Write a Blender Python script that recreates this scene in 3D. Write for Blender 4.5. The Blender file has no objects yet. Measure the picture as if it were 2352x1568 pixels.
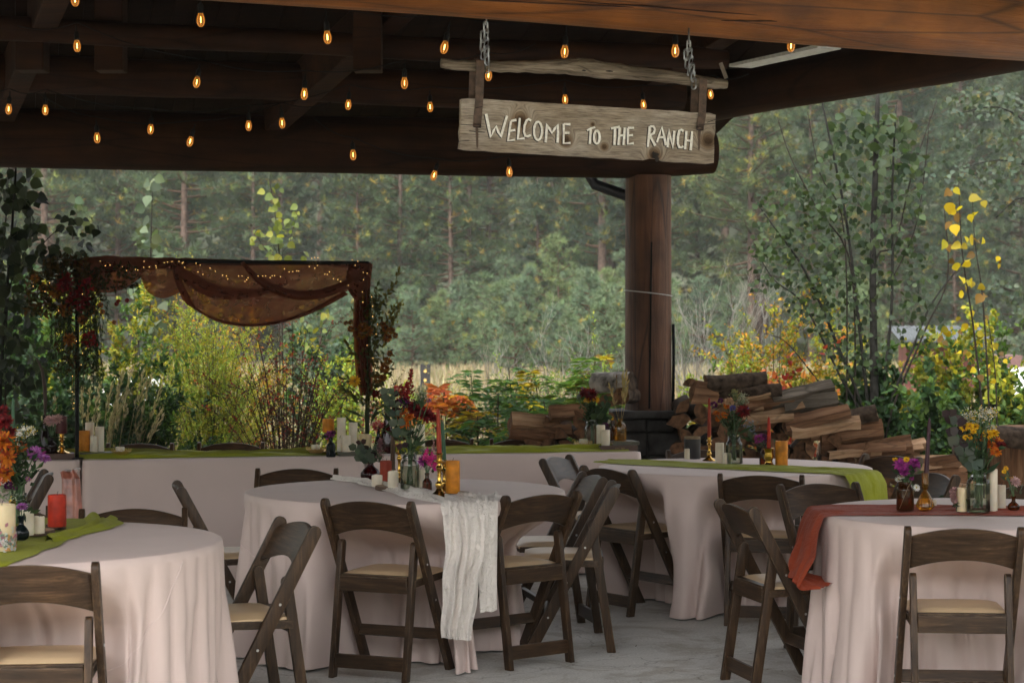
import bpy, bmesh, math, random
import numpy as np
from mathutils import Vector, Matrix, noise, Euler

scene = bpy.context.scene
COL = scene.collection
R_ = math.radians

# ------------------------------------------------------------------ camera, sky, sun, exposure
F, CX, HY, CZ = 4500.0, 1176.0, 760.0, 1.52
cam_d = bpy.data.cameras.new('camera')
cam = bpy.data.objects.new('camera', cam_d)
COL.objects.link(cam)
cam.location = (0, 0, CZ)
cam.rotation_euler = (R_(90), 0, 0)
cam_d.sensor_width = 36.0
cam_d.lens = 36.0 * F / 2352.0
cam_d.shift_y = -(784 - HY) / 2352.0
cam_d.clip_end = 2000
cam_d.dof.use_dof = True
cam_d.dof.focus_distance = 9.0
cam_d.dof.aperture_fstop = 7.1
scene.camera = cam

world = bpy.data.worlds.new('World')
scene.world = world
world.use_nodes = True
nt = world.node_tree
bg = nt.nodes['Background']
sky = nt.nodes.new('ShaderNodeTexSky')
sky.sky_type = 'NISHITA'
sky.sun_disc = False
SUN_EL, SUN_AZ = 58.0, 205.0           # azimuth clockwise from +Y: behind the camera, to the left
sky.sun_elevation = R_(SUN_EL)
sky.sun_rotation = R_(SUN_AZ)
sky.air_density = 1.0
sky.dust_density = 4.0
hs = nt.nodes.new('ShaderNodeHueSaturation')
hs.inputs['Saturation'].default_value = 0.12
nt.links.new(sky.outputs[0], hs.inputs['Color'])
nt.links.new(hs.outputs[0], bg.inputs['Color'])
bg.inputs['Strength'].default_value = 0.15

sun_d = bpy.data.lights.new('sun', 'SUN')
sun = bpy.data.objects.new('sun', sun_d)
COL.objects.link(sun)
sun_d.energy = 1.4
sun_d.angle = R_(35)
sun_d.color = (1.0, 0.94, 0.86)
az, el = R_(SUN_AZ), R_(SUN_EL)
sdir = Vector((math.sin(az) * math.cos(el), math.cos(az) * math.cos(el), math.sin(el)))
sun.rotation_euler = (-sdir).to_track_quat('-Z', 'Y').to_euler()
sun.location = (0, 0, 30)

scene.view_settings.view_transform = 'Standard'
scene.view_settings.look = 'None'
scene.view_settings.exposure = 2.2
scene.view_settings.gamma = 1.0
scene.view_settings.use_curve_mapping = False
scene.render.engine = 'CYCLES'
scene.cycles.use_denoising = True
scene.cycles.max_bounces = 8
scene.cycles.diffuse_bounces = 4
scene.cycles.glossy_bounces = 3
scene.cycles.transmission_bounces = 6
scene.cycles.transparent_max_bounces = 16
scene.cycles.sample_clamp_indirect = 4.0
scene.cycles.caustics_reflective = False
scene.cycles.caustics_refractive = False

# ------------------------------------------------------------------ helpers
def at(px, py, d):
    return Vector(((px - CX) / F * d, d, CZ + (HY - py) / F * d))

def wx(px, d):
    return (px - CX) / F * d

def dep(py, z=0.76):
    return F * (CZ - z) / (py - HY)

def tag(o, label=None, cat=None, group=None, kind=None):
    if label: o['label'] = label
    if cat: o['category'] = cat
    if group: o['group'] = group
    if kind: o['kind'] = kind
    return o

def empty(name, loc=(0, 0, 0), rz=0.0, label=None, cat=None, group=None):
    o = bpy.data.objects.new(name, None)
    o.empty_display_size = 0.05
    COL.objects.link(o)
    o.location = loc
    o.rotation_euler = (0, 0, rz)
    return tag(o, label, cat, group)

def link(name, me, parent=None, loc=None):
    o = bpy.data.objects.new(name, me)
    COL.objects.link(o)
    if parent is not None: o.parent = parent
    if loc is not None: o.location = loc
    return o

def copy_tree(o, parent=None):
    c = o.copy()
    COL.objects.link(c)
    c.parent = parent
    for ch in list(o.children):
        copy_tree(ch, c)
    return c

def shade(me, smooth):
    if smooth is True:
        me.polygons.foreach_set('use_smooth', [True] * len(me.polygons))
    elif smooth:
        me.polygons.foreach_set('use_smooth', [True] * len(me.polygons))
        try: me.set_sharp_from_angle(angle=R_(smooth))
        except Exception: pass

class MB:
    """collects hard shapes for one mesh object"""
    def __init__(s):
        s.v, s.f, s.m = [], [], []
    def add(s, vs, fs, mi=0):
        n = len(s.v)
        s.v += [tuple(v) for v in vs]
        s.f += [tuple(i + n for i in f) for f in fs]
        s.m += [mi] * len(fs)
        return s
    def box(s, c, size, rot=None, mi=0):
        hx, hy, hz = size[0] / 2, size[1] / 2, size[2] / 2
        vs = [Vector((x, y, z)) for x in (-hx, hx) for y in (-hy, hy) for z in (-hz, hz)]
        if rot is not None: vs = [rot @ v for v in vs]
        vs = [v + Vector(c) for v in vs]
        return s.add(vs, [(0, 1, 3, 2), (4, 6, 7, 5), (0, 4, 5, 1), (2, 3, 7, 6), (0, 2, 6, 4), (1, 5, 7, 3)], mi)
    def beam(s, p0, p1, w, h, up=Vector((0, 0, 1)), mi=0):
        p0, p1 = Vector(p0), Vector(p1)
        a = (p1 - p0).normalized()
        sd = a.cross(up)
        if sd.length < 1e-4: sd = a.cross(Vector((1, 0, 0)))
        sd.normalize(); u = sd.cross(a)
        vs = []
        for p in (p0, p1):
            for i, j in ((-1, -1), (1, -1), (1, 1), (-1, 1)):
                vs.append(p + sd * (i * w / 2) + u * (j * h / 2))
        return s.add(vs, [(3, 2, 1, 0), (4, 5, 6, 7), (0, 1, 5, 4), (1, 2, 6, 5), (2, 3, 7, 6), (3, 0, 4, 7)], mi)
    def tube(s, pts, rad, n=8, mi=0, cap=True, capmi=None, jit=0.0, rng=random):
        pts = [Vector(p) for p in pts]
        if not hasattr(rad, '__len__'): rad = [rad] * len(pts)
        rings = []
        ref = Vector((0, 0, 1))
        if abs((pts[-1] - pts[0]).normalized().dot(ref)) > 0.9: ref = Vector((0, 1, 0))
        for i, p in enumerate(pts):
            a = (pts[min(i + 1, len(pts) - 1)] - pts[max(i - 1, 0)])
            if a.length < 1e-9: a = Vector((0, 0, 1))
            a.normalize()
            x = a.cross(ref)
            if x.length < 1e-4: x = a.cross(Vector((1, 0, 0)))
            x.normalize(); y = a.cross(x)
            ring = []
            for k in range(n):
                t = 2 * math.pi * k / n
                r = rad[i] * (1 + (rng.uniform(-jit, jit) if jit else 0))
                ring.append(p + x * (r * math.cos(t)) + y * (r * math.sin(t)))
            rings.append(ring)
        vs = [v for r in rings for v in r]
        fs = []
        for i in range(len(pts) - 1):
            for k in range(n):
                k2 = (k + 1) % n
                fs.append((i * n + k, i * n + k2, (i + 1) * n + k2, (i + 1) * n + k))
        s.add(vs, fs, mi)
        if cap:
            n0 = len(s.v) - len(vs)
            s.f.append(tuple(n0 + k for k in reversed(range(n))))
            s.f.append(tuple(n0 + (len(pts) - 1) * n + k for k in range(n)))
            s.m += [mi if capmi is None else capmi] * 2
        return s
    def lathe(s, prof, n=24, c=(0, 0, 0), mi=0, cap0=True, cap1=True, lobes=0, amp=0.0):
        vs, fs = [], []
        for r, z in prof:
            for k in range(n):
                t = 2 * math.pi * k / n
                rr = r * (1 + (amp * math.cos(lobes * t) if lobes else 0))
                vs.append((c[0] + rr * math.cos(t), c[1] + rr * math.sin(t), c[2] + z))
        for i in range(len(prof) - 1):
            for k in range(n):
                k2 = (k + 1) % n
                fs.append((i * n + k, i * n + k2, (i + 1) * n + k2, (i + 1) * n + k))
        if cap0: fs.append(tuple(reversed(range(n))))
        if cap1: fs.append(tuple((len(prof) - 1) * n + k for k in range(n)))
        return s.add(vs, fs, mi)
    def grid(s, P, mi=0, closed_u=False):
        """P[i][j] -> quads"""
        nu, nv = len(P), len(P[0])
        vs = [p for row in P for p in row]
        fs = []
        for i in range(nu if closed_u else nu - 1):
            for j in range(nv - 1):
                a, b = i, (i + 1) % nu
                fs.append((a * nv + j, b * nv + j, b * nv + j + 1, a * nv + j + 1))
        return s.add(vs, fs, mi)
    def prism(s, poly, d0, d1, mi=0):
        """poly: 3D points of a face; d0/d1: offset vectors of the two ends"""
        n = len(poly)
        d0, d1 = Vector(d0), Vector(d1)
        vs = [Vector(p) + d0 for p in poly] + [Vector(p) + d1 for p in poly]
        fs = [tuple(reversed(range(n))), tuple(range(n, 2 * n))]
        fs += [(k, (k + 1) % n, n + (k + 1) % n, n + k) for k in range(n)]
        return s.add(vs, fs, mi)
    def mesh(s, name, mats, smooth=False, bevel=0.0, segs=2, recalc=False):
        me = bpy.data.meshes.new(name)
        me.from_pydata(s.v, [], s.f)
        if not isinstance(mats, (list, tuple)): mats = [mats]
        for m in mats: me.materials.append(m)
        me.polygons.foreach_set('material_index', s.m)
        if bevel or recalc:
            bm = bmesh.new(); bm.from_mesh(me)
            bmesh.ops.recalc_face_normals(bm, faces=bm.faces)
            if bevel:
                es = [e for e in bm.edges if len(e.link_faces) == 2 and e.calc_face_angle(0) > 0.5]
                bmesh.ops.bevel(bm, geom=es, offset=bevel, segments=segs, affect='EDGES', profile=0.6)
            bm.to_mesh(me); bm.free()
        me.update()
        shade(me, smooth)
        return me
    def build(s, name, mats, parent=None, smooth=False, loc=None, bevel=0.0, segs=2, recalc=False):
        return link(name, s.mesh(name, mats, smooth, bevel, segs, recalc), parent, loc)

class Arr:
    """collects big leaf / needle / twig arrays with a colour attribute"""
    def __init__(s):
        s.V, s.C, s.idx, s.tot, s.mi, s.n = [], [], [], [], [], 0
    def add(s, V, faces, col, mi=0):
        V = np.asarray(V, float).reshape(-1, 3)
        faces = np.asarray(faces, int)
        col = np.asarray(col, float)
        if col.ndim == 1: col = np.tile(col, (len(V), 1))
        s.V.append(V); s.C.append(col)
        s.idx.append((faces + s.n).ravel())
        s.tot.append(np.full(len(faces), faces.shape[1]))
        s.mi.append(np.full(len(faces), mi))
        s.n += len(V)
    def leaves(s, pos, axis, nrm, L, W, tpl, col, mi=0):
        tv, tf = tpl
        tv = np.asarray(tv, float); tf = np.asarray(tf, int)
        n, k = len(pos), len(tv)
        if n == 0: return
        pos = np.asarray(pos, float); axis = np.asarray(axis, float); nrm = np.asarray(nrm, float)
        axis = axis / (np.linalg.norm(axis, axis=1, keepdims=True) + 1e-9)
        side = np.cross(nrm, axis)
        side /= (np.linalg.norm(side, axis=1, keepdims=True) + 1e-9)
        nn = np.cross(axis, side)
        L = np.broadcast_to(np.asarray(L, float), (n,)); W = np.broadcast_to(np.asarray(W, float), (n,))
        V = (pos[:, None, :] + tv[None, :, 0, None] * (L[:, None] * axis)[:, None, :]
             + tv[None, :, 1, None] * (W[:, None] * side)[:, None, :] + tv[None, :, 2, None] * (L[:, None] * nn)[:, None, :])
        fs = (tf[None] + (np.arange(n) * k)[:, None, None]).reshape(-1, tf.shape[1])
        col = np.asarray(col, float)
        if col.ndim == 1: col = np.tile(col, (n, 1))
        s.add(V.reshape(-1, 3), fs, np.repeat(col, k, axis=0), mi)
    def tube(s, pts, rad, col, n=4, mi=1):
        pts = np.asarray(pts, float)
        m = len(pts)
        rad = np.broadcast_to(np.asarray(rad, float), (m,))
        tan = np.gradient(pts, axis=0)
        tan /= (np.linalg.norm(tan, axis=1, keepdims=True) + 1e-9)
        ref = np.array([0.31, 0.9, 0.3])
        x = np.cross(tan, ref); x /= (np.linalg.norm(x, axis=1, keepdims=True) + 1e-9)
        y = np.cross(tan, x)
        t = np.arange(n) * 2 * np.pi / n
        V = pts[:, None, :] + rad[:, None, None] * (np.cos(t)[None, :, None] * x[:, None, :] + np.sin(t)[None, :, None] * y[:, None, :])
        i = np.arange(m - 1)[:, None]; k = np.arange(n)[None, :]; k2 = (k + 1) % n
        fs = np.stack([i * n + k, i * n + k2, (i + 1) * n + k2, (i + 1) * n + k], axis=-1).reshape(-1, 4)
        s.add(V.reshape(-1, 3), fs, col, mi)
    def mesh(s, name, mats, smooth=False):
        me = bpy.data.meshes.new(name)
        V = np.concatenate(s.V); C = np.concatenate(s.C)
        idx = np.concatenate(s.idx); tot = np.concatenate(s.tot); mi = np.concatenate(s.mi)
        me.vertices.add(len(V)); me.vertices.foreach_set('co', V.ravel().astype(np.float32))
        me.loops.add(len(idx)); me.loops.foreach_set('vertex_index', idx.astype(np.int32))
        me.polygons.add(len(tot))
        st = np.concatenate([[0], np.cumsum(tot)[:-1]])
        me.polygons.foreach_set('loop_start', st.astype(np.int32))
        try: me.polygons.foreach_set('loop_total', tot.astype(np.int32))
        except Exception: pass
        if not isinstance(mats, (list, tuple)): mats = [mats]
        for m in mats: me.materials.append(m)
        me.polygons.foreach_set('material_index', np.minimum(mi, len(mats) - 1).astype(np.int32))
        at_ = me.attributes.new('col', 'FLOAT_COLOR', 'POINT')
        at_.data.foreach_set('color', np.concatenate([C, np.ones((len(C), 1))], axis=1).ravel().astype(np.float32))
        me.update(calc_edges=True)
        me.validate()
        shade(me, smooth)
        return me
    def build(s, name, mats, parent=None, smooth=False, loc=None):
        return link(name, s.mesh(name, mats, smooth), parent, loc)

T_ROUND = ([(0, 0, 0), (.22, .40, .05), (.62, .46, .05), (1, 0, -.06), (.62, -.46, .05), (.22, -.40, .05)], [(0, 1, 2, 3), (0, 3, 4, 5)])
T_HEART = ([(0, 0, 0), (.06, .30, .05), (.28, .50, .09), (.58, .42, .07), (.85, .16, -.02), (1.06, 0, -.12), (.85, -.16, -.02), (.58, -.42, .07), (.28, -.50, .09), (.06, -.30, .05), (.5, 0, -.02)], [(0, 1, 2, 10), (10, 2, 3, 4), (10, 4, 5, 6), (10, 6, 7, 8), (0, 10, 8, 9)])
T_NARROW = ([(0, 0, 0), (.45, .5, .06), (1, 0, -.05), (.45, -.5, .06)], [(0, 1, 2), (0, 2, 3)])
T_NEEDLE = ([(0, .5, 0), (0, -.5, 0), (1, 0, 0)], [(0, 1, 2)])
T_PETAL = ([(0, .18, 0), (.55, .5, .10), (1, .16, .04), (1, -.16, .04), (.55, -.5, .10), (0, -.18, 0)], [(0, 1, 4, 5), (1, 2, 3, 4)])

def runit(rng, n):
    v = rng.normal(size=(n, 3))
    return v / (np.linalg.norm(v, axis=1, keepdims=True) + 1e-9)

def cvar(rng, n, pal, v=0.25):
    """n colours picked from a palette with brightness/hue scatter"""
    pal = np.asarray(pal, float)
    c = pal[rng.integers(0, len(pal), n)]
    c = c * (1 + rng.uniform(-v, v, (n, 1))) * (1 + rng.uniform(-.08, .08, (n, 3)))
    return np.clip(c, 0.002, 0.95)

# ------------------------------------------------------------------ materials
def newmat(name):
    m = bpy.data.materials.new(name); m.use_nodes = True
    t = m.node_tree
    return m, t, t.nodes['Principled BSDF']

def N(t, typ, **kw):
    n = t.nodes.new(typ)
    for k, v in kw.items(): setattr(n, k, v)
    return n

def ramp(t, stops):
    r = N(t, 'ShaderNodeValToRGB')
    e = r.color_ramp.elements
    while len(e) < len(stops): e.new(0.5)
    for i, (p, c) in enumerate(stops):
        e[i].position = p
        e[i].color = (c[0], c[1], c[2], 1)
    return r

def coords(t, scale=(1, 1, 1), rnd=True):
    tc = N(t, 'ShaderNodeTexCoord'); mp = N(t, 'ShaderNodeMapping')
    mp.inputs['Scale'].default_value = scale
    if rnd:
        oi = N(t, 'ShaderNodeObjectInfo')
        ml = N(t, 'ShaderNodeMath', operation='MULTIPLY'); ml.inputs[1].default_value = 37.0
        t.links.new(oi.outputs['Random'], ml.inputs[0])
        cb = N(t, 'ShaderNodeCombineXYZ')
        for i in range(3): t.links.new(ml.outputs[0], cb.inputs[i])
        t.links.new(cb.outputs[0], mp.inputs['Location'])
    t.links.new(tc.outputs['Object'], mp.inputs['Vector'])
    return mp.outputs[0]

def simple(name, col, rough=0.6, metal=0.0, spec=0.5, var=0.12, nscale=30.0, bump=0.0, rnd=True, sheen=0.0, coat=0.0):
    m, t, p = newmat(name)
    v = coords(t, (1, 1, 1), rnd)
    nz = N(t, 'ShaderNodeTexNoise'); nz.inputs['Scale'].default_value = nscale; nz.inputs['Detail'].default_value = 5
    t.links.new(v, nz.inputs['Vector'])
    c0 = [max(0, x * (1 - var * 1.6)) for x in col]; c1 = [min(1, x * (1 + var * 1.6)) for x in col]
    rp = ramp(t, [(0.3, c0), (0.7, c1)])
    t.links.new(nz.outputs['Fac'], rp.inputs[0]); t.links.new(rp.outputs[0], p.inputs['Base Color'])
    p.inputs['Roughness'].default_value = rough; p.inputs['Metallic'].default_value = metal
    p.inputs['Specular IOR Level'].default_value = spec
    p.inputs['Sheen Weight'].default_value = sheen
    p.inputs['Coat Weight'].default_value = coat
    if bump:
        b = N(t, 'ShaderNodeBump'); b.inputs['Strength'].default_value = bump; b.inputs['Distance'].default_value = 0.01
        t.links.new(nz.outputs['Fac'], b.inputs['Height']); t.links.new(b.outputs[0], p.inputs['Normal'])
    return m

def wood(name, dark, mid, light, scale=(1, 1, 1), nscale=6.0, rough=0.55, bump=0.3, spec=0.4, cracks=0.0, rnd=True, dist=0.01, blotch=0.35):
    """grain runs along the axis whose scale is small"""
    m, t, p = newmat(name)
    v = coords(t, scale, rnd)
    n1 = N(t, 'ShaderNodeTexNoise'); n1.inputs['Scale'].default_value = nscale; n1.inputs['Detail'].default_value = 8
    n1.inputs['Roughness'].default_value = 0.65; n1.inputs['Distortion'].default_value = 0.4
    t.links.new(v, n1.inputs['Vector'])
    rp = ramp(t, [(0.28, dark), (0.5, mid), (0.74, light)])
    t.links.new(n1.outputs['Fac'], rp.inputs[0])
    v2 = coords(t, (1, 1, 1), rnd)
    n2 = N(t, 'ShaderNodeTexNoise'); n2.inputs['Scale'].default_value = 4.0; n2.inputs['Detail'].default_value = 4
    t.links.new(v2, n2.inputs['Vector'])
    r2 = ramp(t, [(0.3, (1 - blotch,) * 3), (0.7, (1 + blotch * .6,) * 3)])
    t.links.new(n2.outputs['Fac'], r2.inputs[0])
    mx = N(t, 'ShaderNodeMix', data_type='RGBA', blend_type='MULTIPLY'); mx.inputs[0].default_value = 1.0
    t.links.new(rp.outputs[0], mx.inputs[6]); t.links.new(r2.outputs[0], mx.inputs[7])
    out = mx.outputs[2]
    hgt = n1.outputs['Fac']
    if cracks:
        wv = N(t, 'ShaderNodeTexVoronoi', feature='DISTANCE_TO_EDGE'); wv.inputs['Scale'].default_value = nscale * 0.55
        t.links.new(v, wv.inputs['Vector'])
        r3 = ramp(t, [(0.0, (1 - cracks,) * 3), (0.035, (1, 1, 1))])
        t.links.new(wv.outputs['Distance'], r3.inputs[0])
        m2 = N(t, 'ShaderNodeMix', data_type='RGBA', blend_type='MULTIPLY'); m2.inputs[0].default_value = 1.0
        t.links.new(out, m2.inputs[6]); t.links.new(r3.outputs[0], m2.inputs[7])
        out = m2.outputs[2]
    t.links.new(out, p.inputs['Base Color'])
    p.inputs['Roughness'].default_value = rough
    p.inputs['Specular IOR Level'].default_value = spec
    if bump:
        b = N(t, 'ShaderNodeBump'); b.inputs['Strength'].default_value = bump; b.inputs['Distance'].default_value = dist
        t.links.new(hgt, b.inputs['Height']); t.links.new(b.outputs[0], p.inputs['Normal'])
    return m

def leafmat(name, trans=0.38, rough=0.5, spec=0.35, tint=(1.25, 1.2, 0.6)):
    m, t, p = newmat(name)
    a = N(t, 'ShaderNodeAttribute', attribute_name='col')
    t.links.new(a.outputs['Color'], p.inputs['Base Color'])
    p.inputs['Roughness'].default_value = rough; p.inputs['Specular IOR Level'].default_value = spec
    tr = N(t, 'ShaderNodeBsdfTranslucent')
    mt = N(t, 'ShaderNodeMix', data_type='RGBA', blend_type='MULTIPLY'); mt.inputs[0].default_value = 1.0
    mt.inputs[7].default_value = (*tint, 1)
    t.links.new(a.outputs['Color'], mt.inputs[6]); t.links.new(mt.outputs[2], tr.inputs['Color'])
    ms = N(t, 'ShaderNodeMixShader'); ms.inputs[0].default_value = trans
    t.links.new(p.outputs[0], ms.inputs[1]); t.links.new(tr.outputs[0], ms.inputs[2])
    t.links.new(ms.outputs[0], t.nodes['Material Output'].inputs['Surface'])
    return m

def glass(name, tint, refl=0.9, rough=0.03, opaque=0.0, ocol=(0, 0, 0)):
    m, t, p = newmat(name)
    tr = N(t, 'ShaderNodeBsdfTransparent'); tr.inputs['Color'].default_value = (*tint, 1)
    gl = N(t, 'ShaderNodeBsdfGlossy'); gl.inputs['Roughness'].default_value = rough
    fr = N(t, 'ShaderNodeFresnel'); fr.inputs['IOR'].default_value = 1.5
    mf = N(t, 'ShaderNodeMath', operation='MULTIPLY'); mf.inputs[1].default_value = refl
    t.links.new(fr.outputs[0], mf.inputs[0])
    ms = N(t, 'ShaderNodeMixShader')
    t.links.new(mf.outputs[0], ms.inputs[0]); t.links.new(tr.outputs[0], ms.inputs[1]); t.links.new(gl.outputs[0], ms.inputs[2])
    out = ms.outputs[0]
    if opaque:
        df = N(t, 'ShaderNodeBsdfDiffuse'); df.inputs['Color'].default_value = (*ocol, 1)
        m2 = N(t, 'ShaderNodeMixShader'); m2.inputs[0].default_value = opaque
        t.links.new(out, m2.inputs[1]); t.links.new(df.outputs[0], m2.inputs[2]); out = m2.outputs[0]
    t.links.new(out, t.nodes['Material Output'].inputs['Surface'])
    return m

def emit(name, col, strength, mix=None):
    m, t, p = newmat(name)
    e = N(t, 'ShaderNodeEmission'); e.inputs['Color'].default_value = (*col, 1); e.inputs['Strength'].default_value = strength
    out = e.outputs[0]
    if mix is not None:
        tr = N(t, 'ShaderNodeBsdfTransparent'); tr.inputs['Color'].default_value = (*mix, 1)
        ad = N(t, 'ShaderNodeAddShader')
        gl = N(t, 'ShaderNodeBsdfGlossy'); gl.inputs['Roughness'].default_value = 0.05
        fr = N(t, 'ShaderNodeFresnel')
        ms = N(t, 'ShaderNodeMixShader')
        t.links.new(fr.outputs[0], ms.inputs[0]); t.links.new(tr.outputs[0], ms.inputs[1]); t.links.new(gl.outputs[0], ms.inputs[2])
        t.links.new(ms.outputs[0], ad.inputs[0]); t.links.new(out, ad.inputs[1]); out = ad.outputs[0]
    t.links.new(out, t.nodes['Material Output'].inputs['Surface'])
    try: m.cycles.emission_sampling = 'NONE'
    except Exception: pass
    return m

def fabric(name, col, rough=0.75, weave=900.0, bump=0.08, sheen=0.3, var=0.05, wrinkle=0.0, wscale=18.0, trans=0.0):
    m, t, p = newmat(name)
    v = coords(t, (1, 1, 1), True)
    nz = N(t, 'ShaderNodeTexNoise'); nz.inputs['Scale'].default_value = 5.0; nz.inputs['Detail'].default_value = 6
    t.links.new(v, nz.inputs['Vector'])
    rp = ramp(t, [(0.3, [x * (1 - var) for x in col]), (0.7, [min(1, x * (1 + var)) for x in col])])
    t.links.new(nz.outputs['Fac'], rp.inputs[0]); t.links.new(rp.outputs[0], p.inputs['Base Color'])
    n2 = N(t, 'ShaderNodeTexNoise'); n2.inputs['Scale'].default_value = weave; n2.inputs['Detail'].default_value = 1
    t.links.new(v, n2.inputs['Vector'])
    b = N(t, 'ShaderNodeBump'); b.inputs['Strength'].default_value = bump; b.inputs['Distance'].default_value = 0.002
    t.links.new(n2.outputs['Fac'], b.inputs['Height'])
    nrm = b.outputs[0]
    if wrinkle:
        n3 = N(t, 'ShaderNodeTexNoise'); n3.inputs['Scale'].default_value = wscale; n3.inputs['Detail'].default_value = 6
        n3.inputs['Distortion'].default_value = 0.8
        t.links.new(v, n3.inputs['Vector'])
        b2 = N(t, 'ShaderNodeBump'); b2.inputs['Strength'].default_value = wrinkle; b2.inputs['Distance'].default_value = 0.02
        t.links.new(n3.outputs['Fac'], b2.inputs['Height']); t.links.new(nrm, b2.inputs['Normal']); nrm = b2.outputs[0]
    t.links.new(nrm, p.inputs['Normal'])
    p.inputs['Roughness'].default_value = rough; p.inputs['Specular IOR Level'].default_value = 0.25
    p.inputs['Sheen Weight'].default_value = sheen
    if trans:
        tr = N(t, 'ShaderNodeBsdfTransparent')
        ms = N(t, 'ShaderNodeMixShader'); ms.inputs[0].default_value = trans
        t.links.new(p.outputs[0], ms.inputs[1]); t.links.new(tr.outputs[0], ms.inputs[2])
        t.links.new(ms.outputs[0], t.nodes['Material Output'].inputs['Surface'])
    return m

M = {}
M['leaf'] = leafmat('leaf', rough=.6, spec=.18, trans=.42)
M['needle'] = leafmat('pine_needles', trans=0.15, rough=0.65, spec=0.2, tint=(1.1, 1.1, .7))
M['petal'] = leafmat('petal', trans=0.25, rough=0.6, spec=0.2, tint=(1.1, 1.0, .9))
M['twig'] = simple('twig_bark', (.018, .014, .011), .8, nscale=60, bump=.2, spec=.1)
M['aspen_bark'] = simple('aspen_bark', (.016, .0155, .0135), .85, nscale=25, var=.3, bump=.25, spec=.08)
M['grey_twig'] = simple('bare_grey_twig', (.26, .25, .24), .8, nscale=60)
t_ = M['needle'].node_tree
oi_ = N(t_, 'ShaderNodeObjectInfo'); rr_ = ramp(t_, [(0.0, (.80, .86, .95)), (.3, (1.0, 1.0, .97)), (.6, (.95, 1.02, .88)), (.85, (1.2, 1.12, .80)), (1.0, (.88, .96, .95))])
t_.links.new(oi_.outputs['Random'], rr_.inputs[0])
at_ = [n for n in t_.nodes if n.type == 'ATTRIBUTE'][0]
mx_n = N(t_, 'ShaderNodeMix', data_type='RGBA', blend_type='MULTIPLY'); mx_n.inputs[0].default_value = 1
outs_ = [l.to_socket for l in at_.outputs['Color'].links]
t_.links.new(at_.outputs['Color'], mx_n.inputs[6]); t_.links.new(rr_.outputs[0], mx_n.inputs[7])
for so in outs_: t_.links.new(mx_n.outputs[2], so)
M['pine_bark'] = simple('pine_bark', (.075, .052, .04), .9, nscale=7, var=.35, bump=.6, spec=.1)
M['stem_green'] = simple('stem_green', (.05, .10, .035), .6)
# ------------------------------------------------------------------ ground, patio, hillside
def smoothstep(a, b, x):
    t = min(1.0, max(0.0, (x - a) / (b - a)))
    return t * t * (3 - 2 * t)

def ground_z(x, y):
    z = -0.06
    if y > 15: z += 0.05 * noise.noise(Vector((x * .12, y * .12, 3)))
    if y > 82: z += (y - 82) * 0.36 * smoothstep(82, 110, y) + 2.0 * noise.noise(Vector((x * .03, y * .03, 9)))* smoothstep(82, 110, y)
    return z

def groundmat():
    m, t, p = newmat('meadow_earth')
    v = coords(t, (1, 1, 1), False)
    a = N(t, 'ShaderNodeTexNoise'); a.inputs['Scale'].default_value = .35; a.inputs['Detail'].default_value = 8
    b = N(t, 'ShaderNodeTexNoise'); b.inputs['Scale'].default_value = 9; b.inputs['Detail'].default_value = 6
    t.links.new(v, a.inputs['Vector']); t.links.new(v, b.inputs['Vector'])
    r1 = ramp(t, [(.35, (.16, .125, .07)), (.6, (.25, .20, .11))])
    r2 = ramp(t, [(.3, (.6, .6, .6)), (.7, (1.15, 1.1, 1))])
    t.links.new(a.outputs['Fac'], r1.inputs[0]); t.links.new(b.outputs['Fac'], r2.inputs[0])
    mx = N(t, 'ShaderNodeMix', data_type='RGBA', blend_type='MULTIPLY'); mx.inputs[0].default_value = 1
    t.links.new(r1.outputs[0], mx.inputs[6]); t.links.new(r2.outputs[0], mx.inputs[7])
    t.links.new(mx.outputs[2], p.inputs['Base Color']); p.inputs['Roughness'].default_value = .95
    return m
g = MB()
ys = [-300, -80, -30, -10, 0, 5, 10, 15, 20, 26, 34, 44, 56, 68, 80]
xs = [-400, -150, -80, -50, -30, -18, -9, -4, 0, 4, 9, 18, 30, 50, 80, 150, 400]
g.grid([[(x, y, ground_z(x, y)) for y in ys] for x in xs])
ground = g.build('ground', groundmat(), smooth=True, recalc=True); tag(ground, kind='structure')
h = MB()
ys = [80 + 6 * i for i in range(36)]
xs = [-260 + 13 * i for i in range(41)]
h.grid([[(x, y, ground_z(x, y) - (0.0 if y > 80 else 0.0)) for y in ys] for x in xs])
hill = h.build('hillside', simple('forest_floor', (.045, .052, .030), .95, nscale=.6, var=.3, rnd=False), smooth=True, recalc=True); tag(hill, kind='structure')

# unseen slope behind and beside the camera, added to block low sky light
hb = MB()
P = []
for i in range(49):
    a = R_(50 + 260 * i / 48)
    row = []
    for j in range(9):
        r = 24 + 5 * j
        zz = -.1 + 11.5 * smoothstep(24, 52, r) + (1.2 * noise.noise(Vector((math.sin(a) * r * .1, math.cos(a) * r * .1, 2))) if j else 0)
        if j == 8: zz = -.5
        row.append((math.sin(a) * r, math.cos(a) * r + 6, zz))
    P.append(row)
hb.grid(P)
tag(hb.build('hillside', simple('sky_blocking_slope', (.06, .07, .04), .95, nscale=.6, var=.3, rnd=False), smooth=True, recalc=True), kind='structure')

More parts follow.
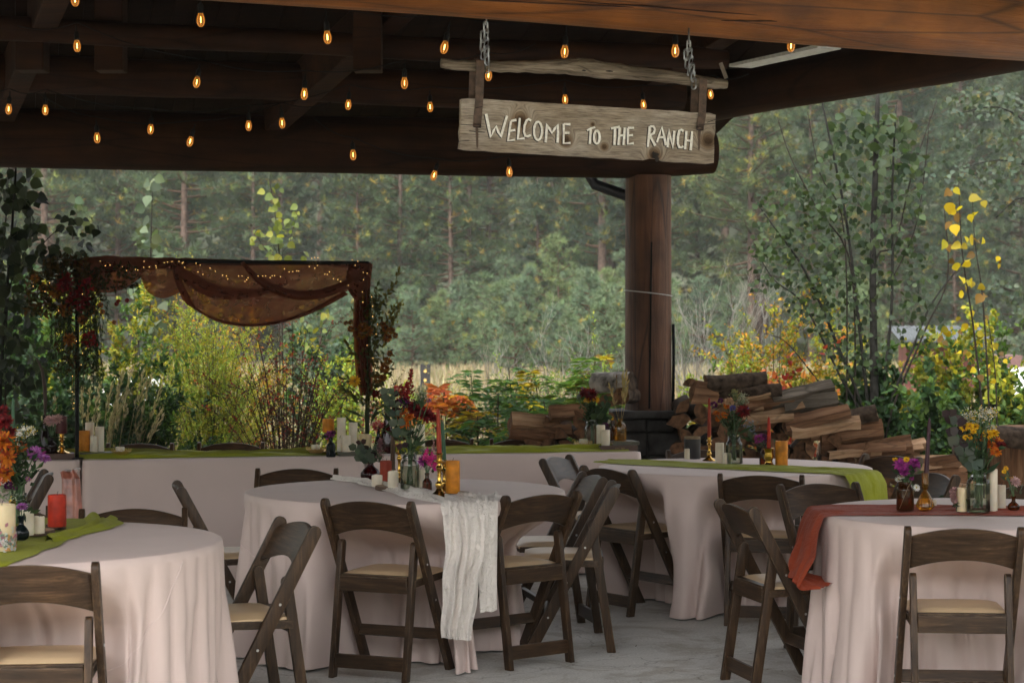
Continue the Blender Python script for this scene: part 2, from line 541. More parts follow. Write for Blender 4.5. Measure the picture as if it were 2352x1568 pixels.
def concrete():
    m, t, p = newmat('concrete')
    v = coords(t, (1, 1, 1), False)
    a = N(t, 'ShaderNodeTexNoise'); a.inputs['Scale'].default_value = 1.3; a.inputs['Detail'].default_value = 9; a.inputs['Roughness'].default_value = .62
    b = N(t, 'ShaderNodeTexNoise'); b.inputs['Scale'].default_value = 90; b.inputs['Detail'].default_value = 4
    c = N(t, 'ShaderNodeTexVoronoi', feature='DISTANCE_TO_EDGE'); c.inputs['Scale'].default_value = .55
    d = N(t, 'ShaderNodeTexNoise'); d.inputs['Scale'].default_value = 5; d.inputs['Detail'].default_value = 7
    for n in (a, b, d): t.links.new(v, n.inputs['Vector'])
    va = N(t, 'ShaderNodeVectorMath', operation='ADD')
    sc = N(t, 'ShaderNodeVectorMath', operation='SCALE'); sc.inputs['Scale'].default_value = .35
    t.links.new(d.outputs['Color'], sc.inputs[0]); t.links.new(v, va.inputs[0]); t.links.new(sc.outputs[0], va.inputs[1])
    t.links.new(va.outputs[0], c.inputs['Vector'])
    r1 = ramp(t, [(.3, (.45, .435, .405)), (.5, (.57, .555, .52)), (.7, (.65, .63, .59))])
    r2 = ramp(t, [(.35, (.82, .82, .82)), (.65, (1.08, 1.08, 1.08))])
    r3 = ramp(t, [(0, (.55, .54, .52)), (.004, (1, 1, 1))])
    t.links.new(a.outputs['Fac'], r1.inputs[0]); t.links.new(b.outputs['Fac'], r2.inputs[0]); t.links.new(c.outputs['Distance'], r3.inputs[0])
    m1 = N(t, 'ShaderNodeMix', data_type='RGBA', blend_type='MULTIPLY'); m1.inputs[0].default_value = 1
    m2 = N(t, 'ShaderNodeMix', data_type='RGBA', blend_type='MULTIPLY'); m2.inputs[0].default_value = 1
    t.links.new(r1.outputs[0], m1.inputs[6]); t.links.new(r2.outputs[0], m1.inputs[7])
    t.links.new(m1.outputs[2], m2.inputs[6]); t.links.new(r3.outputs[0], m2.inputs[7])
    st = N(t, 'ShaderNodeTexNoise'); st.inputs['Scale'].default_value = 2.6; st.inputs['Detail'].default_value = 10; st.inputs['Roughness'].default_value = .7; st.inputs['Distortion'].default_value = 1.2
    t.links.new(v, st.inputs['Vector'])
    r5 = ramp(t, [(.40, (.74, .70, .64)), (.52, (1, 1, 1)), (.70, (1.06, 1.05, 1.03))])
    t.links.new(st.outputs['Fac'], r5.inputs[0])
    sp = N(t, 'ShaderNodeTexVoronoi'); sp.inputs['Scale'].default_value = 7; t.links.new(va.outputs[0], sp.inputs['Vector'])
    r6 = ramp(t, [(.03, (.55, .48, .40)), (.055, (1, 1, 1))]); t.links.new(sp.outputs['Distance'], r6.inputs[0])
    m3 = N(t, 'ShaderNodeMix', data_type='RGBA', blend_type='MULTIPLY'); m3.inputs[0].default_value = 1
    m4 = N(t, 'ShaderNodeMix', data_type='RGBA', blend_type='MULTIPLY'); m4.inputs[0].default_value = 1
    t.links.new(m2.outputs[2], m3.inputs[6]); t.links.new(r5.outputs[0], m3.inputs[7])
    t.links.new(m3.outputs[2], m4.inputs[6]); t.links.new(r6.outputs[0], m4.inputs[7])
    t.links.new(m4.outputs[2], p.inputs['Base Color'])
    p.inputs['Roughness'].default_value = .7
    bp = N(t, 'ShaderNodeBump'); bp.inputs['Strength'].default_value = .15; bp.inputs['Distance'].default_value = .004
    t.links.new(b.outputs['Fac'], bp.inputs['Height']); t.links.new(bp.outputs[0], p.inputs['Normal'])
    return m
pt = MB(); pt.box((0.6, 7.1, -0.06), (16, 15.6, 0.12))
patio = pt.build('patio_floor', concrete()); tag(patio, kind='structure')
A = Arr(); lrng = np.random.default_rng(3); n = 90
y_ = lrng.uniform(8.3, 13.5, n); x_ = lrng.uniform(-2.6, 3.0, n)
A.leaves(np.stack([x_, y_, np.full(n, .004)], 1), lrng.normal(0, 1, (n, 3)) * [1, 1, .06], lrng.normal(0, .25, (n, 3)) + [0, 0, 1], lrng.uniform(.012, .034, n), lrng.uniform(.008, .018, n), T_NARROW, cvar(lrng, n, ((.10, .06, .02), (.16, .10, .03), (.06, .04, .02)), .3))
tag(A.build('fallen_leaves', M['leaf']), 'small dry leaf bits scattered over the concrete', 'fallen leaves', kind='stuff')

# ------------------------------------------------------------------ log pavilion
M['log'] = wood('varnished_log', (.095, .029, .0035), (.195, .064, .0075), (.28, .10, .013), scale=(.35, 3.5, 3.5), nscale=3.0, rough=.55, bump=.7, cracks=.6, rnd=False, dist=.03)
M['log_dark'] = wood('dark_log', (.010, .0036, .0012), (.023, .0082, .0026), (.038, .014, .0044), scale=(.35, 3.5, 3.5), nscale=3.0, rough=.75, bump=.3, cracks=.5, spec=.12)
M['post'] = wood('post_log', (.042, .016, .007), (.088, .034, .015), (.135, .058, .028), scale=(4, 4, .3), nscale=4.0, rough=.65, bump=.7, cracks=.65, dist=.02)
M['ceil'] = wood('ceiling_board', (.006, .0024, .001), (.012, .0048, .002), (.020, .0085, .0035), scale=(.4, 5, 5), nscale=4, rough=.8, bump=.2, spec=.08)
M['dark_metal'] = simple('dark_metal', (.03, .033, .04), .35, metal=.6, var=.1)
M['stone'] = simple('dark_stone', (.045, .042, .04), .85, nscale=9, var=.4, bump=.5, spec=.15)
M['crack_dark'] = simple('dry_crack', (.035, .012, .005), .9)
M['rubber'] = simple('black_cable', (.003, .003, .003), .7, spec=.2)

pav = empty('log_pavilion', (0, 11, 0), 0, 'open sided log pavilion with dark board ceiling over the patio', 'pavilion')
PO = Vector((0, 11, 0))

def logbeam(name, p0, p1, r0, r1, mat, seed, n=14, seg=22, wob=.012, parent=pav, org=PO, bend=0.0):
    rg = random.Random(seed)
    p0, p1 = Vector(p0), Vector(p1)
    L = (p1 - p0).length
    pts, rad = [], []
    for i in range(seg + 1):
        t = i / seg
        q = Vector((t * L, wob * noise.noise(Vector((t * 5, seed, 0))), wob * 1.5 * noise.noise(Vector((t * 5, seed, 7))) + bend * math.sin(math.pi * t)))
        pts.append(q)
        rr = r0 + (r1 - r0) * t
        e = min(t, 1 - t) * L
        rr *= 1 - .22 * max(0, 1 - e / .05) ** 2
        rad.append(rr * (1 + .03 * noise.noise(Vector((t * 9, seed, 3)))))
    mb = MB(); mb.tube(pts, rad, n=n * 2)
    me = mb.mesh(name, mat, smooth=60)
    o = link(name, me, parent)
    d = (p1 - p0).normalized()
    q = d.to_track_quat('X', 'Z')
    o.rotation_mode = 'QUATERNION'; o.rotation_quaternion = q
    o.location = p0 - org
    return o

# back beam
bb0 = Vector((-10.0, 11.56, 2.81)); bb1 = Vector((wx(1637, 14.12), 14.12, 2.805))
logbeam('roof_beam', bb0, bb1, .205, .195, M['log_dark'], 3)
# front beam
ez = 1.33
fa = Vector((wx(500, 7.88), 7.88, 0)); fb = Vector((wx(2352, 9.6), 9.6, 0))
fd = (fb - fa).normalized()
f0 = fa - fd * 8.5; f1 = fb + fd * 1.6
fr_ = .235
f0.z = f1.z = CZ + ez + fr_
fbm = logbeam('roof_beam', f0, f1, fr_ * .98, fr_ * 1.03, M['log'], 11, wob=.02, seg=40)
def on_front(t, ang, out=.001):
    p = f0.lerp(f1, t); e = Vector((fd.y, -fd.x, 0))
    return p + e * ((fr_ + out) * math.cos(ang)) + Vector((0, 0, (fr_ + out) * math.sin(ang))) - PO
crg = random.Random(5)
for k in range(13):
    t0 = crg.uniform(.50, .92); a0 = crg.uniform(-1.1, .35); ln = crg.uniform(.02, .12); tl = crg.uniform(-.12, .12)
    pts = [on_front(t0 + ln * i / 9, a0 + tl * i / 9 + .02 * noise.noise(Vector((i * .6, k, 0)))) for i in range(10)]
    mb = MB(); mb.tube(pts, [.001] + [crg.uniform(.002, .0045) for _ in range(8)] + [.001], n=5); mb.build('crack', M['crack_dark'], pav)
for k in range(6):
    t0 = .56 + .065 * k + crg.uniform(-.01, .01); a0 = crg.uniform(-.9, .1)
    c = on_front(t0, a0, .0)
    mb = MB(); mb.lathe([(.0, .006), (.012, .005), (.024, .0), (.026, -.01)], n=12)
    kn = mb.build('knot', M['crack_dark'], pav, smooth=True, loc=c)
    kn.rotation_mode = 'QUATERNION'; kn.rotation_quaternion = (c - (f0.lerp(f1, t0) - PO)).normalized().to_track_quat('Z', 'Y')
# side beam (rests on the back beam, runs forward to the right)
s0 = Vector((wx(1600, 14.35), 14.35, 3.05 + .165)); s1 = Vector((wx(2352, 11.5), 11.5, 3.05 + .165))
sd = (s1 - s0).normalized()
logbeam('roof_beam', s0 - sd * .35, s1 + sd * 2.2, .17, .165, M['log_dark'], 5)
# rafters and trusses
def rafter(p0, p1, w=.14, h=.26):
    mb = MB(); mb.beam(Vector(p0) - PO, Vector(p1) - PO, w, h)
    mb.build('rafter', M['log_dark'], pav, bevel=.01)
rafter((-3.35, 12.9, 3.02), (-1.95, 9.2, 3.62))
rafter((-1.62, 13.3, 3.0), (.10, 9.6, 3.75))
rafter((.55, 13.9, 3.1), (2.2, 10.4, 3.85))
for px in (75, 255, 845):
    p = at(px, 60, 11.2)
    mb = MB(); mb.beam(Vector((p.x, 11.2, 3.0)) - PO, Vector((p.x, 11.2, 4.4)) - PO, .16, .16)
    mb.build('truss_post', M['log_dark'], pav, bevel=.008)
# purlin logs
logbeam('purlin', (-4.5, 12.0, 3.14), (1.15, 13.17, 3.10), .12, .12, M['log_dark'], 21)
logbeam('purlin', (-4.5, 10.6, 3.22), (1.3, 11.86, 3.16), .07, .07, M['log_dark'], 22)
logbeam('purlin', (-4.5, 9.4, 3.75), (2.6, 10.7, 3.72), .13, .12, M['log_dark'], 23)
# a loose pale board end seen under the ceiling
mb = MB(); mb.beam(at(1655, 145, 11.6) - PO, at(1668, 180, 11.6) - PO, .03, .02); mb.build('board_scrap', simple('pale_board', (.22, .19, .15), .7), pav)
# sloping ceilings made of single boards: back half up from the back beam, front half down to the front beam
def ceil_pt(u, v):
    """u along the beams (0..1), v from back (0) to front (1)"""
    A = Vector((-10.0, 12.45, 2.74)); B = Vector((1.43, 15.0, 2.90))
    Cc = Vector((-10.0, 5.6, 3.26)); D = Vector((4.05, 9.9, 3.36))
    back = A.lerp(B, u); front = Cc.lerp(D, u)
    p = back.lerp(front, v)
    p.z += 1.0 * (1 - abs(2 * v - 1))
    return p
nb = 90
for i in range(nb):
    u0, u1 = i / nb + .00012, (i + 1) / nb - .00012
    for v0, v1 in ((0, .5), (.5, 1.0)):
        a, b_, c, d = ceil_pt(u0, v0), ceil_pt(u1, v0), ceil_pt(u1, v1), ceil_pt(u0, v1)
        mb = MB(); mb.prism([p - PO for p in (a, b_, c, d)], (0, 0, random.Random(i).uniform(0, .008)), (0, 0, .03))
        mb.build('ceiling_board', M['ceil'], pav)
# roof sheet above the boards, overhanging
M['roof'] = simple('roof_sheet', (.03, .03, .03), .6)
mb = MB()
P = []
for v in (-.05, .5, 1.06):
    P.append([ceil_pt(u, max(0, min(1, v))) + Vector((0, 0, .10)) - PO for u in (-.02, .3, .6, .995)])
mb.grid(P)
mb.build('roof', M['roof'], pav)
# unseen roof bay toward the camera, added to cut the light on the tables
mb = MB(); mb.prism([Vector(q) - PO for q in ((-10.5, 6.0, 3.50), (3.9, 9.95, 3.62), (9.0, 9.0, 3.7), (9.0, 3.3, 3.7), (-10.5, 3.3, 3.7))], (0, 0, 0), (0, 0, .08))
mb.build('roof', M['ceil'], pav)
# fascia strip along the side beam seen from below
# post, stone base, cord, cable
pd = 14.05
pb = at(1489, 940, pd)
mb = MB()
pts = [(0, 0, t * (2.63 - .95)) for t in np.linspace(0, 1, 12)]
mb.tube(pts, [.168 - .004 * i / 11 for i in range(12)], n=26)
post = mb.build('post', M['post'], pav, smooth=60, loc=Vector((pb.x, pd, .95)) - PO)
mb = MB()   # long drying crack
mb.beam(Vector((-.005, -.166, 0.02)), Vector((.012, -.166, 1.2)), .007, .012); mb.build('crack', M['rubber'], post)
mb = MB(); ring = []
for k in range(25):
    t = 2 * math.pi * k / 24
    ring.append((.171 * math.cos(t), .171 * math.sin(t), .84 - .02 * math.cos(t)))
mb.tube(ring, .0035, n=5, cap=False); mb.build('cord', simple('pale_cord', (.45, .44, .42), .7), post, smooth=True)
mb = MB(); mb.tube([(.172, -.06, -.02), (.178, -.05, .4), (.175, -.05, .62)], .011, n=6); mb.build('cable', M['rubber'], post, smooth=True)
base = MB(); base.box((0, 0, .02), (.01, .01, .01)); 
rg = random.Random(4)
sb = empty('stone_base', Vector((pb.x + .01, pd + .02, 0)) - PO); sb.parent = pav
mb = MB(); mb.box((0, 0, .455), (.40, .40, .91)); mb.build('core', M['stone'], sb)
z = 0.0
while z < .86:
    hh = rg.uniform(.10, .17)
    hh = min(hh, .90 - z)
    x = -.24
    while x < .23:
        w = min(rg.uniform(.14, .26), .24 - x)
        if w < .05: break
        for fy in (-1,):
            mb = MB(); mb.box((x + w / 2, -.225 + rg.uniform(-.012, .012), z + hh / 2), (w - .012, .05, hh - .012)); mb.build('stone', M['stone'], sb, bevel=.012)
        x += w
    for sx in (-1, 1):
        mb = MB(); mb.box((sx * .225, .0, z + hh / 2), (.05, .38, hh - .012)); mb.build('stone', M['stone'], sb, bevel=.012)
    z += hh
mb = MB(); mb.box((0, -.005, .93), (.56, .54, .05)); mb.build('cap_stone', M['stone'], sb, bevel=.01)
# downspout elbow on the post
mb = MB()
q = [at(1352, 398, 14.3), at(1366, 424, 14.3), at(1445, 452, 14.3)]
mb.tube([p - PO for p in q], .042, n=10)
for k in range(3):
    pass
mb.build('downspout', M['dark_metal'], pav, smooth=50)
# fascia / eave strip past the side beam, and the pale translucent roof edge above it
mb = MB(); mb.beam(at(1700, 152, 12.6) - PO, at(1905, 108, 11.6) - PO, .16, .02); mb.build('eave_strip', simple('pale_metal_flashing', (.5, .52, .5), .5), pav)
# black cable slung over the front beam
mb = MB()
cb = []
for i in range(9):
    t = i / 8
    p = fa.lerp(fb, .72 + .36 * t)
    cb.append(Vector((p.x - .08, p.y - fr_ * .92 - .012, f0.z + fr_ * (.62 - .55 * t + .1 * math.sin(5 * t)))) - PO)
mb.tube(cb, .009, n=6); mb.build('cable', M['rubber'], pav, smooth=True)

# ------------------------------------------------------------------ hanging sign
ZS = 3.136
def z2p(zx, zy):
    return ((1050 + zx / ZS) * 0.9408, (100 + zy / ZS) * 0.9408)
BTL, BTR, BBL, BBR = z2p(240, 432), z2p(2190, 553), z2p(207, 827), z2p(2170, 945)
SD0, SD1 = 8.42, 8.66
sTL = at(*BTL, SD0); sTR = at(*BTR, SD1); sBL = at(*BBL, SD0)
sc_c = (sTL + at(*BBR, SD1)) / 2
ux = (sTR - sTL); BW = ux.length; ux.normalize()
uz = (sTL - sBL); uz = (uz - ux * uz.dot(ux)); BH = (sTL - sBL).length; uz.normalize()
uy = uz.cross(ux)
SM = Matrix((ux, uy, uz)).transposed().to_4x4(); SM.translation = sc_c
sign = empty('welcome_sign'); sign.matrix_world = SM
tag(sign, 'weathered wooden plank sign reading WELCOME TO THE RANCH hanging on chains from the log beam', 'sign')
SI = SM.inverted()
def sl(px, py, d=None, off=0.0):
    """pixel -> sign-local point on the plank's front plane"""
    t = (px - BTL[0]) / (BTR[0] - BTL[0])
    p = SI @ at(px, py, d if d else SD0 + (SD1 - SD0) * t)
    p.y = off
    return p

def oldwood():
    m, t, p = newmat('weathered_plank')
    tc = N(t, 'ShaderNodeTexCoord')
    base = tc.outputs['Object']
    cur = base
    kn = [sl(*z2p(690, 620)), sl(*z2p(1040, 765)), sl(*z2p(1335, 812)), sl(*z2p(1720, 880)), sl(*z2p(2130, 768)), sl(*z2p(1245, 640))]
    rad = [.036, .027, .016, .030, .032, .009]
    dark = None
    for k, r in zip(kn, rad):
        ds = N(t, 'ShaderNodeVectorMath', operation='DISTANCE'); ds.inputs[1].default_value = k
        t.links.new(base, ds.inputs[0])
        mr = N(t, 'ShaderNodeMapRange'); mr.inputs['From Min'].default_value = r * .15; mr.inputs['From Max'].default_value = r * 2.4
        mr.inputs['To Min'].default_value = 1; mr.inputs['To Max'].default_value = 0; mr.interpolation_type = 'SMOOTHSTEP'
        t.links.new(ds.outputs['Value'], mr.inputs['Value'])
        if dark is None: dark = mr.outputs[0]
        else:
            mm = N(t, 'ShaderNodeMath', operation='MAXIMUM'); t.links.new(dark, mm.inputs[0]); t.links.new(mr.outputs[0], mm.inputs[1]); dark = mm.outputs[0]
    # grain bends round the knots: shift z by the knot field
    sx = N(t, 'ShaderNodeSeparateXYZ'); t.links.new(base, sx.inputs[0])
    md = N(t, 'ShaderNodeMath', operation='MULTIPLY_ADD'); md.inputs[1].default_value = .10
    t.links.new(dark, md.inputs[0]); t.links.new(sx.outputs[2], md.inputs[2])
    cb_ = N(t, 'ShaderNodeCombineXYZ')
    mx_ = N(t, 'ShaderNodeMath', operation='MULTIPLY'); mx_.inputs[1].default_value = .09
    t.links.new(sx.outputs[0], mx_.inputs[0]); t.links.new(mx_.outputs[0], cb_.inputs[0])
    t.links.new(sx.outputs[1], cb_.inputs[1]); t.links.new(md.outputs[0], cb_.inputs[2])
    n1 = N(t, 'ShaderNodeTexNoise'); n1.inputs['Scale'].default_value = 150; n1.inputs['Detail'].default_value = 8; n1.inputs['Roughness'].default_value = .7
    n2 = N(t, 'ShaderNodeTexNoise'); n2.inputs['Scale'].default_value = 22; n2.inputs['Detail'].default_value = 6; n2.inputs['Distortion'].default_value = .5
    n3 = N(t, 'ShaderNodeTexNoise'); n3.inputs['Scale'].default_value = 5; n3.inputs['Detail'].default_value = 5
    for n in (n1, n2): t.links.new(cb_.outputs[0], n.inputs['Vector'])
    t.links.new(base, n3.inputs['Vector'])
    r1 = ramp(t, [(.30, (.05, .042, .034)), (.44, (.22, .195, .165)), (.60, (.35, .32, .275)), (.78, (.48, .445, .395))])
    t.links.new(n1.outputs['Fac'], r1.inputs[0])
    r2 = ramp(t, [(.3, (.62, .58, .54)), (.7, (1.15, 1.12, 1.08))])
    t.links.new(n2.outputs['Fac'], r2.inputs[0])
    r3 = ramp(t, [(.35, (1.2, 1.12, 1.0)), (.65, (1.34, 1.34, 1.34))])
    t.links.new(n3.outputs['Fac'], r3.inputs[0])
    r4 = ramp(t, [(.35, (1, 1, 1)), (.75, (.62, .52, .42)), (.97, (.22, .16, .11))])
    t.links.new(dark, r4.inputs[0])
    out = r1.outputs[0]
    for rr in (r2, r3, r4):
        mm = N(t, 'ShaderNodeMix', data_type='RGBA', blend_type='MULTIPLY'); mm.inputs[0].default_value = 1
        t.links.new(out, mm.inputs[6]); t.links.new(rr.outputs[0], mm.inputs[7]); out = mm.outputs[2]
    t.links.new(out, p.inputs['Base Color'])
    p.inputs['Roughness'].default_value = .85; p.inputs['Specular IOR Level'].default_value = .2
    b = N(t, 'ShaderNodeBump'); b.inputs['Strength'].default_value = .6; b.inputs['Distance'].default_value = .004
    t.links.new(n1.outputs['Fac'], b.inputs['Height']); t.links.new(b.outputs[0], p.inputs['Normal'])
    return m
M['plank'] = oldwood()
M['driftwood'] = wood('driftwood', (.025, .019, .013), (.20, .16, .115), (.40, .34, .26), scale=(.13, 2.4, 2.4), nscale=30, rough=.85, bump=.9, spec=.2, dist=.012, cracks=.6)
M['leather'] = simple('old_leather', (.075, .045, .028), .6, nscale=40, var=.35, bump=.25)
M['chain'] = simple('galvanised_chain', (.30, .32, .34), .35, metal=.85)
M['rust'] = simple('rusty_buckle', (.06, .04, .038), .5, metal=.5, var=.3)
M['letter'] = simple('cream_paint', (.90, .87, .78), .7, nscale=90, var=.12)
M['cut'] = simple('groove_and_shadow', (.02, .016, .013), .9)
# plank: ragged edges, slight chamfer, knot hole notch
mb = MB()
TH = .036
nx = 40
top, bot = [], []
rg = random.Random(9)
for i in range(nx + 1):
    x = -BW / 2 + BW * i / nx
    top.append(Vector((x, 0, BH / 2 + .003 * noise.noise(Vector((x * 14, 0, 1))) - (.006 if i in (0, nx) else 0))))
    bot.append(Vector((x, 0, -BH / 2 + .003 * noise.noise(Vector((x * 14, 4, 1))) + (.005 if i in (0, nx) else 0))))
kx = sl(*z2p(1718, 905)).x
for b_ in bot:
    if abs(b_.x - kx) < .028: b_.z += .010
rows = 6
Pf = [[top[i].lerp(bot[i], j / rows) for j in range(rows + 1)] for i in range(nx + 1)]
for i, row in enumerate(Pf):
    for j, p_ in enumerate(row):
        if i in (0, nx) and 0 < j < rows: p_.x += rg.uniform(-.004, .002) * (1 if i == nx else -1)
mb.grid([[p_ + Vector((0, 0, 0)) for p_ in r] for r in Pf])
mb.grid([[p_ + Vector((0, TH, 0)) for p_ in r] for r in Pf])
def rim(seq):
    mb.grid([[p_, p_ + Vector((0, TH, 0))] for p_ in seq])
rim([r[0] for r in Pf]); rim([r[-1] for r in Pf]); rim(Pf[0]); rim(Pf[-1])
mb.build('plank', M['plank'], sign, recalc=True)
# dark hole of the fallen knot and the end cracks
mb = MB()
hc = sl(*z2p(1722, 872), off=-.0012)
poly = []
for k in range(16):
    a = 2 * math.pi * k / 16
    r = (.0135 + .004 * math.sin(3 * a + 1) + .002 * math.sin(7 * a))
    poly.append(hc + Vector((r * math.cos(a) * 1.05, 0, r * math.sin(a) * .95)))
mb.prism(poly, (0, 0, 0), (0, .002, 0))
hc2 = sl(*z2p(1738, 905), off=-.0012)
poly = [hc2 + Vector((.009 * math.cos(2 * math.pi * k / 10), 0, .012 * math.sin(2 * math.pi * k / 10))) for k in range(10)]
mb.prism(poly, (0, .0002, 0), (0, .002, 0))
mb.build('knot_hole', M['cut'], sign)
for a, b_ in (((232, 640), (360, 648)), ((215, 770), (300, 762)), ((2120, 625), (2188, 600)), ((2090, 640), (2188, 632)), ((300, 690), (420, 700))):
    mb = MB(); mb.beam(sl(*z2p(*a), off=-.0008), sl(*z2p(*b_), off=-.0008), .003, .0022, up=Vector((0, 1, 0)))
    mb.build('crack', M['cut'], sign)

STROKES = [
 [[(428, 560), (447, 655), (464, 737), (484, 690), (505, 655), (522, 700), (540, 737), (565, 650), (588, 574)]],
 [[(618, 614), (607, 690), (596, 765), (648, 757)], [(618, 614), (659, 606)], [(606, 690), (650, 683)]],
 [[(686, 592), (678, 680), (671, 752), (722, 746)]],
 [[(772, 612), (755, 600), (738, 610), (722, 650), (718, 695), (728, 728), (748, 732), (770, 722)]],
 [[(825 + 31 * math.cos(a), 690 + 70 * math.sin(a)) for a in np.linspace(-1.6, 4.7, 19)]],
 [[(884, 778), (889, 705), (894, 637), (912, 672), (931, 706), (953, 672), (975, 640), (978, 705), (975, 780)]],
 [[(1022, 636), (1022, 710), (1021, 785), (1074, 782)], [(1022, 638), (1072, 640)], [(1022, 705), (1064, 706)]],
 [[(1200, 686), (1230, 672), (1262, 662)], [(1229, 676), (1224, 730), (1221, 790)]],
 [[(1275 + 22 * math.cos(a), 738 + 50 * math.sin(a)) for a in np.linspace(-1.6, 4.7, 17)]],
 [[(1384, 672), (1418, 665), (1450, 659)], [(1414, 668), (1412, 735), (1409, 798)]],
 [[(1450, 664), (1446, 735), (1440, 798)], [(1489, 665), (1484, 735), (1478, 798)], [(1446, 728), (1484, 722)]],
 [[(1513, 668), (1513, 730), (1512, 790), (1558, 784)], [(1513, 668), (1559, 666)], [(1513, 727), (1550, 722)]],
 [[(1681, 655), (1674, 735), (1665, 812)], [(1681, 657), (1708, 655), (1720, 678), (1710, 708), (1676, 728)], [(1682, 728), (1702, 765), (1722, 803)]],
 [[(1736, 778), (1755, 718), (1772, 660), (1790, 730), (1805, 800)], [(1750, 740), (1789, 738)]],
 [[(1818, 815), (1822, 745), (1826, 680), (1842, 750), (1858, 818), (1864, 750), (1868, 690)]],
 [[(1938, 692), (1922, 680), (1907, 688), (1896, 735), (1896, 788), (1908, 816), (1924, 816), (1938, 808)]],
 [[(1961, 690), (1957, 760), (1951, 830)], [(2004, 692), (2000, 765), (1994, 838)], [(1957, 762), (2000, 766)]],
]
def ribbon(mb, pts, w, y0, y1, dx=0.0, dz=0.0, seed=0):
    pts = [p + Vector((dx, 0, dz)) for p in pts]
    rg = random.Random(seed)
    L, Rr = [], []
    for i, p in enumerate(pts):
        a = pts[min(i + 1, len(pts) - 1)] - pts[max(i - 1, 0)]
        a.y = 0; a.normalize()
        n = Vector((-a.z, 0, a.x))
        ww = w * rg.uniform(.82, 1.15) / 2
        L.append(p + n * ww); Rr.append(p - n * ww)
    for i in range(len(pts) - 1):
        q = [L[i], L[i + 1], Rr[i + 1], Rr[i]]
        yy = .00012 * i
        mb.prism([Vector((v.x, 0, v.z)) for v in q], (0, y0 - yy, 0), (0, y1, 0))
for li, ch in enumerate(STROKES):
    mb = MB()
    sh = MB()
    for si, st in enumerate(ch):
        pts = [sl(*z2p(*q)) for q in st]
        ribbon(mb, pts, .0100 if li else .0108, -.0042 - .0014 * si, .001, seed=li * 7 + si)
        ribbon(sh, pts, .0130, -.0016 - .0001 * si, .001, dx=-.0028, dz=-.0022, seed=li * 7 + si)
    lt = mb.build('letter', M['letter'], sign)
    sh.build('carved_edge_shadow', M['cut'], lt)  # dark offset stroke: carved outline with the letter's shadow put into its colour
# driftwood branch
bp = [(1014, 146, .020), (1030, 147, .022), (1075, 150, .023), (1150, 152, .024), (1230, 154, .027), (1300, 152, .034), (1345, 154, .041), (1400, 162, .036), (1450, 166, .030), (1520, 174, .028), (1590, 183, .026), (1645, 192, .024), (1672, 193, .019)]
pts, rad = [], []
for i in range(len(bp) - 1):
    for k in range(4):
        t = k / 4
        a, b_ = bp[i], bp[i + 1]
        px, py, r = a[0] + (b_[0] - a[0]) * t, a[1] + (b_[1] - a[1]) * t, a[2] + (b_[2] - a[2]) * t
        pts.append(sl(px, py + 3 * noise.noise(Vector((px * .03, 0, 0))), off=.018)); rad.append(r * 1.0 * (1 + .07 * noise.noise(Vector((px * .05, 3, 0)))))
pts.append(sl(bp[-1][0], bp[-1][1], off=.018)); rad.append(bp[-1][2])
mb = MB(); mb.tube(pts, rad, n=20, jit=.045, rng=random.Random(3)); mb.build('branch', M['driftwood'], sign, smooth=70)
mb = MB()
for (zx, zy, a, b_) in ((1168, 232, .009, .004), (1362, 238, .016, .004)):
    c = sl(*z2p(zx, zy)); c.y = -.022
    mb.tube([c + Vector((-a, .004, 0)), c, c + Vector((a, .004, 0))], [b_ * .4, b_, b_ * .4], n=8)
mb.build('branch_hollow', M['cut'], sign)
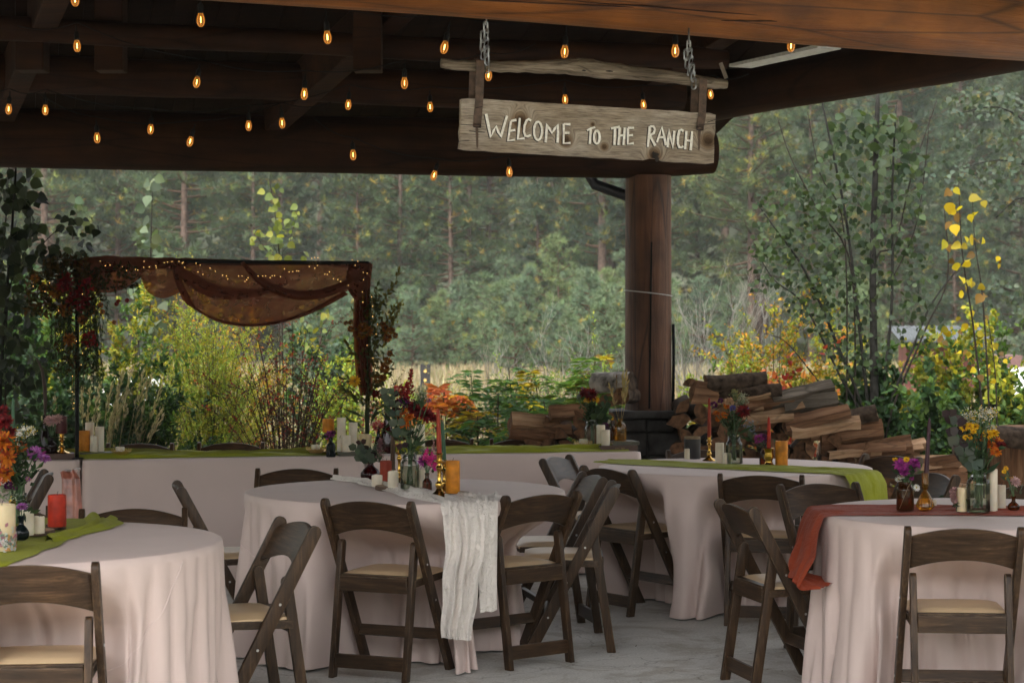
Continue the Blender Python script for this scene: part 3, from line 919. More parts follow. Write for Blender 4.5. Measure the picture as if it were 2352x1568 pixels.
# leather straps: loop over branch, down across the plank front, buckle and tongue
for (xa, ya, xb, yb, xc, yc) in ((1102, 140, 1096, 330, 1096, 342), (1613, 180, 1607, 336, 1605, 347)):
    st = empty('strap'); st.parent = sign
    mb = MB()
    p0, p1 = sl(xa, ya, off=-.012), sl(xb - 1, yb - 38, off=-.008)
    seq = [sl(xa - 6, ya + 6, off=.045), sl(xa - 2, ya - 5, off=.018), p0, sl(xa - 1, ya + 30, off=-.016), sl(xa - 2, ya + 86, off=-.010), p1]
    hw = .0175
    mb.grid([[p - Vector((hw, 0, 0)), p + Vector((hw, 0, 0))] for p in seq])
    mb.grid([[p + Vector((hw, .003, 0)), p + Vector((-hw, .003, 0))] for p in seq])
    mb.grid([[p + Vector((-hw, .003, 0)), p + Vector((-hw, 0, 0))] for p in seq])
    mb.grid([[p + Vector((hw, 0, 0)), p + Vector((hw, .003, 0))] for p in seq])
    mb.build('band', M['leather'], st, smooth=40)
    mb = MB()
    seq = [sl(xa - 10, ya + 4, off=.042), sl(xa - 12, ya + 60, off=.042), sl(xa - 13, ya + 100, off=.042)]
    mb.grid([[p - Vector((hw, 0, 0)), p + Vector((hw, 0, 0))] for p in seq]); mb.build('back_band', M['leather'], st)
    mb = MB()
    zb = sl(xb - 1, yb - 38, off=-.012)
    for a, b_ in (((-.015, .010), (.015, .010)), ((-.015, -.002), (.015, -.002)), ((-.015, .010), (-.015, -.002)), ((.015, .010), (.015, -.002))):
        mb.tube([zb + Vector((a[0], 0, a[1])), zb + Vector((b_[0], 0, b_[1]))], .0024, n=6)
    z2 = sl(xa - 3, ya + 108, off=-.013)
    mb.tube([z2 + Vector((-.014, 0, -.003)), z2 + Vector((.015, 0, .004))], .0026, n=6)
    mb.build('buckle', M['rust'], st, smooth=True)
    mb = MB()
    a = sl(xb - 1, yb - 36, off=-.006); b_ = sl(xc, yc, off=-.006)
    mb.prism([a + Vector((-.006, 0, 0)), a + Vector((.006, 0, 0)), b_ + Vector((.0035, 0, .012)), b_ + Vector((0, 0, 0)), b_ + Vector((-.0035, 0, .012))], (0, 0, 0), (0, .004, 0))
    mb.build('tongue', M['leather'], st)
    mb = MB()
    for k in (22, 60, 78):
        q = sl(xa - 1, ya + k, off=-.0165); mb.box(q, (.003, .001, .004))
    mb.build('punched_hole', M['cut'], st)
# chains
def chain(p0, p1, parent, sag):
    ch = empty('chain'); ch.parent = parent
    L = (p1 - p0).length
    pitch = .036
    n = max(2, int(round(L / pitch)))
    for i in range(n):
        c = p0.lerp(p1, (i + .5) / n)
        c.x += sag * math.sin(math.pi * (i + .5) / n)
        mb = MB()
        r, hl = .0115, .0125
        loop = []
        for k in range(18):
            a = 2 * math.pi * k / 18
            loop.append(Vector((r * math.cos(a), 0, r * math.sin(a) + (hl if math.sin(a) > 0 else -hl))))
        ang = R_(35) + (R_(90) if i % 2 else 0)
        rot = Matrix.Rotation(ang, 3, 'Z') @ Matrix.Rotation(R_(4 * (i % 3 - 1)), 3, 'Y')
        loop = [rot @ v + c for v in loop]
        mb.tube(loop + [loop[0]], .0042, n=8, cap=False)
        mb.build('chain_link', M['chain'], ch, smooth=True)
    return ch
bm_l = sl(1117, 46); bm_l.y = .02
bm_r = sl(1583, 90); bm_r.y = .02
for (top_, px, py) in ((bm_l, 1117, 166), (bm_r, 1592, 202)):
    e = sl(px, py); e.y = -.016
    chain(top_ - Vector((0, 0, .012)), e, sign, 0)
    e2 = e + Vector((-.016, .012, .055)); t2 = top_ - Vector((.008, -.012, .05))
    chain(t2, e2, sign, -.003)
    mb = MB(); mb.tube([top_ + Vector((0, 0, .05)), top_ + Vector((.003, 0, .0)), top_ + Vector((-.006, 0, -.012)), top_ + Vector((.004, 0, -.02))], .004, n=6); mb.build('hook', M['chain'], sign, smooth=True)

# ------------------------------------------------------------------ string lights
M['bulb_glass'] = emit('amber_bulb_glass', (1.0, .40, .07), .03, mix=(.97, .72, .38))
M['filament'] = emit('bulb_filament', (1.0, .60, .20), 4.5)
def string_light(label, ds, bulbs, ends, drop=.035):
    root = empty('string_light', (0, ds[0], 0), 0, label, 'string lights', 'string lights under the pavilion roof')
    O = Vector((0, ds[0], 0))
    bulbs = sorted(bulbs)
    knots = [ends[0]] + [(px, py, None) for px, py in bulbs] + [ends[1]]
    n = len(bulbs)
    Pb = []
    for i, (px, py) in enumerate(bulbs):
        d = ds[0] + (ds[1] - ds[0]) * (px - bulbs[0][0]) / max(1, bulbs[-1][0] - bulbs[0][0])
        Pb.append(at(px, py, d))
    cpts = []
    e0 = at(ends[0][0], ends[0][1], ds[0]); e1 = at(ends[1][0], ends[1][1], ds[1])
    allp = [e0] + [p + Vector((0, 0, .105 + drop)) for p in Pb] + [e1]
    for i in range(len(allp) - 1):
        for k in range(6):
            t = k / 6
            p = allp[i].lerp(allp[i + 1], t); p.z -= .03 * math.sin(math.pi * t)
            cpts.append(p - O)
    cpts.append(e1 - O)
    mb = MB(); mb.tube(cpts, .0034, n=5); mb.build('cable', M['rubber'], root, smooth=True)
    rg = random.Random(len(bulbs))
    for i, p in enumerate(Pb):
        q = p - O
        mb = MB()
        mb.lathe([(.002, -.042), (.010, -.040), (.018, -.031), (.0228, -.016), (.0235, -.004), (.021, .010), (.016, .024), (.0135, .034)], n=18, cap1=False)
        b = mb.build('bulb', M['bulb_glass'], root, smooth=True, loc=q)
        b.scale = (.86, .86, .86)
        b.rotation_euler = (rg.uniform(-.1, .1), rg.uniform(-.14, .14) * (3 if rg.random() < .15 else 1), rg.uniform(0, 3))
        mb = MB(); mb.lathe([(.0145, .034), (.0165, .038), (.0165, .075), (.012, .085), (.006, .09), (.005, .105 + drop)], n=12); mb.build('socket', M['rubber'], b, smooth=40)
        mb = MB()
        for s in (-1, 1): mb.tube([(s * .0016, 0, -.018), (s * .0024, 0, .0), (s * .0014, 0, .014)], .0013, n=5)
        mb.build('filament', M['filament'], b)
string_light('string of amber bulbs nearest the front log beam, passing behind the sign top', (9.2, 9.9), [(172, -2), (461, 45), (752, 85), (1021, 108), (1297, 118), (1551, 116), (1817, 104)], ((20, -60), (1900, 60)), drop=.05)
string_light('string of amber bulbs across the middle rafters ending behind the sign branch', (10.6, 11.0), [(177, 105), (452, 188), (699, 215), (929, 190), (1122, 172)], ((40, 60), (1230, 100)), drop=.02)
string_light('long string of amber bulbs level along the ceiling boards above the back beam', (12.1, 12.9), [(20, 250), (104, 252), (346, 296), (571, 288), (800, 240), (988, 245), (1298, 228), (1478, 240), (1632, 216)], ((-60, 200), (1720, 170)), drop=.02)
string_light('short string of three amber bulbs before the left half of the back beam', (12.0, 12.2), [(223, 316), (437, 324), (648, 282)], ((90, 215), (760, 235)), drop=.02)
string_light('lowest string of three amber bulbs dipping below the back beam left of the sign', (12.2, 12.4), [(811, 355), (997, 402), (1170, 394)], ((720, 270), (1330, 330)), drop=.0)
# ------------------------------------------------------------------ folding chairs
def chairwood(nm, sc3):
    m, t, p = newmat(nm)
    v = coords(t, sc3, True)
    n1 = N(t, 'ShaderNodeTexNoise'); n1.inputs['Scale'].default_value = 13; n1.inputs['Detail'].default_value = 8; n1.inputs['Roughness'].default_value = .7; n1.inputs['Distortion'].default_value = .5
    t.links.new(v, n1.inputs['Vector'])
    v2 = coords(t, (1, 1, 1), True)
    n2 = N(t, 'ShaderNodeTexNoise'); n2.inputs['Scale'].default_value = 6; n2.inputs['Detail'].default_value = 5
    t.links.new(v2, n2.inputs['Vector'])
    r1 = ramp(t, [(.3, (.014, .0072, .0034)), (.52, (.041, .0228, .0112)), (.72, (.092, .054, .028)), (.86, (.165, .104, .058))])
    r2 = ramp(t, [(.3, (.7, .7, .72)), (.72, (1.35, 1.28, 1.2))])
    t.links.new(n1.outputs['Fac'], r1.inputs[0]); t.links.new(n2.outputs['Fac'], r2.inputs[0])
    mx = N(t, 'ShaderNodeMix', data_type='RGBA', blend_type='MULTIPLY'); mx.inputs[0].default_value = 1
    t.links.new(r1.outputs[0], mx.inputs[6]); t.links.new(r2.outputs[0], mx.inputs[7])
    # worn edges: compare bevelled normal with the true normal
    bv = N(t, 'ShaderNodeBevel'); bv.samples = 4; bv.inputs['Radius'].default_value = .006
    ge = N(t, 'ShaderNodeNewGeometry')
    dt = N(t, 'ShaderNodeVectorMath', operation='DOT_PRODUCT'); t.links.new(bv.outputs[0], dt.inputs[0]); t.links.new(ge.outputs['Normal'], dt.inputs[1])
    ed = N(t, 'ShaderNodeMapRange'); ed.inputs['From Min'].default_value = .985; ed.inputs['From Max'].default_value = .86; ed.inputs['To Min'].default_value = 0; ed.inputs['To Max'].default_value = 1
    t.links.new(dt.outputs['Value'], ed.inputs['Value'])
    n3 = N(t, 'ShaderNodeTexNoise'); n3.inputs['Scale'].default_value = 20; n3.inputs['Detail'].default_value = 6
    t.links.new(v2, n3.inputs['Vector'])
    mr = N(t, 'ShaderNodeMapRange'); mr.inputs['From Min'].default_value = .45; mr.inputs['From Max'].default_value = .68
    t.links.new(n3.outputs['Fac'], mr.inputs['Value'])
    mu = N(t, 'ShaderNodeMath', operation='MULTIPLY'); t.links.new(ed.outputs[0], mu.inputs[0]); t.links.new(mr.outputs[0], mu.inputs[1])
    m2 = N(t, 'ShaderNodeMix', data_type='RGBA'); m2.inputs[7].default_value = (.24, .165, .10, 1)
    t.links.new(mu.outputs[0], m2.inputs[0]); t.links.new(mx.outputs[2], m2.inputs[6])
    t.links.new(m2.outputs[2], p.inputs['Base Color'])
    p.inputs['Roughness'].default_value = .45; p.inputs['Specular IOR Level'].default_value = .24
    b = N(t, 'ShaderNodeBump'); b.inputs['Strength'].default_value = .18; b.inputs['Distance'].default_value = .004
    t.links.new(n1.outputs['Fac'], b.inputs['Height']); t.links.new(b.outputs[0], p.inputs['Normal'])
    return m
M['chair'] = chairwood('stained_chair_wood', (5, 5, .4))
M['chair_across'] = chairwood('stained_chair_wood_across', (.4, 5, 5))
M['vinyl'] = simple('cream_vinyl', (.56, .40, .235), .42, nscale=5, var=.06, bump=.05)
M['bolt'] = simple('steel_bolt', (.45, .45, .45), .3, metal=.9)

def post_y(z):      # long side member: back top at y=-.20, front foot at y=+.215
    return -.20 + (.785 - z) / .785 * .415
def rear_y(z):
    return -.175 + .09 * z / .6
def side_profile(fn, z0, z1, depth, x):
    """stadium ended bar seen from the side, following fn(z)"""
    a = Vector((x, fn(z0), z0)); b_ = Vector((x, fn(z1), z1))
    d = (b_ - a).normalized(); n = Vector((0, d.z, -d.y))
    poly = [a - n * depth / 2, a + n * depth / 2]
    for k in range(0, 7):
        t = math.pi * k / 6
        poly.append(b_ - d * depth / 2 + n * (depth / 2 * math.cos(t)) + d * (depth / 2 * math.sin(t)))
    # level foot
    poly[0].y = fn(z0) - depth / 2 / max(.3, abs(d.z)); poly[0].z = z0
    poly[1].y = fn(z0) + depth / 2 / max(.3, abs(d.z)); poly[1].z = z0
    return poly

def make_chair():
    r = empty('folding_chair')
    tag(r, 'chair', 'chair', 'brown folding chairs with cream seats round the tables')
    for s in (-1, 1):
        x = s * .2095
        mb = MB(); mb.prism(side_profile(post_y, 0, .785, .052, x), (-.0125, 0, 0), (.0125, 0, 0))
        lg = mb.build('leg', M['chair'], r, smooth=35, bevel=.005, segs=2, recalc=True)
        for z in (.50, .335, .17):
            q = Vector((s * (.2095 + .0125), post_y(z), z))
            mb = MB(); mb.tube([q, q + Vector((s * .0025, 0, 0))], [.0055, .0045], n=8)
            mb.build('bolt', M['bolt'], lg)
        x = s * .178
        mb = MB(); mb.prism(side_profile(rear_y, 0, .60, .042, x), (-.0125, 0, 0), (.0125, 0, 0))
        lg = mb.build('leg', M['chair'], r, smooth=35, bevel=.005, segs=2, recalc=True)
    # backrest: arched, dished panel
    def rail(name, zt, zb, th, at_y, W):
        mb = MB(); nx, nz = 16, 4
        Fr, Bk = [], []
        for i in range(nx + 1):
            u = -1 + 2 * i / nx
            a, b_ = zt(u), zb(u)
            rf, rb = [], []
            for j in range(nz + 1):
                z = a + (b_ - a) * j / nz
                y = at_y(z) - .022 * (1 - u * u)
                rf.append((u * W, y + th / 2, z)); rb.append((u * W, y - th / 2, z))
            Fr.append(rf); Bk.append(rb)
        mb.grid(Fr); mb.grid(Bk)
        mb.grid([[f[0], b_[0]] for f, b_ in zip(Fr, Bk)]); mb.grid([[f[-1], b_[-1]] for f, b_ in zip(Fr, Bk)])
        mb.grid([[f, b_] for f, b_ in zip(Fr[0], Bk[0])]); mb.grid([[f, b_] for f, b_ in zip(Fr[-1], Bk[-1])])
        me = mb.mesh(name, M['chair_across'], recalc=False)
        bm = bmesh.new(); bm.from_mesh(me); bmesh.ops.remove_doubles(bm, verts=bm.verts, dist=1e-5)
        bmesh.ops.recalc_face_normals(bm, faces=bm.faces)
        es = [e for e in bm.edges if len(e.link_faces) == 2 and e.calc_face_angle(0) > .9]
        bmesh.ops.bevel(bm, geom=es, offset=.004, segments=2, affect='EDGES', profile=.6)
        bm.to_mesh(me); bm.free(); shade(me, 40)
        return link(name, me, r)
    rail('backrest', lambda u: .782 - .034 * u * u, lambda u: .655 - .038 * u * u, .017, lambda z: post_y(z) + .004, .198)
    # seat frame: side rails, front rail, rear apron
    mb = MB()
    for s in (-1, 1):
        mb.beam((s * .1805, -.112, .418), (s * .1805, .235, .430), .026, .030)
    mb.beam((-.167, .222, .4295), (.167, .222, .4295), .028, .026)
    mb.beam((-.167, -.070, .4200), (.167, -.070, .4200), .028, .024)
    mb.build('seat_frame', M['chair_across'], r, bevel=.004)
    mb = MB(); mb.beam((-.165, -.128, .410), (.165, -.128, .410), .020, .066)
    mb.build('apron', M['chair_across'], r, bevel=.004)
    mb = MB(); mb.beam((-.165, -.120, .4475), (.165, -.120, .4475), .034, .008); mb.build('seat_edge', M['chair_across'], r, bevel=.002)
    # cushion
    mb = MB(); nx, ny = 10, 10
    def cus(u, v):
        e = (1 - abs(u) ** 5) * (1 - abs(v) ** 5)
        w = .186 + .006 * v
        return (u * w, .062 + v * .178, .446 + .020 * e ** .6)
    mb.grid([[cus(-1 + 2 * i / nx, -1 + 2 * j / ny) for j in range(ny + 1)] for i in range(nx + 1)])
    bt = []
    for i in range(nx + 1): bt.append((-1 + 2 * i / nx, -1))
    for j in range(1, ny + 1): bt.append((1, -1 + 2 * j / ny))
    for i in range(1, nx + 1): bt.append((1 - 2 * i / nx, 1))
    for j in range(1, ny): bt.append((-1, 1 - 2 * j / ny))
    top = [cus(*q) for q in bt]
    mb.grid([[p_, (p_[0], p_[1], .436)] for p_ in top + [top[0]]])
    mb.build('seat_cushion', M['vinyl'], r, smooth=60)
    mb = MB(); mb.beam((-.166, rear_y(.075), .075), (.166, rear_y(.075), .075), .018, .062); mb.build('stretcher', M['chair_across'], r, bevel=.004)
    mb = MB(); mb.beam((-.197, post_y(.17), .17), (.197, post_y(.17), .17), .018, .050, up=Vector((0, .5, 1)).normalized()); mb.build('stretcher', M['chair_across'], r, bevel=.004)
    return r
CHAIRS = [
 ((-1.735, 6.18), (-1.33, 6.22), 'large folding chair cut by the left frame edge in front of the left table'),
 ((-1.37, 8.16), (-1.77, 8.10), 'folding chair behind the left table, its arched back right of the red candle'),
 ((-1.669, 9.68), (-1.559, 9.18), 'folding chair seen edge-on between the left and centre tables, leaning before the long cloth'),
 ((-.722, 7.36), (-.919, 7.79), 'side-on folding chair right of the left table, its cream seat turned left'),
 ((-.834, 8.60), (-.433, 8.43), 'folding chair seen from behind at the centre table, left of the hanging white gauze'),
 ((-.019, 8.74), (.306, 9.0), 'folding chair at the centre table right of the hanging white gauze, turned left'),
 ((.33, 11.68), (.17, 11.30), 'distant dark folding chair right of the centre table against the long cloth, facing right'),
 ((.477, 9.8), (.37, 10.3), 'folding chair right of the centre table, the farther of the two overlapping ones facing left'),
 ((.495, 9.22), (.505, 9.68), 'folding chair right of the centre table, the nearer of the two overlapping ones facing left'),
 ((.372, 10.74), (.638, 10.37), 'folding chair at the left of the far round table, seen from behind at an angle'),
 ((1.07, 10.1), (1.48, 10.0), 'folding chair seen square from behind in front of the far round table'),
 ((1.66, 9.55), (1.29, 9.40), 'folding chair behind the red runner, its back toward the far table beside the red cloth'),
 ((.891, 8.60), (1.004, 8.14), 'folding chair with the end of the red runner lying on its cream seat'),
 ((1.505, 7.36), (1.89, 7.33), 'large folding chair seen square from behind in front of the right table'),
 ((2.38, 11.42), (2.13, 11.75), 'bluish dark folding chair beyond the right end of the far round table, before the firewood'),
 ((2.27, 10.0), (2.10, 10.37), 'dark folding chair behind the purple taper candle of the right table'),
 ((2.68, 9.4), (2.28, 9.35), 'folding chair showing only its back rail at the right frame edge'),
 ((-2.24, 12.86), (-2.637, 12.86), 'folding chair behind the long table, its dark top rail next to the leftmost white candles'),
 ((-1.653, 12.96), (-2.06, 12.96), 'folding chair behind the long table, top rail before the yellow green bush'),
 ((-.28, 13.4), (-.69, 13.4), 'folding chair behind the long table half hidden by the centre bouquet and tapers'),
 ((.256, 13.4), (-.116, 13.4), 'folding chair behind the long table in front of the small firewood pile'),
 ((1.36, 12.2), (.977, 12.12), 'folding chair in shade behind the far round table below the stone base'),
 ((-.943, 10.5), (-1.36, 10.5), 'folding chair behind the centre table, its back facing the camera left of the candles'),
 ((-2.35, 10.0), (-2.49, 10.47), 'side-on folding chair beyond the left bouquet, just right of the pink satin'),
 ((-1.95, 8.25), (-2.36, 8.15), 'folding chair behind the left table, mostly hidden behind the white candles and bouquet'),
]
chair0 = make_chair()
CHF = []
for i, (pl, pr, lab) in enumerate(CHAIRS):
    o = chair0 if i == 0 else copy_tree(chair0)
    x = (Vector(pr) - Vector(pl)).normalized()
    f = Vector((-x.y, x.x))
    mid = (Vector(pl) + Vector(pr)) / 2 + f * .20
    o.location = (mid.x, mid.y, 0)
    o.rotation_euler = (0, 0, math.atan2(x.y, x.x))
    o['label'] = lab
    CHF.append((mid.copy(), x.copy(), f.copy()))

# ------------------------------------------------------------------ table cloths
TT = .76
M['cloth'] = fabric('blush_tablecloth', (.585, .465, .425), rough=.62, weave=700, bump=.06, sheen=.05, var=.03, wrinkle=.12, wscale=5)
M['seam'] = fabric('cloth_seam', (.66, .54, .505), rough=.7)
def cloth(name, label, cat, outline, normals, center, seed, nfold, amp=(.02, .06), flare=.018, rows=26, seam=None, lift=.012, rmin=0.0, mat=None, sharp=1.0, pleat=.034):
    """outline: closed list of points (x,y) round the table edge"""
    rg = random.Random(seed)
    n = len(outline)
    c = Vector(center)
    per = [0.0]
    for i in range(n): per.append(per[-1] + (Vector(outline[(i + 1) % n]) - Vector(outline[i])).length)
    Ltot = per[-1]
    folds = []
    vals = []
    for k in range(int(nfold * 1.5)):
        vals.append((rg.uniform(0, Ltot), rg.uniform(*amp) * 1.5, rg.uniform(.016, .034), rg.uniform(-.09, .09), rg.uniform(.02, .5)))
    chs = [q for i_, q in enumerate(CHF) if i_ not in (3, 12) and (c - q[0]).length < 1.9 and (c - q[0]).normalized().dot(q[2]) > .3]
    for k in range(nfold):
        folds.append((((k + rg.uniform(-.32, .32)) / nfold) * Ltot, rg.uniform(*amp), rg.uniform(.030, .065) / sharp, rg.uniform(-.10, .10), rg.uniform(.0, .35)))
    P = []
    for i in range(n):
        row = []
        p = Vector(outline[i]); nn = Vector(normals[i]); s = per[i]
        for q in (.0, .25, .5, .72, .88, .97):
            w = c.lerp(p, q)
            row.append((w.x, w.y, TT + .0016 * noise.noise(Vector((w.x * 6, w.y * 6, seed)))))
        for q, zz in ((.99, -.0008), (1.0, -.004)):
            w = c.lerp(p, q); row.append((w.x, w.y, TT + zz))
        for j in range(1, rows + 1):
            t = j / rows
            off = .004 + flare * t ** 1.2
            for (fs, a, w, lean, st) in folds:
                d = s - fs - lean * t
                d = (d + Ltot / 2) % Ltot - Ltot / 2
                ww = w * (.55 + .75 * t)
                tt = max(0, (t - st) / (1 - st))
                off += a * tt ** .8 * math.exp(-(d / ww) ** 2)
            fold = 0.0
            for (fs, a, w, lean, st) in vals:
                d = s - fs - lean * t
                d = (d + Ltot / 2) % Ltot - Ltot / 2
                tt = max(0, (t - st) / (1 - st))
                fold -= a * tt ** .6 * math.exp(-abs(d / w) ** 1.4)
            off += fold
            ph = s / .105 + 1.1 * noise.noise(Vector((s * 1.3, seed, 1))) + .25 * t * noise.noise(Vector((s * 2, seed, 5)))
            msk = .35 + .65 * smoothstep(-.25, .35, noise.noise(Vector((s * .9, seed * 1.3, 8))))
            off += pleat * t ** .65 * msk * (abs(math.sin(math.pi * ph)) ** .75 - .62)
            off += .010 * t * noise.noise(Vector((s * 2.2, t * 1.4, seed * 3.1))) + .004 * t * noise.noise(Vector((s * 7, t * 5, seed)))
            w = p + nn * off
            z = TT - .006 - (TT - .006 - lift) * t
            for (co, cx_, cf) in chs:
                v = Vector((w.x, w.y)) - co
                lx, ly = abs(v.dot(cx_)), v.dot(cf)
                tg = .275 - 1.1 * max(-.05, min(.10, off - .02)) + .02 * t
                if -.5 < ly < tg and lx < .42:
                    k = (1 - smoothstep(.205, .36 + .10 * noise.noise(Vector((s * 5, z * 2, seed + 3))), lx)) * (1 - smoothstep(.49, .72, z))
                    w = w + Vector((cf.x, cf.y)) * ((tg - ly) * k)
            if t > .98: z += .006 * noise.noise(Vector((s * 3, 0, seed)))
            row.append((w.x, w.y, z))
        P.append(row)
    mb = MB(); mb.grid(P, closed_u=True)
    o = mb.build(name, mat or M['cloth'], smooth=True, recalc=True)
    tag(o, label, cat)
    if seam:
        for (i0, i1, j0, j1) in seam:
            m2 = MB(); pts = []
            for k in range(30):
                t = k / 29
                i = i0 + (i1 - i0) * t; j = j0 + (j1 - j0) * (t + .25 * math.sin(math.pi * t) * (1 - t))
                a = Vector(P[int(i) % n][min(len(P[0]) - 2, int(j))]); b_ = Vector(P[(int(i) + 1) % n][min(len(P[0]) - 1, int(j) + 1)])
                e1 = Vector(P[(int(i) + 1) % n][min(len(P[0]) - 2, int(j))]); e2 = Vector(P[int(i) % n][min(len(P[0]) - 1, int(j) + 1)])
                fi, fj = i - int(i), j - int(j)
                q = (a * (1 - fi) + e1 * fi) * (1 - fj) + (e2 * (1 - fi) + b_ * fi) * fj
                o2 = Vector(normals[int(i) % n]); pts.append(q + Vector((o2.x, o2.y, 0)) * .0012)
            m2.tube(pts, .0018, n=5); m2.build('seam', M['seam'], o, smooth=True)
    return o, P
TAB = dict(left=(-1.82, 7.10), centre=(-.51, 9.37), far=(1.25, 11.0), right=(2.00, 8.22))
RT = .762
def circ(c, n=360, r=RT):
    o = [(c[0] + r * math.cos(2 * math.pi * i / n), c[1] + r * math.sin(2 * math.pi * i / n)) for i in range(n)]
    nn = [(math.cos(2 * math.pi * i / n), math.sin(2 * math.pi * i / n)) for i in range(n)]
    return o, nn
o, nn = circ(TAB['left'])
cl_left, _ = cloth('tablecloth', 'blush floor length cloth on the left round table, with a curved seam down its side', 'tablecloth', o, nn, TAB['left'], 5, 17, seam=((333, 294, 8, 25),))
o, nn = circ(TAB['centre'])
cl_c, Pc = cloth('tablecloth', 'blush floor length cloth on the centre round table under the white gauze runner', 'tablecloth', o, nn, TAB['centre'], 8, 20, seam=((309, 333, 12, 11), (186, 210, 9, 18)))
o, nn = circ(TAB['far'])
cl_f, _ = cloth('tablecloth', 'blush floor length cloth on the far round table in front of the firewood', 'tablecloth', o, nn, TAB['far'], 17, 21, amp=(.025, .075))
o, nn = circ(TAB['right'], r=.72)
cl_r, _ = cloth('tablecloth', 'blush floor length cloth on the right round table under the red runner', 'tablecloth', o, nn, TAB['right'], 25, 26, amp=(.025, .075))
# long tables
LA = Vector((wx(165, 11.5), 11.5)); LB = Vector((wx(1475, 12.32), 12.32))
LU = (LB - LA).normalized(); LV = Vector((-LU.y, LU.x)); LL = (LB - LA).length
def rect(u0, u1, v0, v1, r=.04, step=.03):
    pts, nr = [], []
    def seg(p, q, n_):
        m = max(2, int((Vector(q) - Vector(p)).length / step))
        for k in range(m):
            t = k / m
            pts.append((p[0] + (q[0] - p[0]) * t, p[1] + (q[1] - p[1]) * t)); nr.append(n_)
    def arc(c, a0):
        for k in range(7):
            a = a0 + math.pi / 2 * k / 7
            pts.append((c[0] + r * math.cos(a), c[1] + r * math.sin(a))); nr.append((math.cos(a), math.sin(a)))
    seg((u0 + r, v0), (u1 - r, v0), (0, -1)); arc((u1 - r, v0 + r), -math.pi / 2)
    seg((u1, v0 + r), (u1, v1 - r), (1, 0)); arc((u1 - r, v1 - r), 0)
    seg((u1 - r, v1), (u0 + r, v1), (0, 1)); arc((u0 + r, v1 - r), math.pi / 2)
    seg((u0, v1 - r), (u0, v0 + r), (-1, 0)); arc((u0 + r, v0 + r), math.pi)
    def w(q): p = LA + LU * q[0] + LV * q[1]; return (p.x, p.y)
    def d(q): p = LU * q[0] + LV * q[1]; return (p.x, p.y)
    return [w(p) for p in pts], [d(q) for q in nr], w(((u0 + u1) / 2, (v0 + v1) / 2))
for (u0, u1, seed, lab) in ((-1.30, .045, 31, 'blush cloth on the left end of the long table, left of the black arch post'),
                            (.062, 1.74, 32, 'blush cloth on the middle long table, hanging smooth behind the centre round table'),
                            (1.757, LL, 33, 'blush cloth on the right end of the long table, before the small firewood pile')):
    o, nn, c = rect(u0, u1, 0, .74)
    cloth('tablecloth', lab, 'tablecloth', o, nn, c, seed, 9, amp=(.004, .03), flare=.015, rows=14, pleat=.006)

# ------------------------------------------------------------------ runners
def runner(name, label, path, width, seed, mat, amp=.012, nv=20, nu=70, side=None, crease=5.0, base=.004, edge=0.0, cat='table runner', hem=0.0, group=None):
    """path: [(x,y,z, nx,ny,nz)], width per path point, lies on normal side"""
    P_ = [Vector(p[:3]) for p in path]; Nn = [Vector(p[3:6]) for p in path]
    cum = [0.0]
    for a, b_ in zip(P_, P_[1:]): cum.append(cum[-1] + (b_ - a).length)
    def ev(s):
        for i in range(len(P_) - 1):
            if s <= cum[i + 1] or i == len(P_) - 2:
                t = (s - cum[i]) / max(1e-6, cum[i + 1] - cum[i])
                t = max(0, min(1, t))
                return P_[i].lerp(P_[i + 1], t), Nn[i].lerp(Nn[i + 1], t).normalized(), width[i] + (width[i + 1] - width[i]) * t, (side[i].lerp(side[i + 1], t).normalized() if side else None)
    rows = []
    for i in range(nu + 1):
        s = cum[-1] * i / nu
        c, n, w, sd = ev(s)
        if sd is None:
            c2 = ev(min(cum[-1], s + .02))[0]; c1 = ev(max(0, s - .02))[0]
            tg = (c2 - c1).normalized(); sd = tg.cross(n).normalized()
        row = []
        am = amp if not hasattr(amp, '__len__') else np.interp(s, cum, amp)
        for j in range(nv + 1):
            v = -1 + 2 * j / nv
            q = v * w / 2 * (1 + .08 * noise.noise(Vector((s * 3, seed, v))))
            u = q * crease * 9
            rid = abs(noise.noise(Vector((u, s * 1.6, seed * 1.7)))) * 1.4 + .5 * abs(noise.noise(Vector((u * 2.1, s * 4, seed))))
            h_ = base + am * rid * (1 - abs(v) ** 5)
            pos = c + sd * (q + edge * noise.noise(Vector((s * 6, seed + 9, 0)))) + n * h_
            if hem: pos.z += hem * (i / nu) ** 3 * noise.noise(Vector((q * 11, seed, 2)))
            row.append(pos)
        rows.append(row)
    mb = MB(); mb.grid(rows)
    o = mb.build(name, mat, smooth=True)
    tag(o, label, cat, group)
    return o
M['green'] = fabric('olive_runner', (.25, .265, .010), rough=.85, weave=500, bump=.2, sheen=.03, var=.12, wrinkle=.35, wscale=22)
M['gauze'] = fabric('white_gauze', (.90, .83, .76), rough=.9, weave=420, bump=.5, sheen=.05, var=.08, wrinkle=1.0, wscale=46, trans=.16)
M['redcloth'] = fabric('rust_red_runner', (.26, .040, .013), rough=.9, weave=500, bump=.25, sheen=.05, var=.14, wrinkle=.4, wscale=24)
M['satin'] = simple('copper_satin', (.30, .10, .065), .32, nscale=14, var=.35, bump=.6, spec=.8)
up = (0, 0, 1)
zt = TT
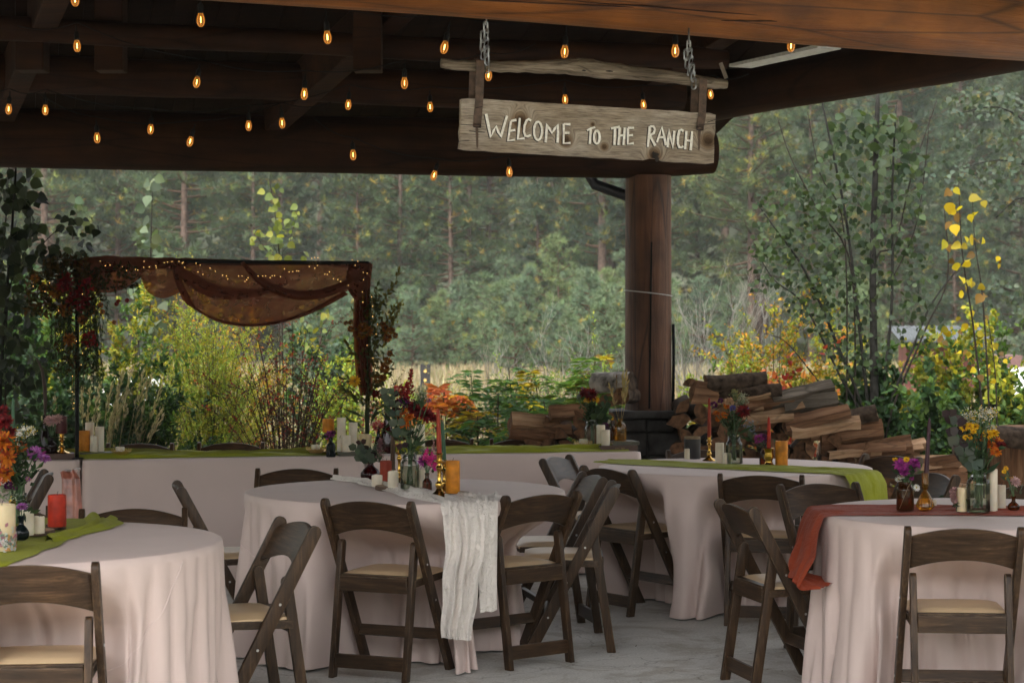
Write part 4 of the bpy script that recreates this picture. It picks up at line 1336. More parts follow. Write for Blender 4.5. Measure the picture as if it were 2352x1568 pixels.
# left table
runner('table_runner', 'olive green cloth runner lying across the left round table under the red candle',
       [(-1.93, 7.86, zt, 0, 0, 1), (-1.88, 7.4, zt, 0, 0, 1), (-1.86, 6.9, zt, 0, 0, 1), (-1.88, 6.40, zt, 0, 0, 1), (-1.89, 6.325, zt - .004, 0, -.7, .7), (-1.89, 6.30, zt - .08, 0, -1, .1), (-1.90, 6.27, .42, 0, -1, .05)],
       [.50, .52, .52, .50, .50, .48, .46], 3, M['green'], amp=.016, edge=.02)
runner('table_runner', 'loose bunched end of the olive runner behind the red candle on the left table',
       [(-1.66, 7.90, zt, 0, 0, 1), (-1.62, 7.72, zt, 0, 0, 1), (-1.60, 7.52, zt, 0, 0, 1), (-1.63, 7.3, zt, 0, 0, 1), (-1.66, 7.0, zt, 0, 0, 1)],
       [.14, .17, .13, .10, .03], 4, M['green'], amp=.034, edge=.02, nv=14, crease=2.2)
# centre gauze
runner('gauze_runner', 'crinkled white gauze runner crossing the centre table and hanging down to near the floor',
       [(-.90, 10.02, zt, 0, 0, 1), (-.74, 9.78, zt, 0, 0, 1), (-.58, 9.40, zt, 0, 0, 1), (-.42, 9.05, zt, 0, 0, 1), (-.27, 8.83, zt, 0, 0, 1), (-.205, 8.665, zt - .002, .25, -.6, .7), (-.195, 8.62, zt - .05, .3, -.95, .05), (-.215, 8.56, .50, .3, -.95, .05), (-.24, 8.50, .185, .3, -.95, .05)],
       [.07, .09, .13, .20, .28, .23, .21, .18, .13], 5, M['gauze'], amp=[.03, .03, .034, .036, .036, .03, .04, .06, .06], hem=.05, nv=30, nu=110, crease=4.5, edge=.02,
       side=[Vector(s) for s in ((.8, .55, 0), (.85, .5, 0), (.9, .42, 0), (.92, .36, 0), (.95, .3, 0), (.97, .25, 0), (.97, .25, 0), (.97, .25, 0), (.97, .25, 0))], cat='table runner')
runner('gauze_runner', 'short white gauze flap hanging right of the long end on the centre table',
       [(-.12, 8.95, zt, 0, 0, 1), (-.12, 8.78, zt, 0, 0, 1), (-.118, 8.70, zt - .002, .4, -.6, .7), (-.112, 8.645, zt - .06, .4, -.9, .05), (-.108, 8.62, .50, .4, -.9, .05), (-.105, 8.60, .29, .4, -.9, .05)],
       [.20, .14, .12, .10, .085, .08], 6, M['gauze'], amp=.03, hem=.05, nv=12, crease=8, side=[Vector((.93, .35, 0))] * 6)
# far table green runner
fx, fy = TAB['far']
runner('table_runner', 'olive green runner along the far round table, hanging over its right edge',
       [(fx - .68, 11.42, zt, 0, 0, 1), (fx - .35, 11.14, zt, 0, 0, 1), (fx + .05, 10.86, zt, 0, 0, 1), (fx + .36, 10.66, zt, 0, 0, 1), (fx + .54, 10.56, zt, 0, 0, 1), (fx + .625, 10.50, zt - .004, .55, -.4, .7), (fx + .655, 10.475, zt - .06, .8, -.6, .1), (fx + .69, 10.45, .36, .8, -.6, .05)],
       [.34, .36, .36, .38, .40, .42, .42, .40], 7, M['green'], amp=.018, nv=22, nu=90)
# right table red runner
rx, ry = 2.03, 8.22
runner('table_runner', 'rust red runner across the right table, hanging down its left side onto a chair seat',
       [(rx + .60, 8.22, zt, 0, 0, 1), (rx + .2, 8.24, zt, 0, 0, 1), (rx - .3, 8.25, zt, 0, 0, 1), (rx - .66, 8.26, zt, 0, 0, 1), (rx - .745, 8.26, zt - .004, -.7, 0, .7), (rx - .775, 8.22, zt - .06, -1, -.3, .1), (rx - .80, 8.16, .60, -1, -.4, .1), (rx - .835, 8.08, .487, -.9, -.3, .5), (rx - .78, 8.02, .474, 0, 0, 1), (rx - .72, 7.98, .474, 0, 0, 1)],
       [.40, .40, .40, .42, .44, .46, .48, .44, .34, .18], 9, M['redcloth'], amp=[.02, .02, .02, .02, .02, .03, .06, .07, .03, .02], nv=28, nu=110, crease=3.2,
       side=[Vector(s) for s in ((0, 1, 0),) * 7 + ((.2, 1, 0), (.5, .9, 0), (.7, .7, 0))])
# long table runner (two lengths)
def lp(u, v, z=TT): p = LA + LU * u + LV * v; return (p.x, p.y, z, 0, 0, 1)
runner('table_runner', 'crumpled olive runner along the left and middle long tables under the white candles', [lp(-1.2, .22), lp(-.4, .28), lp(.2, .24), lp(.9, .22), lp(1.5, .24), lp(1.74, .26)], [.34, .36, .34, .30, .32, .30], 11, M['green'], amp=.042, nv=18, nu=90, crease=3)
runner('table_runner', 'crumpled olive runner along the right end of the long table below the firewood pile', [lp(1.95, .24), lp(2.4, .26), lp(2.9, .22), lp(3.44, .22)], [.34, .38, .34, .30], 12, M['green'], amp=.042, nv=18, nu=70, crease=3)
# satin
q0 = at(80, 1080, 9.2)
runner('satin_cloth', 'shiny copper pink satin cloth hanging behind the left bouquet beside the side-on chair',
       [(q0.x - .03, 10.15, .80, 0, 0, 1), (q0.x - .02, 9.98, .80, 0, -.5, .7), (q0.x, 9.95, .77, 0, -1, .1), (q0.x + .015, 9.93, .55, 0, -1, 0), (q0.x + .02, 9.92, .30, 0, -1, 0)],
       [.08, .08, .09, .11, .13], 14, M['satin'], amp=.02, nv=14, side=[Vector((1, .1, 0))] * 5, cat='cloth')
# ------------------------------------------------------------------ candles, sticks, vases
def waxmat(name, col, sss=.25, var=.05, nscale=20, rough=.55):
    m = simple(name, col, rough, var=var, nscale=nscale, bump=.05, spec=.28)
    p = m.node_tree.nodes['Principled BSDF']
    p.inputs['Subsurface Weight'].default_value = sss
    p.inputs['Subsurface Radius'].default_value = (.02, .012, .006)
    return m
M['wax'] = waxmat('ivory_wax', (.70, .62, .49))
M['wax_cream'] = waxmat('cream_wax', (.68, .55, .34))
M['wax_orange'] = waxmat('orange_wax', (.52, .19, .012), var=.22, nscale=24)
M['wax_redorange'] = waxmat('red_orange_wax', (.33, .018, .004), var=.25, nscale=22, sss=.04)
M['wax_rust'] = waxmat('rust_wax', (.26, .030, .010), sss=.03)
M['wax_dark'] = waxmat('dark_purple_wax', (.035, .010, .018), sss=.05, rough=.4)
M['wax_wine'] = waxmat('wine_wax', (.06, .008, .010), sss=.05, rough=.4)
M['wax_green'] = waxmat('green_wax', (.035, .085, .045), sss=.1)
M['wax_brown'] = waxmat('brown_wax', (.06, .03, .012), sss=.05)
M['wick'] = simple('wick', (.03, .027, .024), .9)
M['brass'] = simple('brass', (.55, .33, .07), .22, metal=1.0, var=.12, nscale=40)
M['glass'] = glass('clear_glass', (.90, .92, .90), .95)
M['water'] = glass('water', (.76, .79, .70), .3, opaque=.06, ocol=(.06, .07, .04))
M['amber'] = glass('amber_glass', (.42, .13, .012), .95, opaque=.20, ocol=(.10, .035, .006))
M['gold_glass'] = glass('golden_glass', (.82, .50, .10), .95, opaque=.12, ocol=(.45, .25, .04))
M['red_glass'] = glass('wine_glass', (.25, .008, .012), .95, opaque=.3, ocol=(.04, .002, .004))
M['teal_glass'] = glass('dark_teal_glass', (.05, .10, .12), 1.0, opaque=.5, ocol=(.006, .012, .014))
M['black_glass'] = glass('near_black_glass', (.06, .02, .02), .9, opaque=.6, ocol=(.012, .005, .005))
M['slice_bark'] = simple('slice_bark', (.09, .055, .035), .9, nscale=40, var=.3, bump=.5)
M['slice_top'] = simple('slice_wood', (.30, .20, .115), .7, nscale=25, var=.2)
M['book_brown'] = simple('brown_book', (.075, .038, .026), .6)
M['book_grey'] = simple('grey_green_book', (.075, .072, .048), .6)
M['pages'] = simple('book_pages', (.40, .34, .25), .8)
M['black_can'] = simple('black_can', (.012, .011, .011), .5)
M['jute'] = simple('jute_cord', (.22, .16, .09), .9)
M['gilt'] = simple('gilt', (.60, .42, .14), .35, metal=.9)

WCANDLES = 'white pillar candles on the tables'
def place(px, py, z=TT):
    d = dep(py, z)
    return Vector((wx(px, d), d, z)), F / d
def candle(px, pyb, pyt, wpx, label, mat='wax', z=TT, d=None, melt=0.0, name='pillar_candle'):
    if d is None: p, s = place(px, pyb, z)
    else: p, s = Vector((wx(px, d), d, z)), F / d
    r = wpx / s / 2; hgt = (pyb - pyt) / s
    rg = random.Random(int(px * 7 + pyt))
    mb = MB(); n = 24
    prof = [(r * .97, 0), (r, .004), (r, hgt * .5), (r * .995, hgt - .006), (r * .96, hgt - .001), (r * .86, hgt - .0005), (r * .78, hgt - .006), (r * .3, hgt - .009)]
    mb.lathe(prof, n=n)
    if melt:
        ph = rg.uniform(0, 6)
        vs = []
        for (x, y, zz) in mb.v:
            if zz > hgt * .8:
                a = math.atan2(y, x); zz -= melt * (.5 + .5 * math.sin(a * 2 + ph)) * (zz / hgt)
            vs.append((x, y, zz))
        mb.v = vs
    o = mb.build(name, M[mat], smooth=40, loc=p)
    tag(o, label, 'candle', None)
    mb = MB(); mb.tube([(0, 0, hgt - .010), (.001, 0, hgt + .004), (.004, .001, hgt + .012)], .0012, n=5)
    mb.build('wick', M['wick'], o)
    return o
def taper(px, pyb, pyt, d, label, mat, wpx=None, tipx=None, name='taper_candle'):
    b = at(px, pyb, d); t = at(tipx if tipx is not None else px, pyt, d)
    s = F / d
    r = (wpx / s / 2) if wpx else .011
    mb = MB()
    pts = [Vector((0, 0, 0)), (t - b) * .25, (t - b) * .6, (t - b) * .93, (t - b) * .98, (t - b)]
    mb.tube(pts, [r, r * .98, r * .82, r * .66, r * .45, r * .12], n=14)
    o = mb.build(name, M[mat], smooth=60, loc=b); tag(o, label, 'candle')
    mb = MB(); mb.tube([t - b - Vector((0, 0, .003)), t - b + Vector((.001, 0, .009))], .0011, n=5); mb.build('wick', M['wick'], o)
    return o
STICK = [(.050, 0), (.052, .004), (.046, .010), (.030, .020), (.018, .030), (.012, .042), (.017, .052), (.0195, .060), (.015, .069), (.0095, .078), (.0085, .120), (.012, .128), (.017, .136), (.014, .145), (.009, .152), (.0105, .160), (.024, .166), (.026, .170), (.013, .173), (.0135, .20), (.017, .203), (.0155, .206)]
def candlestick(px, pyb, pyt, label, z=TT, scale_r=1.0, mat='brass', name='candlestick', prof=None, n=24, d=None, **kw):
    if d is None: p, s = place(px, pyb, z)
    else: p, s = Vector((wx(px, d), d, z)), F / d
    h_ = (pyb - pyt) / s
    prof = prof or STICK
    k = h_ / prof[-1][1]
    mb = MB(); mb.lathe([(r * scale_r, zz * k) for r, zz in prof], n=n, **kw)
    o = mb.build(name, M[mat], smooth=50, loc=p); tag(o, label, 'candlestick')
    return o, p, s, h_
def vessel(px, pyb, pyt, prof, label, mat, name, cat, z=TT, rpx=None, d=None, n=28, water=0.0, **kw):
    """prof in units of max radius / height"""
    if d is None: p, s = place(px, pyb, z)
    else: p, s = Vector((wx(px, d), d, z)), F / d
    h_ = (pyb - pyt) / s; r = rpx / s
    mb = MB(); mb.lathe([(a * r, b_ * h_) for a, b_ in prof], n=n, cap1=False, **kw)
    o = mb.build(name, M[mat], smooth=50, loc=p); tag(o, label, cat)
    if water:
        mb = MB(); mb.lathe([(a * r * .94, max(.004, b_ * h_)) for a, b_ in prof if b_ <= water] , n=n); mb.build('water', M['water'], o, smooth=50)
    return o, p, s
JAR = [(.0, .0), (.92, 0), (.99, .02), (1, .06), (1, .62), (.97, .70), (.82, .76), (.72, .79), (.70, .83), (.76, .84), (.70, .86), (.75, .88), (.70, .90), (.75, .92), (.71, .94), (.74, .97), (.72, 1.0), (.66, 1.0), (.66, .96)]
BOTTLE = [(0, 0), (.95, 0), (1, .03), (1, .52), (.92, .60), (.52, .70), (.40, .74), (.40, .90), (.50, .91), (.50, .96), (.42, 1.0), (.34, 1.0)]
BUD = [(0, 0), (.5, 0), (.85, .08), (1, .22), (.98, .34), (.75, .48), (.36, .62), (.30, .70), (.34, .85), (.50, 1.0), (.46, 1.0)]
FLASK = [(0, 0), (.9, 0), (1, .04), (.95, .2), (.62, .5), (.36, .72), (.30, .86), (.36, .96), (.40, 1.0), (.34, 1.0)]
def wood_slice(px, py, wpx, label, z=TT, h_=.02, sq=.75):
    p, s = place(px, py, z)
    r = wpx / s / 2
    rg = random.Random(int(px))
    mb = MB(); n = 30
    out = []
    for k in range(n):
        a = 2 * math.pi * k / n
        rr = r * (1 + .06 * math.sin(2 * a + px) + .03 * math.sin(5 * a) + rg.uniform(-.02, .02))
        out.append((rr * math.cos(a), rr * math.sin(a) * 1.0))
    vs = [(x, y, 0) for x, y in out] + [(x * 1.01, y * 1.01, h_ * .5) for x, y in out] + [(x * .985, y * .985, h_) for x, y in out]
    fs = [(k, (k + 1) % n, n + (k + 1) % n, n + k) for k in range(n)] + [(n + k, n + (k + 1) % n, 2 * n + (k + 1) % n, 2 * n + k) for k in range(n)]
    mb.add(vs, fs, 0); mb.add(vs, [tuple(range(2 * n, 3 * n)), tuple(reversed(range(n)))], 1)
    o = mb.build('wood_slice', [M['slice_bark'], M['slice_top']], loc=p); tag(o, label, 'wood slice')
    return o

# ---- flower heads (unit radius, facing +Z)
FCACHE = {}
def flower_mesh(kind, pal, seed=0):
    key = (kind, pal, seed)
    if key in FCACHE: return FCACHE[key]
    rng = np.random.default_rng(seed + 11)
    A = Arr()
    if kind == 'mum':      # layered petals
        for (n, tilt, L, r0, z0) in ((18, 8, 1.0, .06, 0), (16, 26, .86, .06, .06), (12, 46, .66, .05, .12), (9, 66, .44, .03, .16)):
            a = np.arange(n) * 2 * np.pi / n + rng.uniform(0, 6) + rng.normal(0, .08, n)
            tl = np.radians(tilt + rng.normal(0, 6, n))
            ax = np.stack([np.cos(a) * np.cos(tl), np.sin(a) * np.cos(tl), np.sin(tl)], 1)
            nm = np.stack([-np.cos(a) * np.sin(tl), -np.sin(a) * np.sin(tl), np.cos(tl)], 1)
            pos = np.stack([r0 * np.cos(a), r0 * np.sin(a), np.full(n, z0)], 1)
            A.leaves(pos, ax, nm, L * (1 + rng.normal(0, .08, n)), .30, T_PETAL, cvar(rng, n, pal[:-1], .2))
        n = 14
        A.leaves(rng.normal(0, .07, (n, 3)) + [0, 0, .2], runit(rng, n) + [0, 0, 1], runit(rng, n), .22, .10, T_PETAL, cvar(rng, n, [pal[-1]], .2))
    elif kind == 'daisy':
        for (n, tilt, L, z0) in ((13, 6, 1.0, 0), (9, 14, .9, .03)):
            a = np.arange(n) * 2 * np.pi / n + rng.uniform(0, 6)
            tl = np.radians(tilt + rng.normal(0, 6, n))
            ax = np.stack([np.cos(a) * np.cos(tl), np.sin(a) * np.cos(tl), np.sin(tl)], 1)
            nm = np.stack([-np.cos(a) * np.sin(tl), -np.sin(a) * np.sin(tl), np.cos(tl)], 1)
            A.leaves(np.stack([.12 * np.cos(a), .12 * np.sin(a), np.full(n, z0)], 1), ax, nm, L * .9, .34, T_PETAL, cvar(rng, n, pal[:-1], .12))
        n = 40
        q = runit(rng, n); q[:, 2] = abs(q[:, 2])
        A.leaves(q * [.24, .24, .12] + [0, 0, .06], q, runit(rng, n), .12, .12, T_PETAL, cvar(rng, n, [pal[-1]], .25))
    elif kind == 'ruffle':   # carnation / peony / dahlia ball
        n = 90
        q = runit(rng, n); q[:, 2] = np.abs(q[:, 2]) * 1.0 - .25
        q /= np.linalg.norm(q, axis=1, keepdims=True)
        pos = q * rng.uniform(.25, .62, (n, 1)) * [1, 1, .8]
        A.leaves(pos, q + rng.normal(0, .35, (n, 3)), runit(rng, n), rng.uniform(.3, .48, n), rng.uniform(.3, .5, n), T_PETAL, cvar(rng, n, pal, .25))
    elif kind == 'cluster':
        n = 70
        q = runit(rng, n)
        A.leaves(q * rng.uniform(.2, .8, (n, 1)), q, runit(rng, n), .34, .26, T_PETAL, cvar(rng, n, pal, .3))
    me = A.mesh('flower_' + kind, [M['petal'], M['stem_green']])
    FCACHE[key] = me
    return me
ORANGE = ((.50, .13, .010), (.60, .20, .012), (.42, .07, .010), (.20, .05, .01))
ORBUR = ((.42, .11, .010), (.26, .032, .008), (.50, .16, .012), (.13, .014, .008))
BURG = ((.12, .008, .010), (.20, .012, .014), (.09, .006, .01), (.06, .005, .006))
PURPLE = ((.30, .03, .22), (.22, .02, .16), (.38, .06, .28), (.20, .03, .14))
DPURP = ((.10, .012, .09), (.15, .02, .12), (.07, .01, .06), (.06, .01, .05))
YELLOW = ((.62, .36, .01), (.70, .44, .02), (.55, .27, .01), (.30, .10, .01))
WHITE = ((.70, .70, .64), (.60, .60, .55), (.62, .45, .03))
LILAC = ((.30, .09, .30), (.42, .16, .40), (.22, .05, .22), (.45, .30, .05))
PINKP = ((.42, .25, .24), (.50, .32, .30), (.36, .19, .19))
CORAL = ((.62, .17, .08), (.68, .26, .14), (.52, .10, .05))
REDP = ((.42, .03, .045), (.50, .10, .10), (.58, .25, .22))
MAGENTA = ((.62, .02, .20), (.55, .03, .26), (.70, .08, .28))
DAHLIA = ((.10, .004, .006), (.16, .008, .008), (.07, .004, .005))
RUSTD = ((.16, .055, .006), (.11, .03, .005), (.20, .085, .008), (.02, .008, .005))
BLUE = ((.10, .10, .34), (.14, .12, .40), (.08, .07, .26))
PEACH = ((.55, .38, .25), (.60, .44, .30), (.48, .30, .18))

EUC = ((.085, .115, .085), (.11, .14, .105), (.065, .09, .07))
DKL = ((.03, .055, .025), (.045, .075, .03), (.02, .04, .02))
DKP = ((.045, .022, .026), (.03, .016, .02))
def bouquet(label, basep, s, mouth_z, items, name='flower_bouquet', cat='flowers', foliage=None, stem_r=.0022, kind=None, depth_spread=.05, low=.02, seed=1, r_in=.02, leaves=60, leafcol=DKL):
    """items: (kind, px, py, radius_px, palette[, count]) in picture pixels at the vase's distance"""
    d0 = basep.y
    root = empty(name, basep, 0, label, cat)
    rng = np.random.default_rng(seed); rg = random.Random(seed)
    ST = Arr(); LF = Arr(); hasleaf = False
    GC = (.06, .105, .045)
    def stem_to(q, r=stem_r):
        a = Vector((rg.uniform(-r_in, r_in), rg.uniform(-r_in, r_in), low))
        m = Vector((rg.uniform(-r_in, r_in) * .8, rg.uniform(-r_in, r_in) * .8, mouth_z))
        m.x += .1 * q.x; m.y += .1 * q.y
        pts = [a, m, m.lerp(q, .5) + Vector((.15 * (m.x - q.x) * .3, 0, .05 * (q.z - m.z))), q]
        ST.tube([tuple(p) for p in pts], r, np.array(GC) * rg.uniform(.7, 1.3), n=5, mi=0)
        return pts
    for it in items:
        k, px, py, rp, pal = it[:5]
        d = d0 + rg.uniform(-depth_spread, depth_spread)
        q = at(px, py, d) - basep
        r = rp / (F / d)
        if k in ('mum', 'daisy', 'ruffle', 'cluster'):
            pts = stem_to(q - Vector((0, 0, r * .2)))
            fo = link('flower', flower_mesh(k, pal, rg.randint(0, 2)), root, q)
            nrm = Vector((q.x * 1.5 + rg.uniform(-.25, .25), -rg.uniform(.45, 1.1), rg.uniform(.35, .9))).normalized()
            fo.rotation_mode = 'QUATERNION'
            fo.rotation_quaternion = nrm.to_track_quat('Z', 'Y') @ Euler((0, 0, rg.uniform(0, 6))).to_quaternion()
            fo.scale = (r, r, r)
        elif k == 'plume':    # celosia / astilbe: side spikes set with beads
            top = q; h_ = it[5] / (F / d); base_ = q - Vector((it[6] / (F / d) if len(it) > 6 else 0, 0, h_))
            stem_to(base_)
            A = Arr()
            n = 26
            for i in range(n):
                t = i / n
                c = np.array(base_.lerp(top, t)); ln = r * (1 - t) ** .8 * rg.uniform(.6, 1.1) + .004
                a = rg.uniform(0, 6.28); ax = np.array([math.cos(a), math.sin(a), .9]); ax /= np.linalg.norm(ax)
                m = 10
                tt = rng.uniform(.1, 1, m)
                pos = c + ax * (ln * tt)[:, None] + rng.normal(0, .0022, (m, 3))
                A.leaves(pos, runit(rng, m) + ax * .8, runit(rng, m), .011, .007, T_PETAL, cvar(rng, m, pal, .35))
            A.build('flower_plume', M['petal'], root)
        elif k == 'spike':    # snapdragon
            h_ = it[5] / (F / d); base_ = q - Vector((0, 0, h_)); stem_to(base_)
            A = Arr()
            for i in range(9):
                t = i / 8
                c = np.array(base_.lerp(q, t)); sz = r * (1.05 - .75 * t)
                m = 12
                dirs = runit(rng, m)
                a = rg.uniform(0, 6.28)
                A.leaves(c + np.array([math.cos(a), math.sin(a), 0]) * sz * .5 + dirs * sz * .25, dirs, runit(rng, m), sz * .9, sz * .7, T_PETAL, cvar(rng, m, pal, .2))
            A.build('flower_spike', M['petal'], root)
        elif k == 'filler':   # fine sprays of tiny blossoms, radius rp
            A = Arr(); cnt = it[5]
            c = np.array(q)
            ends = c + runit(rng, cnt) * rng.uniform(.3, 1, (cnt, 1)) * r
            hub = c - np.array([0, 0, r * 1.3])
            pts = stem_to(Vector(hub))
            for e in ends:
                A.tube([hub, (hub + e) / 2 + rng.normal(0, r * .08, 3), e], .0009, np.array(GC), n=3, mi=1)
            m = cnt * 6
            idx = rng.integers(0, cnt, m)
            pos = ends[idx] + rng.normal(0, .0035, (m, 3))
            A.leaves(pos, runit(rng, m), runit(rng, m), .0055, .0045, T_PETAL, cvar(rng, m, pal, .15))
            A.build('filler_sprig', [M['petal'], M['stem_green']], root)
        elif k == 'euc':      # round leaved sprig along a pixel polyline; rp leaf radius px
            A = Arr(); line = [at(x, y, d) - basep for x, y in it[5]]
            A.tube([tuple(p) for p in line], .0018, np.array((.10, .06, .05)), n=5, mi=1)
            m = it[6]
            for i in range(m):
                t = (i + .5) / m * (len(line) - 1); j = min(int(t), len(line) - 2)
                c = line[j].lerp(line[j + 1], t - j)
                tang = (line[j + 1] - line[j]).normalized()
                for sgn in (-1, 1):
                    ax = (Vector((sgn * 1.0, rg.uniform(-.9, .3), rg.uniform(-.2, .5))) + tang * .5).normalized()
                    nm = Vector((rg.uniform(-.5, .5), -1, rg.uniform(-.1, .8)))
                    rr = r * rg.uniform(.75, 1.15) * (1.15 - .4 * i / m)
                    A.leaves(np.array([c]), np.array([ax]), np.array([nm]), 2 * rr, 1.9 * rr, T_ROUND, cvar(rng, 1, pal, .25))
            A.build('leafy_sprig', [M['leaf'], M['stem_green']], root, smooth=False)
        elif k == 'blade':    # long narrow leaf
            A = Arr(); line = [at(x, y, d) - basep for x, y in it[5]]
            ax = line[-1] - line[0]
            A.leaves(np.array([line[0]]), np.array([ax]), np.array([[.2, -1, .3]]), ax.length, r * 2, T_NARROW, cvar(rng, 1, pal, .2))
            A.build('leaf', M['leaf'], root)
        elif k == 'grass':
            A = Arr(); line = [at(x, y, d) - basep for x, y in it[5]]
            A.tube([tuple(p) for p in line], .0014, np.array(pal[0]), n=4, mi=0)
            m = it[6]
            tt = rng.uniform(.55, 1, m)
            pos = np.array([list(line[0].lerp(line[-1], t)) for t in tt])
            ax = np.array(line[-1] - line[0]); ax = ax / np.linalg.norm(ax)
            A.leaves(pos + rng.normal(0, r * .3, (m, 3)), ax + rng.normal(0, .25, (m, 3)), runit(rng, m), r * 4, r * .9, T_NARROW, cvar(rng, m, pal, .2))
            A.build('dried_stalk', M['leaf'], root)
    if leaves:
        n = leaves
        mx = max((Vector(at(it[1], it[2], d0)) - basep).z for it in items)
        t = rng.uniform(0, 1, n)
        pos = np.stack([rng.normal(0, .022, n) * (1 + t), rng.normal(0, .018, n) * (1 + t), mouth_z + t * (mx - mouth_z) * .62], 1)
        ax = runit(rng, n) + [0, 0, .5]
        LF.leaves(pos, ax, runit(rng, n) + [0, -.5, .5], rng.uniform(.025, .05, n), rng.uniform(.010, .02, n), T_NARROW, cvar(rng, n, leafcol, .3))
        LF.build('foliage', M['leaf'], root)
    if ST.n: ST.build('stems', [M['stem_green'], M['stem_green']], root)
    return root

# ============================ centre table group
wood_slice(918, 1124, 108, 'large bark edged wood slice under the tall jar and white candles on the centre table', h_=.020)
wood_slice(1048, 1138, 62, 'small wood slice under the orange pillar candle on the centre table', h_=.018)
ZS_ = TT + .020
candle(866, 1116, 1089, 25, 'short white pillar candle, leftmost on the centre table beside the red vase', melt=.004, z=TT+.012)
candle(887, 1106, 1057, 29, 'rust red pillar candle behind the white ones on the centre table', 'wax_rust', z=TT+.012)
candle(903, 1119, 1080, 25, 'white pillar candle on the wood slice just left of the tall jar', z=ZS_, melt=.004)
o, p, s = vessel(851, 1105, 1048, BUD, 'squat wine red glass bud vase holding eucalyptus on the centre table', 'red_glass', 'bud_vase', 'vase', rpx=23)
bouquet('grey green eucalyptus sprig with pale bloom in the squat red vase', p, s, .115, [
    ('euc', 838, 1030, 11, EUC, [(850, 1062), (832, 1045), (815, 1025)], 4), ('euc', 842, 1040, 10, EUC, [(852, 1060), (842, 1055), (825, 1052)], 3), ('euc', 840, 1030, 9, DKP, [(852, 1060), (838, 1030), (826, 1012)], 3),
    ('filler', 865, 1030, 15, ((.35, .38, .30), (.28, .32, .24)), 60), ('filler', 872, 1045, 12, PINKP, 30), ('plume', 873, 1010, 8, ((.20, .09, .10), (.28, .14, .14)), 30)], seed=3, leaves=26, leafcol=EUC, r_in=.006)
o, p, s, h_ = candlestick(917, 1110, 1024, 'slim brass candlestick behind the jar on the centre table', scale_r=.75, z=TT + .012)
# amber holder with brown taper
o, p, s = vessel(905, 1106, 1076, [(0, 0), (.9, 0), (1, .1), (.55, .7), (.3, .9), (.32, 1.0), (.26, 1.0)], 'small amber glass taper holder between the rust and white candles on the centre table', 'gold_glass', 'taper_holder', 'candlestick', z=TT + .012, rpx=12)
taper(902, 1080, 985, p.y, 'dark brown taper candle standing between the eucalyptus and the tall jar', 'wax_brown', wpx=11)
jar_c, pj, sj = vessel(941, 1122, 1038, JAR, 'tall clear ribbed glass jar holding the mixed bouquet on the centre table', 'glass', 'glass_jar', 'jar', z=ZS_, rpx=22, water=.66)
bouquet('bouquet of orange mums, burgundy dahlias and red celosia on the centre table', pj, sj, .165, [
    ('mum', 912, 955, 14, ORANGE), ('mum', 928, 948, 13, ORANGE), ('mum', 940, 960, 14, ORANGE), ('mum', 931, 975, 13, ORANGE),
    ('mum', 958, 945, 22, BURG), ('mum', 978, 955, 22, BURG), ('mum', 946, 935, 16, BURG), ('mum', 992, 962, 15, BURG),
    ('ruffle', 928, 925, 15, DPURP), ('ruffle', 942, 932, 12, DPURP),
    ('plume', 945, 848, 18, ((.20, .010, .012), (.28, .02, .015), (.15, .008, .01)), 80, 4), ('plume', 935, 880, 10, ((.22, .012, .014), (.30, .02, .02)), 45, 0),
    ('plume', 922, 885, 9, ((.18, .02, .012), (.25, .04, .02)), 40, -6),
    ('filler', 968, 905, 24, ((.22, .26, .14), (.30, .32, .20), (.5, .5, .4)), 80),
    ('euc', 900, 910, 12, EUC, [(925, 1010), (905, 960), (898, 925), (890, 895)], 6), ('euc', 900, 930, 11, EUC, [(925, 1010), (912, 970), (908, 935), (903, 890)], 5), ('euc', 915, 900, 9, DKP, [(922, 960), (918, 925), (915, 900)], 3),
    ('blade', 890, 950, 6, DKL, [(925, 995), (870, 942)]), ('blade', 890, 930, 6, DKL, [(918, 975), (872, 920)]), ('blade', 890, 950, 5, DKL, [(930, 1015), (880, 985)]), ('blade', 980, 990, 6, DKL, [(945, 1025), (975, 995)]), ('blade', 980, 990, 5, DKL, [(950, 1025), (985, 1010)]),
    ('euc', 905, 1000, 8, DKP, [(930, 1035), (915, 1010), (905, 985)], 3), ('ruffle', 985, 920, 7, LILAC), ('ruffle', 1005, 985, 8, DPURP), ('ruffle', 955, 1005, 6, BURG)], seed=5, leaves=120, r_in=.016)
candle(966, 1127, 1078, 26, 'white pillar candle right behind the tall jar, half hidden by the small amber bottle', z=TT + .006)
o, p, s = vessel(981, 1134, 1085, BOTTLE, 'small brown glass bottle with pink snapdragon on the centre table', 'amber', 'small_bottle', 'bottle', rpx=11, z=TT + .008)
bouquet('magenta snapdragon and purple mum in the small brown bottle on the centre table', p, s, .10, [
    ('spike', 980, 1028, 9, MAGENTA, 30), ('spike', 993, 1040, 11, MAGENTA, 30), ('spike', 996, 1010, 6, PINKP, 30), ('mum', 972, 1060, 14, PURPLE), ('ruffle', 988, 1062, 10, MAGENTA), ('ruffle', 1000, 1050, 8, MAGENTA), ('filler', 972, 1035, 10, ((.2, .24, .12), (.4, .4, .3)), 20)], seed=8, leaves=20, r_in=.004)
o, p, s, h_ = candlestick(1009, 1142, 1040, 'tall brass candlestick with the rust red taper at the front of the centre table', z=TT + .008)
taper(1009, 1043, 938, p.y, 'rust red taper candle in the tall brass candlestick, tallest on the centre table', 'wax_rust', wpx=12, tipx=1006)
o, p, s, h_ = candlestick(1020, 1131, 1055, 'second brass candlestick just behind the tall one on the centre table', z=TT + .008, scale_r=.8)
taper(1020, 1060, 968, p.y, 'dark green taper candle behind the rust red one on the centre table', 'wax_green', wpx=11, tipx=1016)
candle(1040, 1132, 1057, 33, 'large mottled orange pillar candle at the right of the centre table group', 'wax_orange', z=TT + .018)

